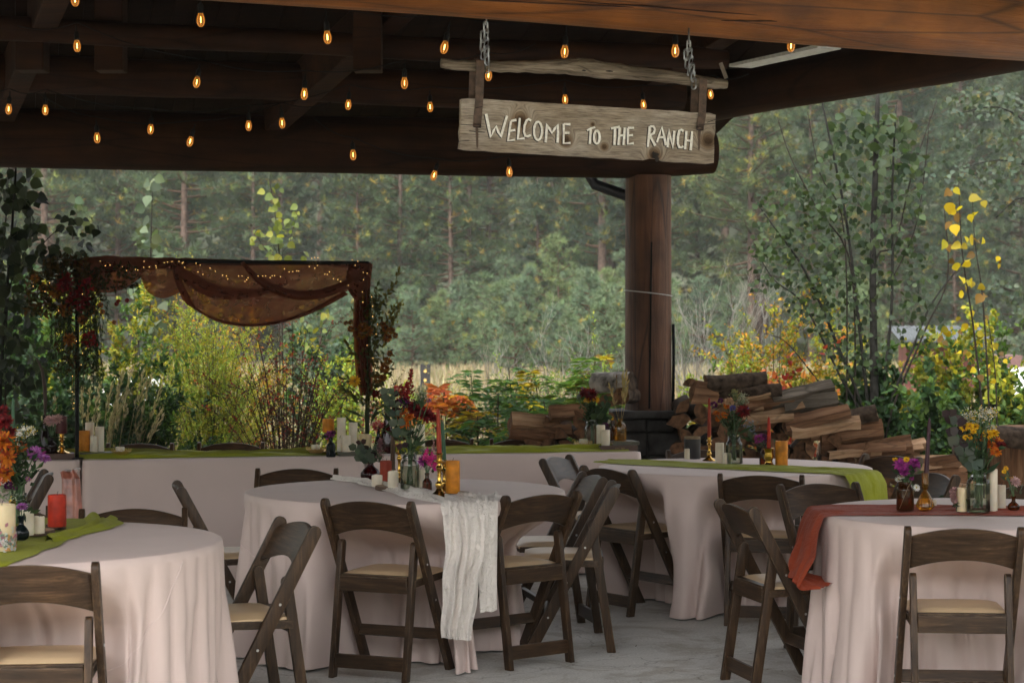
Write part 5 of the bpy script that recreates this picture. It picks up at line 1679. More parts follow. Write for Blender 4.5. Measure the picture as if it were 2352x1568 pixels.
# ============================ far round table group
o, p, s = vessel(1590, 1053, 1004, [(0, 0), (.96, 0), (1, .03), (1, .93), (.9, .95), (.9, 1.0), (0, 1.0)], 'black tin can tied with cord at the left on the far round table', 'black_can', 'tin_can', 'can', rpx=19)
mb = MB()
for k in range(3):
    zz = .118 + .006 * k
    mb.tube([(.0465 * math.cos(a), .0465 * math.sin(a), zz) for a in np.linspace(0, 2 * math.pi, 20)], .003, n=5, cap=False)
mb.build('cord', M['jute'], o, smooth=True)
candle(1582, 1053.5, 1029, 20, 'short white candle in front of the black can on the far round table', melt=.003)
o, p, s, h_ = candlestick(1629, 1058, 1001, 'slender brass candlestick left of the white pillars on the far round table', scale_r=.8)
taper(1629, 1004, 913, p.y, 'dark rust taper, the left one of the two red tapers on the far table', 'wax_rust', wpx=9)
candle(1653, 1062, 1016, 20, 'taller of the two white pillar candles on the far round table')
candle(1670, 1064, 1039, 20, 'shorter of the two white pillar candles on the far round table', melt=.003)
jar_f, pj, sj = vessel(1686, 1064, 998, JAR, 'clear glass jar with the purple and orange bouquet on the far round table', 'glass', 'glass_jar', 'jar', rpx=20, water=.62)
bouquet('bouquet with peach carnation and small orange mums in the jar on the far table', pj, sj, .15, [
    ('ruffle', 1676, 924, 14, PEACH), ('mum', 1645, 950, 9, ORANGE), ('mum', 1664, 954, 10, ORANGE), ('mum', 1650, 962, 8, ORANGE), ('mum', 1668, 934, 8, ORANGE),
    ('mum', 1708, 945, 17, BURG), ('ruffle', 1683, 937, 9, BLUE), ('ruffle', 1715, 938, 6, BLUE), ('filler', 1703, 915, 18, ((.5, .52, .42), (.3, .34, .2)), 60), ('filler', 1688, 905, 14, ((.2, .26, .1), (.35, .3, .1)), 40),
    ('ruffle', 1640, 930, 10, DPURP), ('ruffle', 1655, 920, 8, DPURP), ('filler', 1725, 980, 22, ((.20, .24, .36), (.14, .18, .2)), 40), ('blade', 1740, 1000, 4, DKL, [(1695, 1000), (1748, 1020)]), ('blade', 1740, 1000, 4, DKL, [(1690, 1000), (1735, 975)]),
    ('cluster', 1690, 955, 16, DKL), ('cluster', 1670, 968, 14, DKL)], seed=12, leaves=110, r_in=.014)
o, p, s = vessel(1755, 1067, 1020, BOTTLE, 'tiny brown bottle with purple mum on the far round table', 'amber', 'small_bottle', 'bottle', rpx=11)
bouquet('purple mum with green leaves in the tiny bottle on the far round table', p, s, .095, [('ruffle', 1743, 1008, 13, PURPLE), ('ruffle', 1752, 1003, 11, DPURP), ('ruffle', 1756, 1012, 8, DPURP), ('cluster', 1756, 1022, 9, DKL)], seed=14, leaves=18, r_in=.004)
o, p, s, h_ = candlestick(1766, 1071, 1028, 'short chunky brass candle holder beside the orange pillar on the far round table', prof=[(.036, 0), (.038, .006), (.026, .016), (.020, .03), (.026, .045), (.030, .06), (.024, .075), (.028, .09), (.034, .10), (.030, .104)], scale_r=.95)
taper(1766, 1034, 957, p.y, 'bright rust taper, the right one of the two red tapers on the far table', 'wax_redorange', wpx=10)
candle(1795, 1071, 1012, 29, 'orange pillar candle at the right end of the group on the far round table', 'wax_orange')

# ============================ right table group
ZR = TT + .014
o, p, s = vessel(2079, 1171, 1106, [(0, 0), (.94, 0), (1, .03), (1, .70), (.96, .78), (.80, .84), (.72, .87), (.78, .88), (.72, .91), (.78, .93), (.72, .96), (.74, 1.0), (.68, 1.0)], 'wide amber bottle tied with twine holding purple mums on the right table', 'amber', 'amber_bottle', 'bottle', rpx=20, z=ZR)
mb = MB(); mb.tube([(.022, -.033, .125), (.004, -.041, .10), (-.012, -.043, .06), (-.030, -.034, .01)], .0012, n=5); mb.build('twine', M['jute'], o, smooth=True)
bouquet('purple mums with white daisies and yellow buttons in the amber bottle on the right table', p, s, .135, [
    ('mum', 2070, 1068, 18, PURPLE), ('mum', 2085, 1077, 18, PURPLE), ('mum', 2098, 1064, 15, PURPLE), ('mum', 2078, 1084, 15, PURPLE), ('mum', 2104, 1070, 12, PURPLE), ('daisy', 2056, 1056, 8, YELLOW), ('daisy', 2082, 1055, 8, YELLOW),
    ('daisy', 2070, 1094, 9, WHITE), ('daisy', 2064, 1101, 9, WHITE), ('daisy', 2105, 1120, 9, WHITE), ('ruffle', 2094, 1098, 7, PURPLE)], seed=21, leaves=46, r_in=.012)
RIB = [(0, 0), (.50, 0), (.60, .01), (1.0, .10), (.97, .16), (.55, .40), (.28, .50), (.16, .54), (.22, .565), (.34, .60), (.36, .70), (.36, 1.0), (.33, 1.0), (.33, .72)]
o, p, s = vessel(2125, 1171, 1086, RIB, 'golden ribbed glass candle holder with the dark purple taper on the right table', 'gold_glass', 'glass_candle_holder', 'candlestick', rpx=21, z=ZR, n=72, lobes=18, amp=.035)
taper(2126, 1118, 960, p.y, 'very tall dark purple taper candle in the golden ribbed holder on the right table', 'wax_dark', wpx=12, tipx=2135)
candle(2142, 1163, 1147, 18, 'tiny white candle behind the golden ribbed holder on the right table', z=TT + .010)
candle(2209, 1174, 1119, 23, 'cream pillar candle left of the wide jar on the right table', 'wax_cream', z=ZR)
jar_r, pj, sj = vessel(2247, 1175, 1090, [(0, 0), (.92, 0), (.99, .02), (1, .06), (1, .74), (.96, .83), (.80, .88), (.70, .90), (.74, .92), (.69, .94), (.73, .97), (.70, 1.0), (.64, 1.0)], 'wide clear glass jar holding the yellow and orange bouquet on the right table', 'glass', 'glass_jar', 'jar', rpx=27, z=ZR, water=.8)
bouquet('tall bouquet of orange daisies, yellow mums and white asters on the right table', pj, sj, .165, [
    ('mum', 2250, 1020, 17, ORANGE), ('mum', 2262, 1010, 15, ORANGE), ('mum', 2275, 1022, 16, ORANGE), ('mum', 2290, 1018, 17, ORBUR), ('mum', 2287, 1038, 14, ORANGE), ('mum', 2298, 1024, 14, BURG), ('mum', 2268, 998, 13, YELLOW), ('mum', 2282, 996, 13, YELLOW),
    ('daisy', 2213, 983, 11, YELLOW), ('daisy', 2227, 979, 11, YELLOW), ('daisy', 2240, 980, 10, YELLOW), ('daisy', 2208, 995, 9, YELLOW), ('daisy', 2218, 1004, 8, YELLOW), ('daisy', 2228, 1003, 8, YELLOW), ('daisy', 2238, 1000, 9, YELLOW), ('daisy', 2236, 991, 8, YELLOW),
    ('filler', 2222, 957, 20, WHITE, 60), ('filler', 2258, 953, 22, WHITE, 70), ('filler', 2278, 948, 14, WHITE, 40), ('filler', 2280, 984, 12, WHITE, 30),
    ('daisy', 2254, 957, 5, WHITE), ('daisy', 2265, 962, 5, WHITE), ('daisy', 2272, 946, 5, WHITE), ('daisy', 2245, 968, 5, WHITE), ('daisy', 2282, 980, 5, WHITE), ('daisy', 2220, 962, 5, WHITE),
    ('euc', 2195, 970, 15, ((.10, .085, .08), (.08, .10, .08), (.06, .045, .05)), [(2235, 1075), (2212, 1050), (2200, 1010), (2196, 960)], 6),
    ('euc', 2195, 970, 13, ((.045, .03, .035), (.06, .045, .05)), [(2225, 1050), (2200, 1000), (2184, 965), (2178, 950)], 4),
    ('euc', 2215, 1040, 14, EUC, [(2240, 1085), (2225, 1060), (2210, 1030)], 3), ('blade', 2300, 1060, 6, DKL, [(2262, 1090), (2300, 1058)])], seed=23, leaves=150, r_in=.018, low=.018)
candle(2281, 1173, 1076, 20, 'tallest white pillar candle right of the wide jar on the right table', z=ZR)
candle(2300, 1168, 1113, 20, 'medium white pillar candle beside the tallest one on the right table', z=ZR)
o, p, s = vessel(2328, 1172, 1139, BUD, 'tiny round amber bud vase at the right frame edge on the right table', 'amber', 'bud_vase', 'vase', rpx=14, z=ZR)
bouquet('tiny yellow buttons and one pale pink mum in the amber bud vase', p, s, .065, [('daisy', 2310, 1076, 7, YELLOW), ('daisy', 2306, 1083, 6, YELLOW), ('daisy', 2314, 1099, 6, YELLOW), ('daisy', 2323, 1098, 5, YELLOW), ('mum', 2331, 1106, 13, PINKP)], seed=25, leaves=12, r_in=.003, leafcol=EUC)
bouquet('dried lavender sprig leaning on the cream candle of the right table', Vector((wx(2194, p.y), pj.y + .02, ZR)), sj, .02, [('filler', 2192, 1140, 8, PINKP, 18), ('plume', 2190, 1122, 6, PINKP, 34), ('cluster', 2196, 1158, 9, EUC)], name='dried_sprig', seed=27, leaves=10, r_in=.004, low=.002)

# ============================ left table group
ZL = TT + .016
wood_slice(80, 1226, 92, 'bark edged wood slice under the white candles on the left table', z=TT + .012, h_=.016)
wood_slice(128, 1214, 44, 'thin wood slice under the red candle on the left table', z=TT + .012, h_=.018)
candle(131, 1208, 1135, 42, 'thick bright red pillar candle on the left table runner', 'wax_redorange', z=TT + .030)
candle(62, 1228, 1170, 31, 'taller white pillar candle with a notched rim on the left table', z=TT + .028, melt=.012)
candle(90, 1224, 1184, 25, 'shorter white pillar candle between the notched one and the red candle on the left table', z=TT + .028, melt=.003)
wide = candle(4, 1263, 1157, 62, 'wide ivory candle with pressed flowers at its foot, cut by the left frame edge', 'wax_cream', z=TT + .012)
# pressed petals round the foot
A = Arr(); rng = np.random.default_rng(4); n = 170
a = rng.uniform(np.pi * .9, np.pi * 2.1, n); zz = rng.uniform(.004, .085, n) * rng.uniform(.4, 1, n)
s_ = F / wide.location.y; rr = 31 / s_ + .0015
pos = np.stack([rr * np.cos(a), rr * np.sin(a), zz], 1); nm = np.stack([np.cos(a), np.sin(a), np.zeros(n)], 1)
A.leaves(pos, np.cross(nm, runit(rng, n)), nm, .016, .012, T_PETAL, cvar(rng, n, ((.62, .62, .58), (.60, .33, .10), (.2, .26, .2), (.5, .22, .25), (.66, .64, .60)), .2))
A.build('pressed_flowers', M['petal'], wide)
o, p, s = vessel(49, 1240, 1184, BUD, 'dark teal glass bud vase in front of the white candles on the left table', 'teal_glass', 'bud_vase', 'vase', rpx=18, z=ZL)
bouquet('single purple daisy in the dark teal vase on the left table', p, s, .10, [('mum', 50, 1165, 13, LILAC)], seed=31, leaves=6, r_in=.002)
jar_l, pj, sj = vessel(44, 1213, 1132, JAR, 'grey tinted glass jar with the large mixed bouquet on the left table', 'glass', 'glass_jar', 'jar', rpx=24, z=ZL, water=.6)
bouquet('large bouquet of orange and burgundy mums, purple daisies and coral carnation on the left table', pj, sj, .16, [
    ('mum', 12, 972, 21, BURG), ('mum', 4, 946, 18, BURG), ('mum', 22, 994, 17, BURG), ('mum', 10, 1016, 27, ORBUR), ('mum', 20, 1052, 23, ORBUR), ('mum', 14, 1088, 24, ORBUR), ('mum', 46, 1030, 18, ORBUR), ('mum', -8, 1060, 22, ORBUR), ('mum', -12, 1000, 24, ORBUR), ('mum', 32, 1066, 16, BURG),
    ('mum', 78, 1042, 19, LILAC), ('mum', 102, 1055, 15, LILAC), ('mum', 64, 1040, 12, LILAC), ('mum', 92, 1040, 14, PURPLE), ('ruffle', 2, 1095, 26, CORAL), ('ruffle', -10, 1110, 24, CORAL),
    ('ruffle', 20, 1115, 12, DPURP), ('ruffle', 65, 1100, 8, LILAC), ('ruffle', 38, 1120, 9, PURPLE), ('filler', 52, 995, 20, WHITE, 60), ('filler', 70, 990, 14, WHITE, 40), ('daisy', 45, 997, 7, WHITE), ('daisy', 66, 985, 6, WHITE), ('daisy', 54, 985, 5, WHITE), ('daisy', 72, 992, 5, WHITE), ('daisy', 44, 1020, 6, WHITE),
    ('filler', 30, 1120, 16, ((.35, .42, .30), (.25, .32, .2)), 60), ('cluster', 8, 1135, 20, ((.36, .42, .28), (.28, .36, .22))), ('cluster', 28, 1140, 14, ((.36, .42, .28), (.2, .28, .16))), ('blade', 90, 1080, 6, DKL, [(55, 1110), (92, 1075)])], seed=33, leaves=170, r_in=.02, depth_spread=.08)
taper(30, 1010, 914, 7.75, 'slim pale green taper candle rising behind the left bouquet', 'wax_green', wpx=10)
st_, p_, s_, h__ = candlestick(30, 1180, 1008, 'tall brass candlestick hidden behind the left bouquet, holding the pale green taper', d=7.75, z=TT, scale_r=.9)

# ============================ long table, left group
def book(px, py, wpx, hpx, label, mat, z=TT, dd=.17, ang=.0, spine=False, cat='book', name='book', dofs=0.0):
    d = dep(py, z) + dofs
    s = F / d; w = wpx / s; h_ = hpx / s
    o = empty(name, (wx(px, d), d + dd / 2, z), math.atan2(LU.y, LU.x) + ang, label, cat)
    mb = MB(); mb.box((0, 0, .003), (w, dd, .005)); mb.box((0, 0, h_ - .003), (w, dd, .005)); mb.box((0, -dd / 2 + .002, h_ / 2), (w, .005, h_ - .002))
    mb.build('cover', M[mat], o, bevel=.001)
    mb = MB(); mb.box((0, .003, h_ / 2), (w - .012, dd - .012, h_ - .011)); mb.build('pages', M['pages'], o)
    return o, w, dd, h_
zb = TT + .012
lv = .10
bk, bw, bd, bh = book(121, 1056, 78, 14, 'brown wooden block under the dark bottles at the left end of the long table', 'book_brown', dd=.22, cat='book')
zbb = TT + bh
dl = dep(1056) + .09
o, p, s = vessel(103, 1042, 956, FLASK, 'tall dark red flask with a curved feather at the left end of the long table', 'black_glass', 'tall_bottle', 'bottle', rpx=16, z=zbb, d=dl)
mb = MB()
fe = [at(103, 980, dl), at(104, 920, dl), at(103, 890, dl), at(97, 850, dl), at(86, 825, dl), at(74, 815, dl)]
mb.tube([q - fe[0] for q in fe], [.004, .011, .012, .009, .005, .0015], n=8)
ff = mb.build('feather', simple('dark_feather', (.035, .018, .012), .7), smooth=True, loc=fe[0]); tag(ff, 'long curved dark feather standing in the tall red flask on the long table', 'feather')
o, p, s = vessel(118, 1042, 1005, BOTTLE, 'short black bottle with dusty pink mum on the long table', 'black_glass', 'small_bottle', 'bottle', rpx=13, z=zbb, d=dl - .05)
bouquet('dusty pink mum in the short black bottle at the left of the long table', p, s, .10, [('mum', 122, 968, 16, PINKP), ('mum', 132, 964, 14, PINKP), ('mum', 113, 965, 12, PINKP)], seed=41, leaves=10, r_in=.003)
o, p, s, h_ = candlestick(142, 1041, 995, 'brass goblet stand under the wine red candle at the left of the long table', d=dl - .03, z=zbb)
candle(141, 995, 955, 26, 'thick wine red candle on the brass goblet stand at the left of the long table', 'wax_wine', z=p.z + h_, d=dl - .03)
bk, bw, bd, bh = book(220, 1052, 92, 13, 'grey green book under the white candles just right of the black arch post', 'book_grey', dd=.24)
zbb2 = TT + bh; dl2 = dep(1052) + .10
candle(193, 1041, 992, 27, 'burnt orange candle with pressed leaves right of the black arch post', 'wax_orange', z=zbb2, d=dl2 - .03)
candle(206, 1041, 975, 20, 'tallest of the three white pillars by the arch post on the long table', z=zbb2, d=dl2 + .05)
candle(229, 1041, 984, 20, 'middle height white pillar, rightmost of the three by the arch post', z=zbb2, d=dl2 + .02)
candle(215, 1041, 1004, 17, 'shortest of the three white pillars by the arch post on the long table', z=zbb2, d=dl2 - .04)
def gilt_dish(px, py, label, wpx=45):
    d = dep(py); s = F / d
    r = wpx / s / 2
    o = empty('gilt_dish', (wx(px, d), d + .03, TT + .02), 0, label, 'dish')
    mb = MB()
    mb.lathe([(.0, .0), (r * .6, 0), (r * .7, .006), (r, .022), (r * .98, .024), (r * .66, .010), (0, .008)], n=28); mb.build('bowl', M['gilt'], o, smooth=50)
    mb = MB()
    for k in range(14):
        a = 2 * math.pi * k / 14; c = Vector((r * math.cos(a), r * math.sin(a), .024))
        t = Vector((-math.sin(a), math.cos(a), 0)) * r * .2
        mb.tube([c - t, c + Vector((0, 0, .014)), c + t], .0016, n=5, cap=False)
    mb.build('scalloped_rim', M['gilt'], o)
    cd = candle(px, py - 5, py - 20, 20, label.replace('gilt scalloped dish', 'white votive in the gilt dish'), z=TT + .03, d=d + .03, name='votive_candle')
    return o
gilt_dish(276, 1053, 'gilt scalloped dish on the long table right of the grey green book')
gilt_dish(725, 1048, 'gilt scalloped dish on the long table left of the teal bottle')
gilt_dish(1340, 1034, 'gilt scalloped dish at the right of the long table beside the books', wpx=40)
# ============================ long table, middle group (behind the centre bouquet)
dm = dep(1048) + .12
bk, bw, bd, bh = book(805, 1047, 70, 10, 'pale book under the three white pillars behind the centre table', 'book_grey', dd=.2)
zb3 = TT + bh
o, p, s, h_ = candlestick(754, 1040, 995, 'stand under the burnt orange candle on the middle long table', d=dm, z=TT + .02)
candle(754, 995, 963, 27, 'burnt orange candle on a stand behind the purple bloom on the middle long table', 'wax_orange', z=p.z + h_, d=dm)
o, p, s = vessel(760, 1049, 1002, BOTTLE, 'dark teal bottle with purple bloom on the middle long table', 'teal_glass', 'small_bottle', 'bottle', rpx=11, z=TT + .01)
bouquet('small purple bloom in the dark teal bottle on the middle long table', p, s, .095, [('ruffle', 757, 1000, 13, PURPLE), ('ruffle', 766, 994, 9, DPURP)], seed=51, leaves=8, r_in=.003)
candle(784, 1038, 961, 20, 'tallest white pillar of the trio left of the centre bouquet on the long table', z=zb3, d=dm - .02)
candle(811, 1037, 971, 20, 'right hand white pillar of the trio left of the centre bouquet on the long table', z=zb3, d=dm - .02)
candle(796, 1038, 1000, 20, 'short white pillar at the front of the trio left of the centre bouquet', z=zb3, d=dm - .08)
candle(838, 1036, 996, 30, 'cream pillar candle below the floral arch spray on the long table', 'wax_cream', z=TT + .02, d=dm + .05)
o, p, s = vessel(869, 1045, 985, FLASK, 'black flask bottle holding the red tipped carnation behind the centre table', 'black_glass', 'small_bottle', 'bottle', rpx=12, z=TT + .01, d=dm)
bouquet('red and pink tipped carnation in the black flask behind the centre table', p, s, .14, [('ruffle', 868, 978, 17, REDP)], seed=53, leaves=6, r_in=.003)
o, p, s = vessel(890, 1046, 935, FLASK, 'tall wine red glass flask left behind the centre bouquet', 'red_glass', 'tall_bottle', 'bottle', rpx=19, z=TT + .01, d=dm + .03)
candle(966, 1032, 975, 20, 'white pillar right behind the centre bouquet on the right long table', z=TT + .02, d=12.3)
candle(952, 1032, 985, 20, 'white pillar mostly hidden behind the burgundy dahlias on the right long table', z=TT + .02, d=12.35)
bk, bw, bd, bh = book(985, 1042, 60, 12, 'pale grey book beside the tapers on the right long table', 'book_grey', dd=.2)
# ============================ long table, right group
bk1, bw, bd, bh = book(1414, 1036, 88, 13, 'brown book with a gold script spine at the right end of the long table', 'book_brown', dd=.20)
mb = MB()
for (x0, n_, a_) in ((-.028, 9, .0022), (.012, 8, .0024)):
    pts = [Vector((x0 + i * .0035, -bd / 2 - .0012, bh * .52 + a_ * math.sin(i * 2.1))) for i in range(n_)]
    mb.tube(pts, .0011, n=5)
mb.build('gold_script', M['gilt'], bk1)
bk2, bw2, bd2, bh2 = book(1429, 1026, 64, 9, 'dark green book lying on the brown book at the right of the long table', 'book_grey', z=TT + bh + .001, dd=.17, dofs=0)
zt4 = TT + bh
bk2.location = (bk1.location.x + .05, bk1.location.y + .005, TT + bh + .001)
d4 = bk1.location.y
o, p, s = vessel(1425, 1022, 972, [(0, 0), (.95, 0), (1, .04), (1, .62), (.8, .76), (.38, .86), (.34, .97), (.42, 1.0), (.34, 1.0)], 'textured amber bottle with dried grass on the books at the right of the long table', 'gold_glass', 'amber_bottle', 'bottle', rpx=13, z=TT + bh + bh2 + .002, d=d4, n=40, lobes=9, amp=.05)
bouquet('dried wheat and bunny tail stalks in the amber bottle on the books', p, s, .13, [('grass', 1417, 870, 3, ((.16, .10, .06), (.2, .14, .08)), [(1424, 980), (1418, 920), (1415, 868)], 14), ('grass', 1430, 860, 5, ((.34, .26, .14), (.42, .34, .2)), [(1425, 980), (1430, 920), (1435, 866)], 26), ('grass', 1410, 880, 4, ((.3, .22, .12), (.36, .28, .16)), [(1425, 980), (1412, 930), (1402, 890)], 20), ('grass', 1440, 880, 4, ((.34, .26, .14), (.42, .34, .2)), [(1425, 980), (1436, 930), (1440, 880)], 20)], seed=61, leaves=0, r_in=.003, cat='dried grass', name='dried_grass')
candle(1380, 1026, 980, 20, 'taller white pillar on the brown book at the right of the long table', z=TT + bh, d=d4 - .02)
candle(1391, 1027, 991, 20, 'shorter white pillar on the brown book at the right of the long table', z=TT + bh, d=d4 - .07)
jar_k, pj, sj = vessel(1360, 1028, 962, JAR, 'clear glass jar with the dark bouquet at the right of the long table', 'glass', 'glass_jar', 'jar', rpx=18, z=TT + .01, d=d4 + .05, water=.5)
bouquet('shaded bouquet of burgundy and yellow mums at the right of the long table', pj, sj, .145, [('mum', 1358, 908, 18, BURG), ('mum', 1345, 905, 15, BURG), ('mum', 1352, 920, 12, YELLOW), ('mum', 1368, 918, 10, YELLOW), ('cluster', 1362, 940, 20, DKL), ('cluster', 1355, 955, 18, DKL), ('euc', 1395, 930, 10, DKL, [(1365, 965), (1385, 940), (1400, 910)], 4), ('filler', 1330, 905, 12, ((.2, .2, .36), (.15, .2, .15)), 30), ('euc', 1385, 960, 9, DKL, [(1365, 970), (1380, 965), (1398, 955)], 3), ('ruffle', 1340, 895, 7, LILAC)], seed=63, leaves=110, r_in=.014)
o, p, s = vessel(1407, 1026, 972, BOTTLE, 'small brown bottle with a yellow button flower between the white pillars and amber bottle', 'amber', 'small_bottle', 'bottle', rpx=10, z=TT + bh, d=d4 + .06)
bouquet('little yellow and cream daisies over the small brown bottle on the books', p, s, .10, [('daisy', 1404, 960, 6, YELLOW), ('daisy', 1396, 968, 7, WHITE), ('ruffle', 1388, 975, 10, DPURP), ('ruffle', 1394, 984, 8, DPURP)], seed=65, leaves=8, r_in=.003)

# ------------------------------------------------------------------ table arch with drape, flowers and fairy lights
ad = 11.95
M['sheer'] = None
def sheermat():
    m, t, p = newmat('sheer_rust_chiffon')
    v = coords(t, (1, 1, 1), False)
    nz = N(t, 'ShaderNodeTexNoise'); nz.inputs['Scale'].default_value = 16; nz.inputs['Detail'].default_value = 5; nz.inputs['Distortion'].default_value = 1.0
    t.links.new(v, nz.inputs['Vector'])
    rp = ramp(t, [(.3, (.12, .035, .018)), (.7, (.18, .058, .030))])
    t.links.new(nz.outputs['Fac'], rp.inputs[0]); t.links.new(rp.outputs[0], p.inputs['Base Color'])
    p.inputs['Roughness'].default_value = .8
    tl = N(t, 'ShaderNodeBsdfTranslucent'); t.links.new(rp.outputs[0], tl.inputs['Color'])
    m1 = N(t, 'ShaderNodeMixShader'); m1.inputs[0].default_value = .5
    t.links.new(p.outputs[0], m1.inputs[1]); t.links.new(tl.outputs[0], m1.inputs[2])
    tr = N(t, 'ShaderNodeBsdfTransparent'); tr.inputs['Color'].default_value = (.74, .37, .25, 1)
    lw = N(t, 'ShaderNodeLayerWeight'); lw.inputs['Blend'].default_value = .35
    mr = N(t, 'ShaderNodeMapRange'); mr.inputs['To Min'].default_value = .36; mr.inputs['To Max'].default_value = .10
    t.links.new(lw.outputs['Facing'], mr.inputs['Value'])
    m2 = N(t, 'ShaderNodeMixShader')
    t.links.new(mr.outputs[0], m2.inputs[0]); t.links.new(m1.outputs[0], m2.inputs[1]); t.links.new(tr.outputs[0], m2.inputs[2])
    t.links.new(m2.outputs[0], t.nodes['Material Output'].inputs['Surface'])
    return m
M['sheer'] = sheermat()
lpx = lambda px: ad + .0 * px
arch = empty('table_arch', at(510, 1050, ad), 0, 'thin black metal arch clamped over the long table carrying drape and flowers', 'arch'); arch.location.z = TT
AO = arch.location.copy()
dA0, dA1 = 11.62, 12.28
Ltop, Rtop = at(177, 598, dA0), at(846, 604, dA1)
Lbot, Rbot = at(177, 1046, dA0), at(844, 1040, dA1)
Lbot.z = Rbot.z = TT + .004
for a, b_ in ((Lbot, Ltop), (Rbot, Rtop)):
    mb = MB(); mb.tube([a - AO, b_ - AO], .012, n=10); mb.lathe([(.0, 0), (.05, 0), (.05, .006), (.02, .008)], n=16, c=a - AO); mb.build('arch_post', M['rubber'], arch, smooth=50)
mb = MB(); mb.tube([Ltop - AO, Rtop - AO], .012, n=10); mb.build('crossbar', M['rubber'], arch, smooth=50)
# drape: swags between points of the bar, wraps and a tail down the right post
drape = empty('sheer_drape', AO, 0, 'sheer rust brown chiffon swagged along the arch with a tail down its right post', 'drape')
def dA(px): return dA0 + (dA1 - dA0) * (px - 177) / 669
def swag(topc, botc, depth, seed, nu=44, nv=16, yoff=0.0, layers=1):
    """topc / botc: pixel polylines of the upper and lower edge (same parameter)"""
    def ev(c, t):
        f_ = t * (len(c) - 1); j = min(int(f_), len(c) - 2); k = f_ - j
        p0 = c[max(0, j - 1)]; p1 = c[j]; p2 = c[j + 1]; p3 = c[min(len(c) - 1, j + 2)]
        def cr(a, b_, c_, d_): return .5 * (2 * b_ + (c_ - a) * k + (2 * a - 5 * b_ + 4 * c_ - d_) * k * k + (3 * b_ - a - 3 * c_ + d_) * k ** 3)
        return cr(p0[0], p1[0], p2[0], p3[0]), cr(p0[1], p1[1], p2[1], p3[1])
    P = []
    for i in range(nu + 1):
        u = i / nu; a = ev(topc, u); b_ = ev(botc, u)
        row = []
        for j in range(nv + 1):
            v = j / nv
            px = a[0] + (b_[0] - a[0]) * v; py = a[1] + (b_[1] - a[1]) * v
            bel = math.sin(math.pi * u) * math.sin(math.pi * min(1, v * .9))
            y = dA(px) - .02 + yoff - depth * bel + .014 * noise.noise(Vector((u * 3, v * 7, seed))) + .006 * math.sin(v * 16 + 4 * u)
            row.append(at(px, py, y) - AO)
        P.append(row)
    mb = MB(); mb.grid(P); mb.build('swag', M['sheer'], drape, smooth=True)
# wrapped band along the bar
def wrap(pxs, tops, bots, seed, yo=-.03):
    P = []
    n = 40
    for i in range(n + 1):
        t = i / n; px = pxs[0] + (pxs[1] - pxs[0]) * t
        f_ = t * (len(tops) - 1); j = min(int(f_), len(tops) - 2); k = f_ - j
        a = tops[j] * (1 - k) + tops[j + 1] * k; b_ = bots[j] * (1 - k) + bots[j + 1] * k
        a += 2.0 * noise.noise(Vector((px * .05, 0, seed)))
        row = []
        for m in range(11):
            an = math.pi * (m / 10) * 1.6 - .3
            cy = (a + b_) / 2; hr = (b_ - a) / 2
            row.append(at(px, cy - hr * math.cos(an), dA(px) - abs(hr) / F * ad * math.sin(an) * .7) - AO)
        P.append(row)
    mb = MB(); mb.grid(P); mb.build('wrapped_band', M['sheer'], drape, smooth=True)
for sd_, in ((1,), (2,)):
    wrap((170, 430), [596, 590, 586, 590, 589, 592, 591, 594], [640, 634, 628, 622, 622, 618, 618, 616], sd_, -.03)
    wrap((415, 852), [592, 595, 597, 599, 601, 601, 602], [610, 609, 610, 609, 609, 612, 618], sd_ + 4)
swag([(395, 606), (480, 606), (580, 606), (690, 606), (800, 606), (846, 608)], [(395, 612), (430, 690), (510, 738), (600, 748), (700, 722), (846, 640)], .10, 3, yoff=.02)
swag([(330, 610), (355, 608), (380, 606), (415, 606)], [(318, 620), (338, 668), (375, 685), (420, 668)], .05, 4)
swag([(215, 610), (250, 606), (290, 606), (330, 608)], [(205, 668), (250, 672), (300, 655), (335, 620)], .05, 5)
# folded darker bands (double layers)
for k in range(2):
    swag([(398, 604), (440, 625), (490, 650), (545, 662), (600, 662), (660, 648)], [(398, 612), (425, 650), (480, 682), (545, 688), (608, 676), (662, 651)], .05, 6 + k, nv=6, yoff=-.02 - .012 * k)
    swag([(560, 600), (600, 635), (660, 662), (730, 664), (800, 640), (850, 606)], [(552, 604), (590, 650), (655, 684), (735, 686), (805, 660), (850, 640)], .06, 9 + k, nv=6, yoff=-.03 - .012 * k)
    swag([(396, 606), (400, 640), (420, 690)], [(408, 606), (420, 650), (455, 715)], .02, 19 + k, nv=5, nu=20, yoff=-.03 - .01 * k)
    swag([(420, 688), (500, 732), (600, 742), (700, 716), (790, 668)], [(430, 700), (505, 741), (602, 749), (705, 724), (800, 676)], .05, 23 + k, nv=4, yoff=-.01)
# knot folds on the right corner and tail
for k in range(3):
    swag([(800, 608), (826, 604), (850, 606)], [(792, 655), (820, 690), (850, 660)], .03, 12 + k, nv=10, nu=24, yoff=-.02 - .01 * k)
for k in range(3):
    rows = []
    for i in range(40):
        t = i / 39; py = 606 + (908 - 606) * t
        xl = 822 - 12 * math.sin(t * 3.1) * (1 if t < .55 else .8) + 4 * k; xr = 856 - 6 * t - 6 * math.sin(t * 5) - 3 * k
        if t > .85: xl += (t - .85) * 40
        rows.append([at(xl + (xr - xl) * j / 12, py, dA(840) - .03 - .012 * k - .018 * math.sin(j * 1.5 + t * 2 + k)) - AO for j in range(13)])
    mb = MB(); mb.grid(rows); mb.build('tail', M['sheer'], drape, smooth=True)

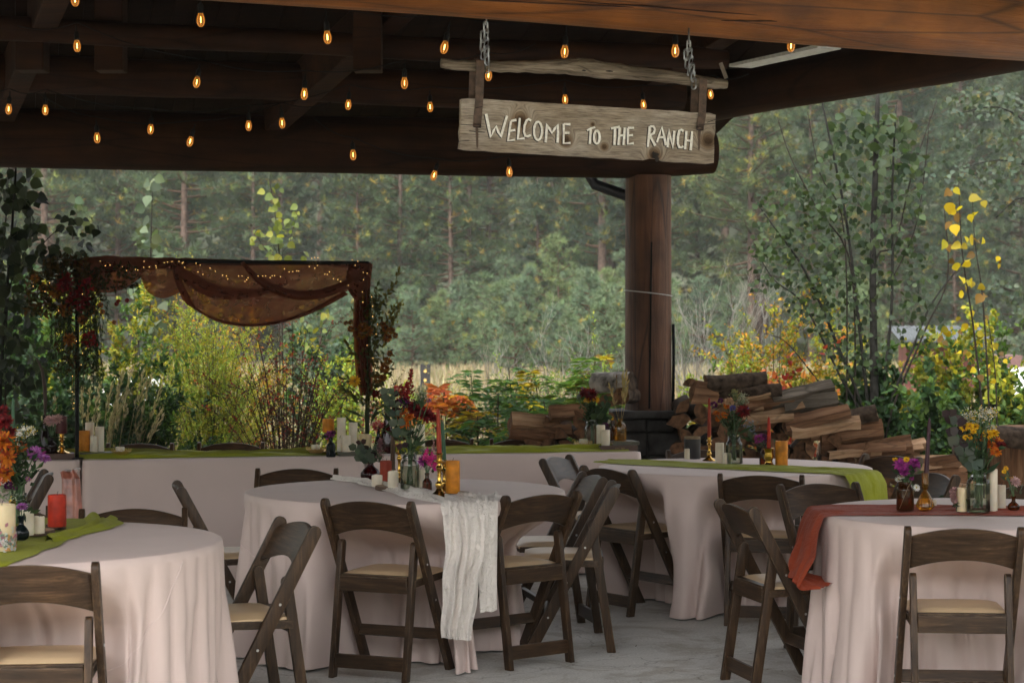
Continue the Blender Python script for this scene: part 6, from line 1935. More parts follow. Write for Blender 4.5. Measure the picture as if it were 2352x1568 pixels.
# floral cluster on the left corner
fl = empty('floral_garland', AO, 0, 'dark floral cluster with burgundy dahlias and trailing greenery on the left corner of the arch', 'flowers')
rng = np.random.default_rng(77); rg = random.Random(77)
OL = ((.026, .024, .007), (.04, .026, .006), (.02, .02, .009), (.055, .028, .006))
def pxpos(n, box, spread=.12, fn=None):
    x = rng.uniform(box[0], box[2], n); y = rng.uniform(box[1], box[3], n)
    return np.array([list(at(a, b_, dA0 - .03 + rng.uniform(-spread, spread)) - AO) for a, b_ in zip(x, y)])
A = Arr(); 
for (box, n, L, W, pal) in (((60, 620, 230, 720), 700, .045, .022, OL), ((100, 590, 200, 640), 260, .05, .024, OL), ((130, 700, 215, 860), 300, .04, .015, OL), ((190, 610, 320, 665), 260, .035, .018, OL)):
    pos = pxpos(n, box)
    A.leaves(pos, runit(rng, n), runit(rng, n), L * rng.uniform(.6, 1.3, n), W, T_NARROW, cvar(rng, n, pal, .3))
A.build('foliage', M['leaf'], fl)
A = Arr()   # hanging willow-like strands
for (x0, x1, y0, y1, cnt) in ((118, 168, 700, 880, 26), (180, 232, 690, 905, 26), (140, 240, 640, 780, 10)):
    for i in range(cnt):
        x = rg.uniform(x0, x1); yt = y0 + rg.uniform(-20, 30); yb = y1 - rg.uniform(0, 70); d = dA0 - .03 + rg.uniform(-.1, .1)
        line = np.array([list(at(x + rg.uniform(-3, 3) + (x - (x0 + x1) / 2) * .25 * t, yt + (yb - yt) * t, d) - AO) for t in np.linspace(0, 1, 6)])
        A.tube(line, .0012, (.03, .045, .02), n=3, mi=0)
        m = 34
        t = rng.uniform(0, 1, m); seg = t * 5; j = np.minimum(seg.astype(int), 4); fr = (seg - j)[:, None]
        pos = line[j] * (1 - fr) + line[j + 1] * fr
        ax = rng.normal(0, .45, (m, 3)) + [0, 0, -1]
        A.leaves(pos, ax, runit(rng, m), rng.uniform(.02, .04, m), .006, T_NARROW, cvar(rng, m, ((.022, .035, .016), (.035, .05, .022)), .3))
A.build('trailing_strands', M['leaf'], fl)
for (px, py, rp, pal, k) in ((178, 690, 32, DAHLIA, 'ruffle'), (208, 778, 24, ((.20, .008, .010), (.26, .015, .014), (.14, .006, .008)), 'ruffle'), (150, 650, 26, DAHLIA, 'mum'), (200, 655, 22, DAHLIA, 'mum'), (150, 710, 18, RUSTD, 'mum'), (160, 780, 16, RUSTD, 'mum'), (128, 670, 18, RUSTD, 'mum'), (210, 715, 14, RUSTD, 'daisy'), (190, 735, 13, RUSTD, 'daisy'), (232, 700, 8, RUSTD, 'daisy'), (236, 716, 7, RUSTD, 'daisy'), (262, 740, 6, RUSTD, 'daisy'), (272, 692, 6, DAHLIA, 'daisy'), (268, 698, 6, DAHLIA, 'daisy'), (292, 690, 6, DAHLIA, 'daisy'), (100, 660, 12, RUSTD, 'daisy'), (80, 640, 12, RUSTD, 'daisy'), (165, 820, 20, OL, 'cluster'), (140, 600, 24, OL, 'cluster')):
    fo = link('flower', flower_mesh(k, pal, rg.randint(0, 2)), fl, at(px, py, dA0 - .10) - AO)
    r = rp / (F / dA0); fo.scale = (r, r, r)
    fo.rotation_mode = 'QUATERNION'; fo.rotation_quaternion = Vector((rg.uniform(-.4, .4), -1, rg.uniform(-.2, .5))).normalized().to_track_quat('Z', 'Y')
A = Arr()
for px in (266, 272, 292, 296):
    A.tube([list(at(px - 4, 650, dA0 - .05) - AO), list(at(px, 675, dA0 - .07) - AO), list(at(px, 692, dA0 - .08) - AO)], .0014, (.03, .03, .015), n=3)
A.build('stems', M['leaf'], fl)
# spray on the right post
fr2 = empty('floral_spray', AO, 0, 'tall spray of rust daisies and olive leaves tied to the right arch post', 'flowers')
A = Arr()
A.tube([list(at(844, 1038, dA1 - .05) - AO), list(at(843, 960, dA1 - .05) - AO), list(at(846, 880, dA1 - .05) - AO), list(at(850, 700, dA1 - .05) - AO)], [.014, .015, .016, .008], (.035, .05, .02), n=8, mi=0)
for line in ([(850, 760), (880, 690), (908, 650), (915, 622)], [(850, 800), (885, 740), (918, 700)], [(848, 820), (880, 770), (905, 735)], [(845, 850), (815, 815), (795, 790)], [(850, 900), (880, 870), (900, 840)], [(848, 930), (820, 915), (790, 890)], [(845, 800), (862, 720), (866, 650)], [(848, 940), (800, 905), (786, 885)], [(845, 890), (808, 875), (785, 868)]):
    pts = [list(at(x, y, dA1 - .06 + rg.uniform(-.06, .06)) - AO) for x, y in line]
    A.tube(pts, .0022, (.05, .055, .02), n=4)
    pa = np.array(pts); m = 16
    t = rng.uniform(.2, 1, m) * (len(pts) - 1); j = np.minimum(t.astype(int), len(pts) - 2); f_ = (t - j)[:, None]
    A.leaves(pa[j] * (1 - f_) + pa[j + 1] * f_, rng.normal(0, .6, (m, 3)) + (pa[-1] - pa[0]) / np.linalg.norm(pa[-1] - pa[0]), runit(rng, m) + [0, -1, 0], rng.uniform(.03, .06, m), .02, T_NARROW, cvar(rng, m, ((.07, .075, .02), (.05, .06, .025), (.10, .085, .02)), .3))
n = 520
x = rng.normal(858, 17, n); y = rng.uniform(680, 940, n)
pos = np.array([list(at(a, b_, dA1 - .06 + rng.uniform(-.08, .08)) - AO) for a, b_ in zip(x, y)])
A.leaves(pos, runit(rng, n) + [0, 0, .6], runit(rng, n), rng.uniform(.025, .055, n), .018, T_NARROW, cvar(rng, n, ((.05, .055, .02), (.08, .07, .018), (.035, .04, .02)), .3))
n = 120
t = rng.uniform(0, 1, n)
pos = np.array([list(at(880 + 38 * q + rng.normal(0, 5), 790 - 95 * q + rng.normal(0, 6), dA1 - .08) - AO) for q in t])
A.leaves(pos, rng.normal(0, .3, (n, 3)) + [.4, 0, 1], runit(rng, n), .03, .012, T_NARROW, cvar(rng, n, ((.13, .11, .02), (.10, .09, .02)), .3))
for q in ([(835, 985), (800, 960)], [(832, 1000), (788, 948)], [(840, 960), (782, 935)], [(850, 960), (880, 940)], [(850, 975), (870, 930)]):
    a, b_ = at(*q[0], dA1 - .07) - AO, at(*q[1], dA1 - .09) - AO
    A.leaves(np.array([a]), np.array([b_ - a]), np.array([[.2, -1, .4]]), (b_ - a).length, .022, T_NARROW, np.array([[.03, .045, .02]]))
A.build('foliage', M['leaf'], fr2)
for (px, py, rp, pal, k) in ((883, 845, 13, RUSTD, 'daisy'), (868, 870, 13, RUSTD, 'daisy'), (890, 830, 11, RUSTD, 'daisy'), (880, 868, 10, RUSTD, 'daisy'), (815, 875, 14, YELLOW, 'daisy'), (895, 812, 8, RUSTD, 'daisy'), (900, 760, 10, RUSTD, 'daisy'), (886, 755, 10, RUSTD, 'daisy'), (890, 775, 12, RUSTD, 'daisy'), (908, 770, 8, RUSTD, 'daisy'), (880, 745, 8, RUSTD, 'daisy'), (806, 755, 9, RUSTD, 'daisy'), (795, 742, 7, RUSTD, 'daisy'), (806, 740, 8, RUSTD, 'daisy'), (834, 752, 12, RUSTD, 'mum'), (846, 760, 13, RUSTD, 'mum'), (830, 770, 11, RUSTD, 'daisy'), (912, 893, 10, REDP, 'daisy'), (880, 908, 9, DAHLIA, 'daisy'), (862, 905, 10, DAHLIA, 'mum')):
    fo = link('flower', flower_mesh(k, pal, rg.randint(0, 2)), fr2, at(px, py, dA1 - .12) - AO)
    r = rp / (F / dA1); fo.scale = (r, r, r)
    fo.rotation_mode = 'QUATERNION'; fo.rotation_quaternion = Vector((rg.uniform(-.5, .5), -1, rg.uniform(-.2, .6))).normalized().to_track_quat('Z', 'Y')
# fairy lights
M['fairy'] = emit('fairy_light', (1.0, .55, .16), .75)
fy = empty('fairy_lights', AO, 0, 'fine wire of tiny warm fairy lights wound along the draped arch and down both posts', 'fairy lights')
Z5 = [(575, 205), (605, 232), (632, 228), (680, 256), (703, 238), (727, 260), (748, 235), (778, 254), (791, 256), (828, 207), (825, 241), (858, 239), (895, 232), (897, 243), (943, 215), (962, 211), (988, 208), (1028, 207), (1046, 218), (1060, 242), (1052, 212), (1126, 218), (1150, 228), (1137, 268), (1165, 282), (1206, 246), (1236, 264), (1278, 287), (1300, 290), (1308, 310), (1370, 291), (1390, 291), (1425, 302), (1407, 322), (1417, 312), (1482, 291), (1508, 291), (1525, 291), (1551, 300), (1563, 289), (1577, 289), (1610, 295), (1633, 250), (1660, 267), (1681, 266), (1704, 261), (1715, 262), (1776, 237), (1808, 246), (1823, 230), (1790, 190), (1807, 185), (1825, 187), (1865, 281), (1880, 282), (1892, 267), (1915, 307), (1940, 311), (1956, 323), (1938, 352), (2000, 345), (2040, 230), (2022, 199), (2055, 207), (2086, 270), (2108, 275), (2088, 312), (2087, 352), (2080, 383), (2124, 392), (2134, 410), (2128, 440), (2084, 441), (2098, 456), (2140, 465), (2107, 506), (2140, 523), (2145, 550), (2168, 568), (2166, 594), (2160, 625), (2150, 663), (2108, 688), (2143, 696), (2142, 762), (2133, 790), (2158, 832), (2170, 925), (2185, 998), (2150, 1040),
      (285, 330), (262, 412), (258, 380), (335, 522), (337, 490), (440, 625), (438, 664), (432, 677), (474, 735), (472, 760), (466, 800), (404, 835), (416, 865), (408, 910), (415, 955), (422, 990), (424, 1020), (404, 1098), (420, 1050), (468, 415), (473, 396), (205, 376), (190, 350)]
Z5 = [q for i, q in enumerate(Z5) if q[1] < 330 or i % 2 == 0]
pts3 = []
for (zx, zy) in Z5:
    px = zx / 2.352 * .9408; py = (550 + zy / 2.352) * .9408
    dd = dA(px) - .15 - .03 * rg.random()
    q = at(px, py, dd) - AO; pts3.append(q)
    mb = MB(); mb.lathe([(.0005, -.0024), (.0017, -.001), (.0017, .001), (.0005, .0024)], n=6); b_ = mb.build('light', M['fairy'], fy, loc=q) if len(pts3) == 1 else link('light', fairy_me, fy, q)
    if len(pts3) == 1: fairy_me = b_.data
order = sorted(range(len(pts3)), key=lambda i: (pts3[i].x > -.1, pts3[i].x if abs(pts3[i].z) > .6 else pts3[i].x, ))
mb = MB()
for a, b_ in zip(order, order[1:]):
    if (pts3[a] - pts3[b_]).length < .14: mb.tube([pts3[a], (pts3[a] + pts3[b_]) / 2 + Vector((0, 0, -.006)), pts3[b_]], .0006, n=3, cap=False)
mb.build('wire', M['brass'], fy)
# ------------------------------------------------------------------ firewood
M['bark'] = simple('firewood_bark', (.055, .038, .027), .9, nscale=22, var=.45, bump=.9, spec=.1)
M['birchbark'] = simple('pale_bark', (.30, .27, .25), .85, nscale=16, var=.5, bump=.6, spec=.1)
M['split'] = wood('split_wood', (.06, .027, .013), (.175, .085, .042), (.29, .165, .092), scale=(.3, 3, 3), nscale=9, rough=.8, bump=.8, cracks=.45, spec=.2, dist=.015)
M['palewood'] = wood('pale_split_wood', (.16, .085, .042), (.32, .19, .105), (.45, .30, .185), scale=(.3, 3, 3), nscale=9, rough=.8, bump=.8, cracks=.35, spec=.2, dist=.015)
M['greywood'] = wood('grey_split_wood', (.055, .044, .035), (.115, .093, .072), (.18, .15, .12), scale=(.3, 3, 3), nscale=9, rough=.85, bump=.8, cracks=.5, spec=.2, dist=.015)
M['endgrain'] = simple('end_grain', (.12, .062, .033), .85, nscale=26, var=.35, bump=.4, spec=.1)

def log_mesh(seed, kind='split', L=.40, R=.085, face='split'):
    rg = random.Random(seed)
    if kind == 'round':
        poly = [(R * math.cos(2 * math.pi * k / 14) * rg.uniform(.92, 1.06), R * math.sin(2 * math.pi * k / 14) * rg.uniform(.92, 1.06)) for k in range(14)]
        bark = [1] * 14
    else:
        span = rg.uniform(1.2, 2.4); a0 = -span / 2
        poly = [(rg.uniform(-.1, .1) * R - R * .45, rg.uniform(-.1, .1) * R)]
        bark = [0]
        m = 6
        RR = R * rg.uniform(1.2, 1.5)
        for k in range(m + 1):
            a = a0 + span * k / m
            poly.append((RR * math.cos(a) * rg.uniform(.95, 1.05) - R * .45, RR * math.sin(a) * rg.uniform(.95, 1.05)))
            bark.append(1 if k < m else 0)
        if rg.random() < .5:   # flat quarter slab instead of a sharp wedge
            poly[0] = (poly[0][0] + R * .3, poly[0][1])
    mb = MB(); ns = 5; n = len(poly)
    vs = []
    for i in range(ns + 1):
        x = -L / 2 + L * i / ns
        ox, oy = .010 * noise.noise(Vector((x * 5, seed, 0))), .010 * noise.noise(Vector((x * 5, seed, 5)))
        sc = 1 + .05 * noise.noise(Vector((x * 6, seed, 9)))
        for (a, b_) in poly:
            vs.append((x + (rg.uniform(-.006, .006) if i in (0, ns) else 0), a * sc + ox + rg.uniform(-.004, .004), b_ * sc + oy + rg.uniform(-.004, .004)))
    fs, mi = [], []
    for i in range(ns):
        for k in range(n):
            fs.append((i * n + k, i * n + (k + 1) % n, (i + 1) * n + (k + 1) % n, (i + 1) * n + k)); mi.append(1 if bark[k] else 0)
    fs.append(tuple(reversed(range(n)))); mi.append(2)
    fs.append(tuple(ns * n + k for k in range(n))); mi.append(2)
    mb.v = vs; mb.f = fs; mb.m = mi
    return mb.mesh('firewood_log', [M[face], M['bark'], M['endgrain']], smooth=35, recalc=True)
LOGS = [log_mesh(s, R=.072) for s in range(9)] + [log_mesh(s, R=.06) for s in range(20, 24)] + [log_mesh(s, R=.066, face='palewood') for s in range(24, 28)]
GREY = [log_mesh(s, face='greywood', L=.44) for s in range(40, 43)]
THIN = [log_mesh(300 + k, R=.042, L=.42, face=('split', 'palewood', 'split')[k % 3]) for k in range(7)]
ROUND = [log_mesh(s, 'round', R=r) for s, r in ((50, .07), (51, .055), (52, .085))]
frg = random.Random(12)
def put_log(me, loc, yaw, pitch, roll, label, group, name='firewood_log', cat='firewood log', sc=1.0):
    o = link(name, me, None, loc)
    o.rotation_euler = Euler((roll, pitch, yaw))
    o.scale = (sc, sc, sc)
    return tag(o, label, cat, group)
GB = 'split logs in the big firewood stack'
def prof_z(px, table):
    for a, b_ in zip(table, table[1:]):
        if a[0] <= px <= b_[0]: return a[1] + (b_[1] - a[1]) * (px - a[0]) / (b_[0] - a[0])
    return table[-1][1]
TOPB = [(1555, 940), (1580, 905), (1700, 905), (1770, 925), (1850, 940), (1900, 965), (1950, 985), (2010, 1012), (2070, 1040), (2130, 1060), (2200, 1085), (2225, 1100)]
dB = 13.75
px = 1566
while px < 2215:
    dcol = dB + .25 * (px - 1566) / 600
    s = F / dcol
    ztop = CZ + (HY - prof_z(px, TOPB)) / s
    z = .05
    while z < ztop - .03:
        kind = frg.random()
        me = frg.choice(LOGS) if kind < .82 else frg.choice(ROUND)
        x = wx(px, dcol) + frg.uniform(-.025, .025)
        rr = frg.uniform(.85, 1.1)
        put_log(me, (x, dcol + frg.uniform(-.07, .07), z + frg.uniform(-.012, .012)), R_(90 + frg.uniform(-9, 9)), R_(frg.uniform(-3, 3)), frg.uniform(0, 6.28), 'split firewood log stacked end-on in the big woodpile right of the post', GB, sc=rr)
        z += .095 * rr
    px += 33
# logs laid lengthwise over the top of the big stack
top_logs = [  # px, py, len px, tilt deg, mesh, yaw, label
 (1690, 876, 140, -3, log_mesh(61, 'round', L=.43, R=0.058), 8, 'bark covered round log lying topmost on the big firewood stack'),
 (1712, 898, 165, -2, log_mesh(62, 'round', L=.5, R=0.047), -6, 'dark round log lying directly under the topmost log of the big stack'),
 (1648, 905, 80, 4, LOGS[2], 30, 'pale split log sticking out at the left shoulder of the big stack'),
 (1845, 905, 150, -12, log_mesh(63, L=.46, R=0.058, face='greywood'), 10, 'greyish split log tilted up to the right near the top of the big stack'),
 (1865, 932, 120, -7, log_mesh(64, L=.38, R=0.066, face='greywood'), 6, 'broad pale grey split face just under the tilted grey log'),
 (1775, 925, 130, -8, log_mesh(65, L=.42, R=0.055), 15, 'brown split log left of the pale grey face on the big stack'),
 (1880, 962, 150, -6, log_mesh(66, L=.46, R=0.051), 5, 'long splintered brown log across the middle of the big stack slope'),
 (1965, 958, 90, -14, log_mesh(67, 'round', L=.3, R=0.058), -12, 'knobbly bark log at the back of the big stack before the aspen stems'),
 (1925, 985, 120, -5, log_mesh(68, L=.38, R=0.055), 8, 'orange brown split log with a knot on the big stack slope'),
 (1958, 1004, 140, -7, log_mesh(69, L=.44, R=0.066), 4, 'thick orange brown split log with dark end, right part of the big stack'),
 (2020, 1022, 150, -9, log_mesh(70, L=.46, R=0.039), 3, 'thin splintery plank-like log sloping down at the right of the big stack'),
 (2070, 1026, 110, -10, log_mesh(71, face='palewood', L=.36, R=0.043), 6, 'light split log at the right end of the big stack top'),
 (2055, 1036, 130, -6, log_mesh(72, face='palewood', L=.40, R=0.043), -4, 'lowest light split log just over the dark chair'),
 (2150, 1064, 105, 1, log_mesh(73, face='palewood', L=.34, R=0.058), 2, 'short thick split log with bark top behind the tall purple taper'),
 (2160, 1092, 120, 0, log_mesh(74, L=.38, R=0.047), -3, 'flat split log under the short thick one behind the purple taper'),
]
for (px, py, lp_, tilt, me, yaw, lab) in top_logs:
    d = dB - .22 + .25 * (px - 1566) / 600
    put_log(me, at(px, py, d), R_(yaw), R_(tilt), frg.uniform(-.35, .6), lab, None)
GT = 'thin split logs lying along the slope of the big firewood stack'
for i in range(22):
    px = 1690 + 23 * i + frg.uniform(-12, 12)
    d = dB - frg.uniform(.10, .34) + .25 * (px - 1566) / 600
    py = prof_z(px, TOPB) + frg.uniform(2, 46)
    put_log(frg.choice(THIN), at(px, py, d), R_(frg.uniform(-14, 16)), R_(-7 + frg.uniform(-6, 5)), frg.uniform(-.5, .8), 'thin split firewood log lying lengthwise on the slope of the big woodpile', GT, sc=frg.uniform(.8, 1.15))
# small stack left of the post
GS = 'split logs in the small firewood stack'
TOPS = [(1180, 1010), (1200, 985), (1240, 970), (1290, 945), (1345, 950), (1420, 950)]
px = 1192
while px < 1420:
    d = 13.55; s = F / d
    ztop = CZ + (HY - prof_z(px, TOPS)) / s
    z = .05
    while z < ztop - .03:
        rr = frg.uniform(.85, 1.1)
        put_log(frg.choice(LOGS), (wx(px, d) + frg.uniform(-.02, .02), d + frg.uniform(-.06, .06), z), R_(90 + frg.uniform(-14, 14)), R_(frg.uniform(-3, 3)), frg.uniform(0, 6.28), 'split firewood log stacked end-on in the small woodpile left of the post', GS, sc=rr)
        z += .098 * rr
    px += 34
for (px, py, tilt, yaw, me, lab) in ((1216, 975, 6, 20, log_mesh(80, face='palewood', L=.26, R=0.066), 'pinkish wedge of split wood at the left top of the small woodpile'),
                                     (1305, 952, -4, 12, log_mesh(81, L=.26, R=0.066), 'rough torn split log at the top of the small woodpile behind the dark bouquet'),
                                     (1262, 992, 3, -10, log_mesh(82, L=.30, R=0.055), 'flat split log face in the middle of the small woodpile'),
                                     (1220, 1003, 8, 8, log_mesh(83, L=.30, R=0.039), 'flat splinter at the foot of the visible small woodpile')):
    put_log(me, at(px, py, 13.35), R_(yaw), R_(tilt), frg.uniform(-.3, .6), lab, None)
m_ = log_mesh(84, 'round', L=.3, R=.075); m_.materials[0] = m_.materials[1] = M['birchbark']; m_.materials[2] = M['bark']
put_log(m_, at(1408, 878, 13.75), R_(-32), 0, .4, 'whitish bark log balanced beside the foot of the post', None)
put_log(log_mesh(85, 'round', L=.28, R=.06), at(1440, 908, 13.74), R_(70), 0, .5, 'dark split log under the whitish one beside the post', None)
put_log(log_mesh(86, L=.3, R=.09), at(1410, 925, 13.75), R_(80), 0, 1.2, 'dark split log carrying the whitish log, against the stone base', None)
put_log(log_mesh(87, L=.2, R=.05), at(1603, 890, 13.7), R_(40), R_(10), 1, 'small reddish block of wood standing at the left shoulder of the big stack', None)
# big stump at the right edge
sm = log_mesh(90, 'round', L=.9, R=.30); sm.materials[1] = M['split']
o = link('stump', sm, None, (wx(2380, 12.7), 12.7, .45)); o.rotation_euler = (0, R_(90), .5)
tag(o, 'thick upright tree stump with torn orange wood at the right frame edge behind the bouquet', 'stump')
sm2 = log_mesh(91, 'round', L=.42, R=.07)
put_log(sm2, (wx(2330, 12.5), 12.45, .84), R_(8), R_(4), .3, 'dark bark slab lying on the stump at the right frame edge', None)

# ------------------------------------------------------------------ garden plants
TW = (.04, .03, .02)
G_DARK = ((.022, .050, .018), (.032, .065, .022), (.018, .04, .018))
G_MID = ((.055, .105, .026), (.075, .13, .03), (.042, .085, .024))
G_BLUE = ((.045, .075, .045), (.06, .095, .055), (.035, .06, .038))
G_YEL = ((.20, .22, .022), (.27, .25, .025), (.14, .18, .025))
G_LIME = ((.18, .25, .035), (.24, .28, .04), (.13, .20, .035))
YEL = ((.30, .24, .010), (.36, .28, .012), (.22, .18, .014), (.12, .07, .015))
YORG = ((.30, .20, .02), (.22, .18, .02), (.36, .16, .02), (.12, .13, .02))
RED = ((.20, .022, .016), (.26, .035, .02), (.14, .02, .015))
PURP = ((.055, .022, .02), (.08, .028, .022), (.045, .03, .015), (.06, .05, .015))
ORG = ((.36, .11, .028), (.40, .16, .035), (.32, .08, .025))

def curve3(p0, p1, bend, n=7):
    p0 = np.array(p0, float); p1 = np.array(p1, float); m = (p0 + p1) / 2 + np.array(bend)
    t = np.linspace(0, 1, n)[:, None]
    return (1 - t) ** 2 * p0 + 2 * t * (1 - t) * m + t * t * p1

def shrub(label, px, d, top_py, wpx, seed, pal, pal2=None, mix=.3, leafL=.035, leafW=.016, nstem=26, nleaf=2600, tpl=T_NARROW, cat='shrub', up=.75, twig=.004, lo=.05, group=None, tipcol=None, name='shrub', spike=.35, twcol=TW, sub=5, zb=-.06):
    """arching stems from one foot, side twigs, leaves along twigs; root Empty at its foot"""
    rng = np.random.default_rng(seed); rg = random.Random(seed)
    s = F / d
    H = CZ + (HY - top_py) / s - zb; W = wpx / s / 2
    root = empty(name, (wx(px, d), d, zb), 0, label, cat, group)
    A = Arr(); S = Arr()
    segs = []
    for i in range(nstem):
        a = rg.uniform(0, 6.28); rr = math.sqrt(rg.random())
        h_ = H * (1 - .38 * rr ** 2) * rg.uniform(.70, 1.10)
        tip = np.array([W * rr * math.cos(a), W * .8 * rr * math.sin(a), h_])
        foot = np.array([.12 * W * math.cos(a), .12 * W * math.sin(a), 0])
        c = curve3(foot, tip, (-.25 * tip[0], -.25 * tip[1], .15 * h_))
        S.tube(c, np.linspace(twig, twig * .35, 7), np.array(twcol), n=4, mi=0)
        segs.append((c, 1.0))
        for k in range(sub):
            j = rg.randint(2, 6); b_ = c[j - 1] + (c[j] - c[j - 1]) * rg.random()
            dr = runit(rng, 1)[0]; dr[2] = abs(dr[2]) * up + .35
            ln = H * rg.uniform(.10, .26)
            c2 = curve3(b_, b_ + dr * ln, runit(rng, 1)[0] * ln * .15, 5)
            S.tube(c2, np.linspace(twig * .45, twig * .2, 5), np.array(twcol), n=3, mi=0)
            segs.append((c2, .8))
    m = max(3, int(1.9 * nleaf / len(segs)))
    for c, w in segs:
        k = len(c) - 1
        mm = max(2, int(m * w * rg.uniform(.5, 1.5)))
        t = rng.uniform(spike, 1.0, mm) * k; j = np.minimum(t.astype(int), k - 1); f_ = (t - j)[:, None]
        pos = c[j] * (1 - f_) + c[j + 1] * f_ + rng.normal(0, leafL * .25, (mm, 3))
        keep = pos[:, 2] > lo
        pos = pos[keep]; mm = len(pos)
        if mm == 0: continue
        tang = c[j + 1][keep] - c[j][keep]; tang /= (np.linalg.norm(tang, axis=1, keepdims=True) + 1e-9)
        ax = runit(rng, mm) + tang * .7
        P2 = pal2 if (pal2 is not None and rg.random() < mix) else pal
        col = cvar(rng, mm, P2, .35)
        if tipcol is not None:
            tip = t[keep] / k > .84
            col[tip] = cvar(rng, int(tip.sum()), tipcol, .3)
        A.leaves(pos, ax, runit(rng, mm) + [0, 0, .7], 1.2 * leafL * rng.uniform(.6, 1.3, mm), 1.2 * leafW * rng.uniform(.7, 1.2, mm), tpl, col)
    A.build('foliage', M['leaf'], root)
    S.build('stems', M['leaf'], root)
    return root

# left to right, behind the head table
shrub('shaded green shrub at the left frame edge behind the aspen shoot', 20, 16.5, 640, 260, 1, G_DARK, G_MID, .3, .05, .038, 26, 3000, T_ROUND)
shrub('yellow green shrub between the aspen shoot and the left arch post', 130, 18, 660, 220, 2, G_YEL, G_MID, .5, .038, .026, 26, 2800, T_ROUND)
shrub('low dark leafy shrub below the trailing greenery of the arch', 110, 15.2, 850, 260, 3, G_DARK, G_BLUE, .4, .05, .032, 24, 2800, T_ROUND)
shrub('broad green shrub with yellow tips right of the left arch post', 300, 16.6, 705, 250, 4, G_MID, G_YEL, .45, .04, .022, 34, 4200, tipcol=((.16, .16, .02), (.22, .18, .02), (.09, .12, .02)))
shrub('dark green nettle like shrub low behind the leftmost chairs of the long table', 330, 15.0, 830, 240, 5, G_DARK, G_MID, .3, .05, .022, 34, 3600, up=.9)
shrub('tall yellow green willow like bush under the middle of the drape', 480, 15.6, 700, 230, 6, G_LIME, G_YEL, .5, .032, .008, 56, 8200, up=1.1, sub=6, spike=.25)
shrub('second yellow willow like bush behind the first, golden at its tips', 560, 17.2, 735, 240, 7, G_YEL, YORG, .3, .032, .010, 44, 5200, up=1.1, tipcol=YORG)
shrub('yellowing shrub with thin stems left of the willow like bush', 425, 18.2, 690, 130, 8, G_YEL, YORG, .4, .03, .014, 28, 2600, up=1.1)
shrub('red purple barberry bush with arching twigs in front of the right arch post', 660, 14.9, 735, 340, 9, PURP, G_YEL, .12, .020, .010, 40, 3300, tipcol=RED, sub=6, spike=.25, twig=.006, twcol=(.03, .017, .013))
shrub('light green airy shrub behind the barberry', 800, 17.5, 800, 200, 10, G_LIME, G_YEL, .4, .035, .018, 28, 2400)
shrub('blue green shrub behind the drape tail', 740, 19.5, 720, 260, 11, G_BLUE, G_MID, .3, .045, .03, 26, 2400, T_ROUND)
shrub('red brown twiggy shrub beside the right arch post', 880, 15.6, 880, 130, 12, PURP, RED, .4, .022, .010, 20, 1400, twig=.003)
shrub('low yellow green shrub behind the centre bouquet', 930, 16.5, 930, 180, 13, G_YEL, G_LIME, .5, .035, .016, 22, 1800)
shrub('feathery lime shrub in front of the meadow between the sumacs', 1210, 17.3, 830, 190, 31, G_LIME, G_MID, .5, .034, .009, 34, 2600, up=1.0, spike=.3)
shrub('feathery green shrub left of the post before the meadow', 1365, 17.6, 800, 170, 32, G_MID, G_LIME, .5, .034, .010, 32, 2600, up=1.0, spike=.3)
shrub('thin straw and green weeds at the centre of the meadow edge', 1010, 18.5, 870, 200, 33, ((.25, .22, .10), (.18, .18, .06)), G_LIME, .4, .030, .007, 26, 1500, up=1.2, spike=.4)
# right of the post
shrub('low green leafy shrub at the right foot of the post', 1600, 16.5, 880, 150, 14, G_MID, G_LIME, .3, .05, .022, 18, 1300)
shrub('golden shrub with orange tips left of the aspen clump', 1770, 17.0, 700, 300, 15, G_YEL, YORG, .5, .034, .018, 42, 4600, tipcol=YORG, sub=6)
shrub('low maple like shrub with orange red leaves above the big woodpile', 1810, 15.8, 830, 280, 16, ORG, RED, .35, .045, .032, 22, 900, T_ROUND, tipcol=ORG)
shrub('yellow green shrub with thin twigs above the top of the big woodpile', 1690, 16.8, 770, 190, 17, G_YEL, G_LIME, .5, .032, .016, 30, 2600)
shrub('dense dark green shrub at the foot of the aspen clump', 2030, 16.4, 830, 260, 18, G_DARK, G_MID, .35, .055, .042, 34, 4400, T_ROUND)
shrub('green and yellow shrub right of the aspen clump', 2140, 17.5, 790, 240, 19, G_MID, G_YEL, .5, .045, .034, 32, 3600, T_ROUND, tipcol=((.2, .18, .02), (.12, .13, .02)))
shrub('bright yellow green shrub behind the right bouquet', 2280, 17.0, 735, 250, 20, G_MID, G_YEL, .5, .045, .032, 34, 3000, T_ROUND)
shrub('dark lower shrub between the woodpile and the right bouquet', 2190, 15.4, 900, 200, 21, G_DARK, G_MID, .4, .05, .034, 28, 3000, T_ROUND)
shrub('leafy green shrub behind the stump at the right frame edge', 2340, 15.2, 850, 180, 22, G_MID, G_YEL, .5, .05, .038, 26, 2400, T_ROUND)
shrub('golden twiggy shrub behind the aspen stems', 1930, 19.5, 740, 260, 23, YORG, G_YEL, .5, .036, .022, 28, 2400)
shrub('reddish weeds low in front of the meadow beside the bare shrub', 1560, 19.0, 850, 110, 24, G_YEL, PURP, .4, .03, .012, 16, 900)

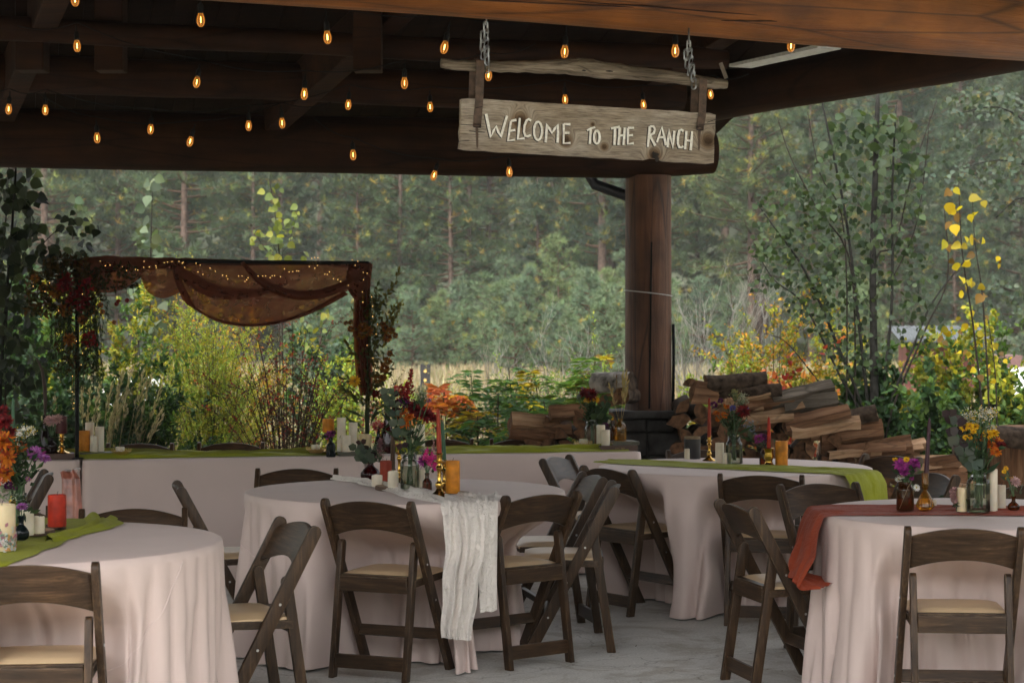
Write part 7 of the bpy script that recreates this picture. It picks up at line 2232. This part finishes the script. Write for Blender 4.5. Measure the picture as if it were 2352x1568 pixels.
def bare_shrub(label, px, d, top_py, wpx, seed, n=12):
    rng = np.random.default_rng(seed); rg = random.Random(seed)
    s = F / d; H = CZ + (HY - top_py) / s + .06; W = wpx / s / 2
    root = empty('bare_shrub', (wx(px, d), d, -.06), 0, label, 'bare shrub')
    A = Arr()
    def grow(p, dr, ln, r, lev):
        q = p + dr * ln
        c = curve3(p, q, runit(rng, 1)[0] * ln * .12, 6)
        g_ = (.13 + .05 * (3 - lev)); col = np.array((g_, g_ * .96, g_ * .9))
        A.tube(c, np.linspace(r, r * .45, 6), col, n=4, mi=0)
        if lev <= 0: return
        for k in range(rg.randint(3, 5)):
            j = rg.randint(2, 5)
            d2 = dr + runit(rng, 1)[0] * .65; d2[2] = abs(d2[2]) * .8 + .35; d2 /= np.linalg.norm(d2)
            grow(c[j], d2, ln * rg.uniform(.38, .62), r * .5, lev - 1)
    for i in range(n):
        a = rg.uniform(0, 6.28); t = rg.random()
        dr = np.array([W * t * math.cos(a), W * t * math.sin(a), H * .62]); ln = np.linalg.norm(dr)
        grow(np.array([.05 * math.cos(a), .05 * math.sin(a), 0]), dr / ln, ln * rg.uniform(.8, 1.05), .008, 3)
    A.build('branches', M['leaf'], root)
bare_shrub('leafless silvery grey shrub right of the post', 1650, 18.5, 610, 190, 3, 12)
bare_shrub('leafless grey shrub rising behind the sumac left of the post', 1190, 17.5, 775, 240, 5, 9)
bare_shrub('thin leafless grey twigs just left of the post', 1400, 18.5, 770, 110, 7, 5)
bare_shrub('leafless grey twigs low in front of the dry meadow', 1560, 17.5, 760, 100, 8, 5)

def frond(A, p0, dirv, L, rng, rg, pal, n=9, w=.03, droop=.95):
    """one pinnate sumac leaf"""
    d = np.array(dirv, float); d /= np.linalg.norm(d)
    side = np.cross(d, [0, 0, 1]); side /= (np.linalg.norm(side) + 1e-9)
    t = np.linspace(.12, 1, n)
    sp = np.array(p0)[None] + d[None] * (L * t)[:, None]; sp[:, 2] -= droop * L * t ** 2
    A.tube(np.concatenate([[p0], sp]), .0016, np.array((.08, .05, .02)), n=3)
    tl = L * .34 * np.sin(np.pi * np.clip(t * .85 + .12, 0, 1)) + .01
    up_ = np.cross(side, d)
    for sg in (-1, 1):
        ax = side[None] * sg + d[None] * .35 + np.array([0, 0, -.25])[None] + rng.normal(0, .1, (n, 3))
        A.leaves(sp, ax, np.tile(up_, (n, 1)) + rng.normal(0, .35, (n, 3)) + np.array([0, -.5, 0]), tl * rng.uniform(.95, 1.25, n), w * L * 3.0, T_NARROW, cvar(rng, n, pal, .22))
    A.leaves(sp[-1:], d[None], up_[None], tl[-1:] + .03, w * L * 2.2, T_NARROW, cvar(rng, 1, pal, .2))
def sumac(label, px, d, top_py, seed, pal, pal2, mix=.25, nst=4, wpx=160, L=.30, nfr=12, only_top=False):
    rng = np.random.default_rng(seed); rg = random.Random(seed)
    s = F / d; H = CZ + (HY - top_py) / s + .06
    root = empty('sumac', (wx(px, d), d, -.06), 0, label, 'sumac bush')
    A = Arr(); S = Arr()
    for i in range(nst):
        tip = np.array([rg.uniform(-.5, .5) * wpx / s, rg.uniform(-.3, .3), H * rg.uniform(.72, 1.0) * .92])
        c = curve3((tip[0] * .3, tip[1] * .3, 0), tip, (rg.uniform(-.1, .1), 0, .1), 9)
        S.tube(c, np.linspace(.010, .004, 9), np.array((.05, .04, .025)), n=5)
        for k in range(int(nfr * 2.1)):
            t = (rg.uniform(.30, 1.0) if not only_top else rg.uniform(.8, 1.0)) * 8; j = min(int(t), 7); b_ = c[j] + (c[j + 1] - c[j]) * (t - j)
            a = rg.uniform(0, 6.28)
            P2 = pal2 if rg.random() < mix else pal
            frond(A, b_, (math.cos(a), .8 * math.sin(a) - .25, rg.uniform(.2, 1.2)), L * rg.uniform(.7, 1.15), rng, rg, P2)
    A.build('fronds', M['leaf'], root); S.build('stems', M['leaf'], root)
G_SUM = ((.045, .095, .030), (.06, .12, .035), (.035, .08, .03))
sumac('green sumac with feathery fronds left of the small woodpile', 1150, 15.6, 800, 1, G_SUM, YEL, .10, 5, 190, .32, 13)
sumac('tall green sumac with lime top between the bare shrub and the post', 1300, 15.9, 745, 2, ((.07, .13, .03), (.06, .12, .03), (.09, .15, .03)), YEL, .12, 5, 200, .32, 13)
sumac('sumac with turning orange red fronds in front of the dry meadow', 1035, 15.8, 828, 3, ORG, ((.55, .30, .04), (.5, .12, .06)), .4, 2, 60, .36, 8, True)
sumac('low sumac with mixed yellow and orange fronds behind the tapers', 1070, 15.2, 920, 4, YEL, G_SUM, .55, 4, 160, .30, 9)
sumac('low dark green sumac behind the small woodpile', 1230, 15.1, 890, 5, G_SUM, YEL, .08, 5, 200, .30, 11)
sumac('second lime green sumac directly left of the post foot', 1390, 16.4, 800, 7, ((.09, .15, .03), (.06, .12, .03), (.11, .16, .03)), YEL, .15, 4, 110, .30, 12)
sumac('young sumac sprig right of the post foot', 1590, 15.5, 900, 6, G_SUM, YEL, .1, 2, 60, .22, 8)

def aspen(label, d, stems, leafcl, seed, leaf=.07, pal=((.028, .046, .021), (.042, .064, .026), (.020, .034, .018)), name='aspen', cat='aspen', twigcol=(.05, .05, .04), dens=1.0):
    """stems: pixel polylines (px,py,radius m); leafcl: (cx,cy,rx,ry,n,sizefactor)"""
    rng = np.random.default_rng(seed); rg = random.Random(seed)
    base = at(stems[0][0][0], stems[0][0][1], d); base.z = -.06
    root = empty(name, base, 0, label, cat)
    for st in stems:
        pts = []; rad = []
        yy = rg.uniform(-.15, .15)
        f0_ = st[0]
        pts.append(Vector((at(f0_[0], f0_[1], d).x - base.x, yy * .2, 0))); rad.append(f0_[2] * 1.1)
        for i, (x, y, r) in enumerate(st):
            q = at(x, y, d) - base; q.y = yy * (i + 1) / len(st)
            pts.append(q); rad.append(r)
        # resample
        P2, R2 = [], []
        for i in range(len(pts) - 1):
            for k in range(5):
                t = k / 5
                p0 = pts[max(0, i - 1)]; p1 = pts[i]; p2 = pts[i + 1]; p3 = pts[min(len(pts) - 1, i + 2)]
                P2.append(.5 * ((2 * p1) + (p2 - p0) * t + (2 * p0 - 5 * p1 + 4 * p2 - p3) * t * t + (3 * p1 - p0 - 3 * p2 + p3) * t ** 3)); R2.append(1.25 * (rad[i] + (rad[i + 1] - rad[i]) * t))
        P2.append(pts[-1]); R2.append(rad[-1])
        mb = MB(); mb.tube(P2, R2, n=8)
        mb.build('trunk' if st[0][2] > .014 else 'stem', M['aspen_bark'] if st[0][2] > .008 else M['twig'], root, smooth=True)
    A = Arr()
    allp = []
    for (cx, cy, rx, ry, n, sf) in leafcl:
        n = int(n * dens); a = rng.uniform(0, 6.28, n); r = np.sqrt(rng.uniform(0, 1, n))
        x = cx + rx * r * np.cos(a); y = cy + ry * r * np.sin(a)
        dd = d + rng.normal(0, .22, n)
        pos = np.stack([(x - CX) / F * dd - base.x, dd - base.y, CZ + (HY - y) / F * dd - base.z], 1)
        ax = np.stack([rng.normal(0, .7, n), rng.normal(0, .7, n), -np.abs(rng.normal(.55, .5, n))], 1)
        nm = np.stack([rng.normal(0, .6, n), -1 + rng.normal(0, .6, n), rng.normal(.3, .5, n)], 1)
        sz = leaf * sf * rng.uniform(.65, 1.25, n)
        A.leaves(pos, ax, nm, sz, sz * .95, T_HEART, cvar(rng, n, pal, .3))
        # petiole/twig towards the cluster's own inside
        for q in range(0, n, 3):
            p0 = pos[q]; p1 = p0 + np.array([rng.normal(0, .04), rng.normal(0, .03), .05])
            A.tube(np.array([p0, (p0 + p1) / 2 + rng.normal(0, .006, 3), p1]), .0016, np.array(twigcol), n=3)
    A.build('foliage', M['leaf'], root)
    return root
aspen('multi stemmed young aspen with grey trunk and round leaves, right of the post', 16.2, [
    [(2010, 985, .028), (2008, 800, .025), (2006, 600, .022), (2012, 400, .019), (2018, 215, .015)],
    [(1998, 985, .013), (1975, 750, .011), (1945, 500, .009), (1905, 300, .007), (1890, 225, .005)],
    [(1994, 985, .011), (1920, 780, .010), (1850, 620, .008), (1780, 520, .005), (1745, 470, .003)],
    [(1990, 985, .010), (1930, 860, .008), (1850, 700, .006), (1780, 640, .004), (1735, 560, .003)],
    [(2022, 985, .012), (2050, 700, .010), (2052, 450, .008), (2062, 240, .006)],
    [(2030, 985, .010), (2100, 800, .008), (2150, 690, .006), (2230, 590, .004)],
    [(2035, 985, .008), (2120, 760, .006), (2170, 640, .005), (2160, 480, .003)],
    [(1985, 990, .008), (1900, 900, .006), (1810, 790, .004), (1770, 770, .003)],
    [(2006, 640, .008), (2060, 560, .006), (2100, 400, .005), (2160, 225, .003)],
    [(2006, 700, .006), (2050, 640, .005), (2110, 500, .004), (2140, 250, .003)],
    [(1960, 640, .006), (1880, 480, .005), (1820, 360, .004), (1790, 265, .003)],
    [(1940, 560, .005), (1880, 400, .004), (1850, 260, .003)]],
    [(1800, 470, 75, 90, 90, .85), (1780, 600, 60, 60, 60, .8), (1860, 560, 80, 110, 150, .9), (1950, 520, 70, 130, 130, 1.0), (1930, 700, 90, 90, 160, .8), (1970, 820, 80, 60, 110, .8), (1860, 680, 60, 60, 60, .8),
     (2040, 330, 70, 80, 70, 1.35), (1960, 330, 70, 80, 60, 1.2), (2070, 480, 60, 110, 80, 1.0), (2080, 620, 70, 80, 70, .85), (1900, 420, 60, 60, 45, 1.0), (2100, 380, 35, 40, 14, 1.3), (2110, 740, 60, 60, 50, .8), (1750, 560, 30, 20, 16, .7), (1750, 650, 30, 18, 18, .7)], 5, .060, dens=1.35)
aspen('slender aspen sapling with bright yellow leaves near the right edge', 14.8, [
    [(2260, 985, .007), (2240, 760, .006), (2215, 580, .004), (2208, 415, .0025)], [(2275, 985, .006), (2262, 700, .005), (2245, 560, .003), (2240, 440, .002)], [(2290, 985, .005), (2285, 850, .004), (2270, 740, .0025)]],
    [(2200, 475, 24, 52, 8, 1.1), (2240, 470, 20, 30, 5, 1.1), (2235, 560, 30, 45, 6, 1.1), (2215, 620, 34, 34, 6, 1.05), (2235, 665, 36, 30, 8, 1.05), (2290, 600, 12, 15, 3, .9), (2180, 560, 10, 20, 3, 1.0), (2230, 750, 50, 50, 14, .75), (2270, 830, 55, 60, 20, .75), (2180, 800, 40, 50, 12, .75)], 6, .072, YEL, cat='aspen sapling')
aspen('leafy aspen boughs reaching in from the right edge below the roof beam', 19.0, [
    [(2460, 985, .03), (2430, 600, .02), (2380, 330, .012), (2300, 250, .006), (2200, 262, .003)], [(2440, 700, .01), (2380, 420, .008), (2300, 370, .005), (2200, 390, .003)], [(2440, 800, .01), (2370, 470, .008), (2290, 500, .004)]],
    [(2260, 235, 90, 40, 150, .75), (2330, 300, 40, 80, 110, .8), (2230, 400, 100, 40, 130, .7), (2320, 440, 50, 60, 90, .75), (2300, 700, 60, 60, 80, .7), (2250, 320, 70, 30, 50, .65)], 7, .07, ((.045, .065, .045), (.065, .085, .058), (.035, .052, .036)), cat='aspen tree')
aspen('shaded aspen shoot with large dark leaves at the left frame edge', 13.9, [
    [(0, 985, .010), (12, 760, .009), (30, 560, .008), (44, 380, .006)], [(-30, 985, .008), (-10, 700, .006), (5, 500, .004), (10, 360, .003)], [(20, 700, .004), (90, 580, .003), (150, 520, .002)]],
    [(20, 430, 30, 50, 26, 1.25), (68, 440, 22, 60, 24, 1.25), (20, 580, 40, 80, 50, 1.15), (70, 560, 40, 60, 34, 1.15), (180, 530, 50, 50, 26, .95), (120, 590, 40, 30, 16, 1.0), (30, 720, 50, 80, 60, 1.0), (60, 820, 60, 70, 60, .9), (-10, 640, 40, 160, 40, 1.2), (30, 900, 60, 70, 60, .9)], 8, .072, ((.010, .015, .011), (.016, .023, .015), (.026, .036, .022)), cat='aspen sapling', dens=1.25)
PALEG = ((.06, .085, .05), (.075, .10, .055), (.10, .125, .075), (.05, .07, .042))
aspen('thin upright aspen shoot with pale leaves left of the drape centre', 18.0, [[(345, 985, .006), (345, 700, .005), (348, 520, .004), (352, 415, .002)], [(320, 800, .004), (310, 690, .003), (298, 600, .002)]],
    [(345, 430, 18, 30, 8, 1.0), (340, 520, 24, 50, 14, 1.15), (352, 620, 26, 60, 16, 1.1), (345, 720, 30, 60, 22, 1.1), (315, 700, 24, 60, 18, 1.0), (180, 490, 20, 40, 9, .9)], 9, .10, PALEG, cat='aspen sapling')
aspen('thin upright aspen shoot with lime yellow leaves above the drape', 17.6, [[(652, 985, .006), (648, 760, .005), (642, 600, .004), (630, 480, .003), (618, 415, .002)], [(644, 640, .003), (665, 560, .002), (685, 480, .0015)], [(640, 620, .003), (605, 570, .002), (585, 530, .0015)]],
    [(625, 440, 20, 26, 9, 1.0), (635, 500, 22, 30, 12, .95), (640, 560, 30, 30, 14, .9), (672, 500, 16, 40, 12, .8), (590, 550, 18, 26, 9, .85), (650, 600, 30, 20, 12, .9), (690, 590, 16, 20, 6, .7), (720, 740, 40, 60, 24, .9)], 10, .075, ((.11, .145, .038), (.14, .17, .042), (.17, .17, .036), (.08, .11, .036)), cat='aspen sapling')

# plume grass tufts
def plume_grass(label, px, d, seed, n=26, top=850, wpx=140):
    rng = np.random.default_rng(seed); rg = random.Random(seed)
    s = F / d; H = CZ + (HY - top) / s + .06
    root = empty('feather_grass', (wx(px, d), d, -.06), 0, label, 'grass')
    A = Arr()
    for i in range(n):
        h_ = H * rg.uniform(.75, 1.05); x = rg.uniform(-.5, .5) * wpx / s; lean = rg.uniform(.0, .25)
        c = curve3((x * .5, rg.uniform(-.1, .1), 0), (x + lean, rg.uniform(-.15, .15), h_), (-.05, 0, .1), 8)
        A.tube(c, .0025, np.array((.20, .17, .09)), n=3)
        m = 40
        t = rng.uniform(5.2, 7, m); j = np.minimum(t.astype(int), 6); f_ = (t - j)[:, None]
        ax = (c[7] - c[5])[None] + rng.normal(0, .06, (m, 3))
        A.leaves(c[j] * (1 - f_) + c[j + 1] * f_ + rng.normal(0, .006, (m, 3)), ax, runit(rng, m), .045, .010, T_NARROW, cvar(rng, m, ((.34, .29, .19), (.42, .37, .25), (.28, .24, .15)), .2))
        m = 5
        A.leaves(np.tile([x * .5, 0, .02], (m, 1)), rng.normal(0, .25, (m, 3)) + [0, 0, 1], runit(rng, m), H * .6 * rng.uniform(.5, 1, m), .008, T_NARROW, cvar(rng, m, ((.10, .12, .04), (.2, .17, .08)), .2))
    A.build('plumes', M['leaf'], root)
plume_grass('clump of pale feather grass plumes right of the left arch post', 240, 14.7, 3, 24, 870, 150)
plume_grass('pale feather grass behind the curved dark feather', 140, 15.4, 4, 12, 850, 80)

# low ground cover closing the garden floor and dry meadow grass beyond
rng = np.random.default_rng(5)
A = Arr()
n = 26000
y = rng.uniform(14.9, 19.5, n); x = rng.uniform(-.30, .30, n) * y * 1.02
keep = ~((x > -1.3) & (x < .2) & (y > 16.5))
x, y = x[keep], y[keep]; n = len(x)
zz = rng.uniform(0, .42, n) * (.5 + .5 * np.sin(x * 1.7 + y) ** 2)
A.leaves(np.stack([x, y, -.06 + zz], 1), runit(rng, n) + [0, 0, .5], runit(rng, n) + [0, 0, .6], rng.uniform(.03, .07, n), rng.uniform(.014, .035, n), T_NARROW, cvar(rng, n, G_DARK + G_MID + G_YEL[:1], .35))
gc = A.build('ground_cover', M['leaf']); tag(gc, 'low mixed weeds filling the garden floor behind the tables', 'ground cover', kind='stuff')
A = Arr()
n = 60000
y = 16 + 62 * rng.uniform(0, 1, n) ** 1.5; x = rng.uniform(-.31, .31, n) * y
b = rng.normal(0, .22, (n, 3)) + [0, 0, 1]
hgt = rng.uniform(.25, .62, n)
A.leaves(np.stack([x, y, np.full(n, -.08)], 1), b, runit(rng, n), hgt, .010 + .0006 * y, T_NARROW, cvar(rng, n, ((.31, .26, .17), (.38, .325, .22), (.26, .215, .14), (.22, .21, .12)), .2))
mg = A.build('meadow_grass', M['leaf']); tag(mg, 'tall dry straw coloured meadow grass between the garden and the forest', 'grass', kind='stuff')

# fence post in the meadow, shed, pale things beyond the bushes
fp = empty('marker_post', (wx(977, 40), 40, -.08), 0, 'dark wooden marker post with two round reflectors in the dry meadow', 'post')
mb = MB(); mb.box((0, 0, .46), (.20, .14, .92)); mb.build('post', simple('dark_timber', (.010, .009, .010), .9), fp, bevel=.01)
for zz in (.60, .78):
    mb = MB(); mb.tube([(0, -.085, zz), (0, -.07, zz)], .03, n=12); mb.build('reflector', simple('amber_reflector', (.5, .33, .10), .3), fp)
sd_ = 38.0
s = F / sd_
shed = empty('shed', (wx(2180, sd_), sd_ + 1.2, -.06), R_(-6), 'dark red shed with a pale corrugated metal roof half hidden by bushes on the right', 'shed')
M['shedwall'] = wood('red_shed_board', (.06, .016, .012), (.11, .03, .022), (.16, .05, .035), scale=(6, 6, .3), nscale=3, rough=.8)
M['shedroof'] = simple('pale_roof_metal', (.06, .066, .07), .8, spec=.05)
hz = CZ + (HY - 790) / s + .06
for i in range(12):
    mb = MB(); mb.box((-.62 + i * .113, -1.0, hz / 2), (.105, .03 + .004 * (i % 2), hz)); mb.build('wall_board', M['shedwall'], shed)
mb = MB(); mb.box((0, 0, hz / 2 - .02), (1.3, 1.9, hz - .04)); mb.build('wall', M['shedwall'], shed)
mb = MB(); mb.box((-.55, -1.12, hz * .5), (.09, .09, hz)); mb.box((.62, -1.12, hz * .5), (.09, .09, hz)); mb.build('porch_post', M['shedwall'], shed)
P = [[(-.85 + 1.85 * i / 60, yy, hz + .10 + (yy + 1.3) * .10 + .012 * math.sin(i * 2.2)) for yy in (-1.35, 0, 1.3)] for i in range(61)]
mb = MB(); mb.grid(P); mb.grid([[ (p_[0][0], p_[0][1], p_[0][2] - .05), p_[0]] for p_ in P]); mb.build('roof', M['shedroof'], shed)
mb = MB(); mb.box((1.15, .2, hz / 2 - .1), (.9, 1.6, hz - .25)); mb.build('lean_to', simple('white_board', (.10, .05, .045), .6), shed)
trl = empty('trailer', (wx(2330, 34), 34, -.06), 0, 'white trailer showing between leaves at the right frame edge', 'trailer')
mb = MB(); mb.box((0, 0, .62), (1.0, 1.8, .62)); mb.build('body', simple('white_paint', (.82, .83, .82), .4), trl, bevel=.08)
for sx in (-.3, .3):
    mb = MB(); mb.tube([(sx, -.93, .22), (sx, -.82, .22)], .2, n=18); mb.build('wheel', M['rubber'], trl)
t2 = empty('trailer', (wx(310, 30), 30, -.06), 0, 'white tarp covered trailer showing in patches behind the broad shrub under the drape', 'trailer')
mb = MB(); mb.box((0, 0, .55), (.75, 1.4, .62)); mb.build('body', simple('white_tarp', (.80, .81, .78), .6), t2, bevel=.12)
for sx in (-.25, .25):
    mb = MB(); mb.tube([(sx, -.72, .15), (sx, -.62, .15)], .15, n=16); mb.build('wheel', M['rubber'], t2)
# ------------------------------------------------------------------ forest
PINE = ((.052, .078, .038), (.068, .094, .043), (.040, .064, .036), (.056, .078, .050))
PINEY = ((.17, .17, .035), (.26, .19, .04), (.14, .17, .04))
YPINE = ((.085, .12, .065), (.10, .14, .075), (.07, .105, .06))
def pine_meshes(seed, H, Rc, z0, young=False):
    rng = np.random.default_rng(seed); rg = random.Random(seed)
    A = Arr(); S = Arr()
    nb = int((40 if young else 140))
    tp = []
    for i in range(nb):
        t = (i + rg.random()) / nb
        z = z0 + (H - z0) * t
        R = Rc * ((1 - t) ** .7 * (.55 + .45 * min(1, t * 4 + .25))) * rg.uniform(.6, 1.15) + .12
        a = rg.uniform(0, 6.283)
        dr = np.array([math.cos(a), math.sin(a), rg.uniform(-.12, .35) + .35 * t])
        p0 = np.array([0, 0, z]); p1 = p0 + dr * R
        c = curve3(p0, p1, (0, 0, -.10 * R), 6)
        S.tube(c, np.linspace(.05 * (1 - t) + .015, .008, 6), np.array((.09, .055, .035)), n=4)
        nt = int((5 if young else 8) + R * (7 if young else 5.5))
        for k in range(nt):
            u = rg.uniform(.25, 1.0) * 5; j = min(int(u), 4)
            b_ = c[j] + (c[j + 1] - c[j]) * (u - j)
            b_ = b_ + rng.normal(0, .09 + .10 * R * (.4 if young else .45), 3) * [1, 1, .5]
            tp.append((b_, dr))
    tp_ = np.array([q[0] for q in tp]); td = np.array([q[1] for q in tp])
    nt = len(tp_); per = 18
    pos = np.repeat(tp_, per, axis=0); dr = np.repeat(td, per, axis=0)
    n = nt * per
    ax = runit(rng, n) + dr * .5 + [0, 0, .45]
    base = cvar(rng, nt, YPINE if young else PINE, .22)
    yl = rng.random(nt) < (.035 if young else .07)
    base[yl] = cvar(rng, int(yl.sum()), PINEY, .25)
    col = np.repeat(base, per, axis=0) * (1 + rng.uniform(-.15, .15, (n, 1)))
    A.leaves(pos + runit(rng, n) * .02, ax, runit(rng, n), rng.uniform(.20, .36, n) * (.75 if young else 1.0), .026 if not young else .020, T_NEEDLE, col)
    crown = A.mesh('crown', M['needle'])
    limbs = S.mesh('limbs', M['leaf'])
    mb = MB()
    r0 = .0105 * H if not young else .014 * H
    pts = [(.05 * noise.noise(Vector((z * .3, seed, 0))), .05 * noise.noise(Vector((z * .3, seed, 4))), z) for z in np.linspace(-1.0, H * .98, 12)]
    mb.tube(pts, list(np.linspace(r0, r0 * .12, 12)), n=9)
    trunk = mb.mesh('trunk', M['pine_bark'], smooth=True)
    return crown, limbs, trunk
VAR = [pine_meshes(100, 17, 2.9, 1.8), pine_meshes(101, 19, 3.1, 3.4), pine_meshes(102, 15, 2.7, .8), pine_meshes(103, 21, 3.3, 4.5), pine_meshes(104, 12, 2.5, .4)]
YV = [pine_meshes(200, 3.4, 1.15, .15, True), pine_meshes(201, 4.4, 1.35, .2, True), pine_meshes(202, 2.8, 1.0, .1, True)]
prg = random.Random(8)
FG = 'pines of the forest on the hillside'
YG = 'young pines along the forest edge'
def put_tree(v, x, y, sc, label, group, name='pine_tree'):
    crown, limbs, trunk = v
    o = empty(name, (x, y, ground_z(x, y)), prg.uniform(0, 6.28), label, 'pine tree', group)
    o.scale = (sc, sc, sc * prg.uniform(.92, 1.1))
    link('crown', crown, o); link('limbs', limbs, o); link('trunk', trunk, o)
    return o
# rows back into the hill, jittered
row_y = [78, 84, 91, 99, 108, 118, 130, 144]
for r, y0 in enumerate(row_y):
    half = .285 * y0 + 3
    step = 2.7 + .12 * r
    x = -half + prg.uniform(0, step)
    while x < half:
        y = y0 + prg.uniform(-2.6, 2.6)
        put_tree(VAR[prg.randrange(len(VAR))], x + prg.uniform(-.9, .9), y, prg.uniform(.75, 1.08), 'tall ponderosa pine standing in the blurred forest beyond the meadow', FG)
        x += step * prg.uniform(.75, 1.3)
for i in range(46):
    y = prg.uniform(68, 77); x = prg.uniform(-.27, .27) * y
    if prg.random() < .75: x = prg.uniform(-.04, .12) * y + (-4 if prg.random() < .3 else 0)
    put_tree(YV[prg.randrange(3)], x, y, prg.uniform(.7, 1.15), 'bluish young pine in front of the taller forest at the far edge of the meadow', YG, 'young_pine')
for i in range(17):
    y = prg.uniform(50, 61); px = prg.uniform(1170, 1450) if i < 11 else prg.uniform(620, 930)
    put_tree(YV[prg.randrange(3)], wx(px, y), y, prg.uniform(.55, .9), 'bluish young pine in front of the taller forest at the far edge of the meadow', YG, 'young_pine')
# air between the camera and the forest
hm = bpy.data.materials.new('valley_air'); hm.use_nodes = True
ht = hm.node_tree; ht.nodes.remove(ht.nodes['Principled BSDF'])
pv = ht.nodes.new('ShaderNodeVolumePrincipled')
pv.inputs['Color'].default_value = (.88, .90, .86, 1); pv.inputs['Density'].default_value = .00045; pv.inputs['Anisotropy'].default_value = .2
ht.links.new(pv.outputs[0], ht.nodes['Material Output'].inputs['Volume'])
mb = MB(); mb.box((0, 10, 40), (900, 900, 130), mi=0); hz_ = mb.build('haze', hm); tag(hz_, kind='stuff')
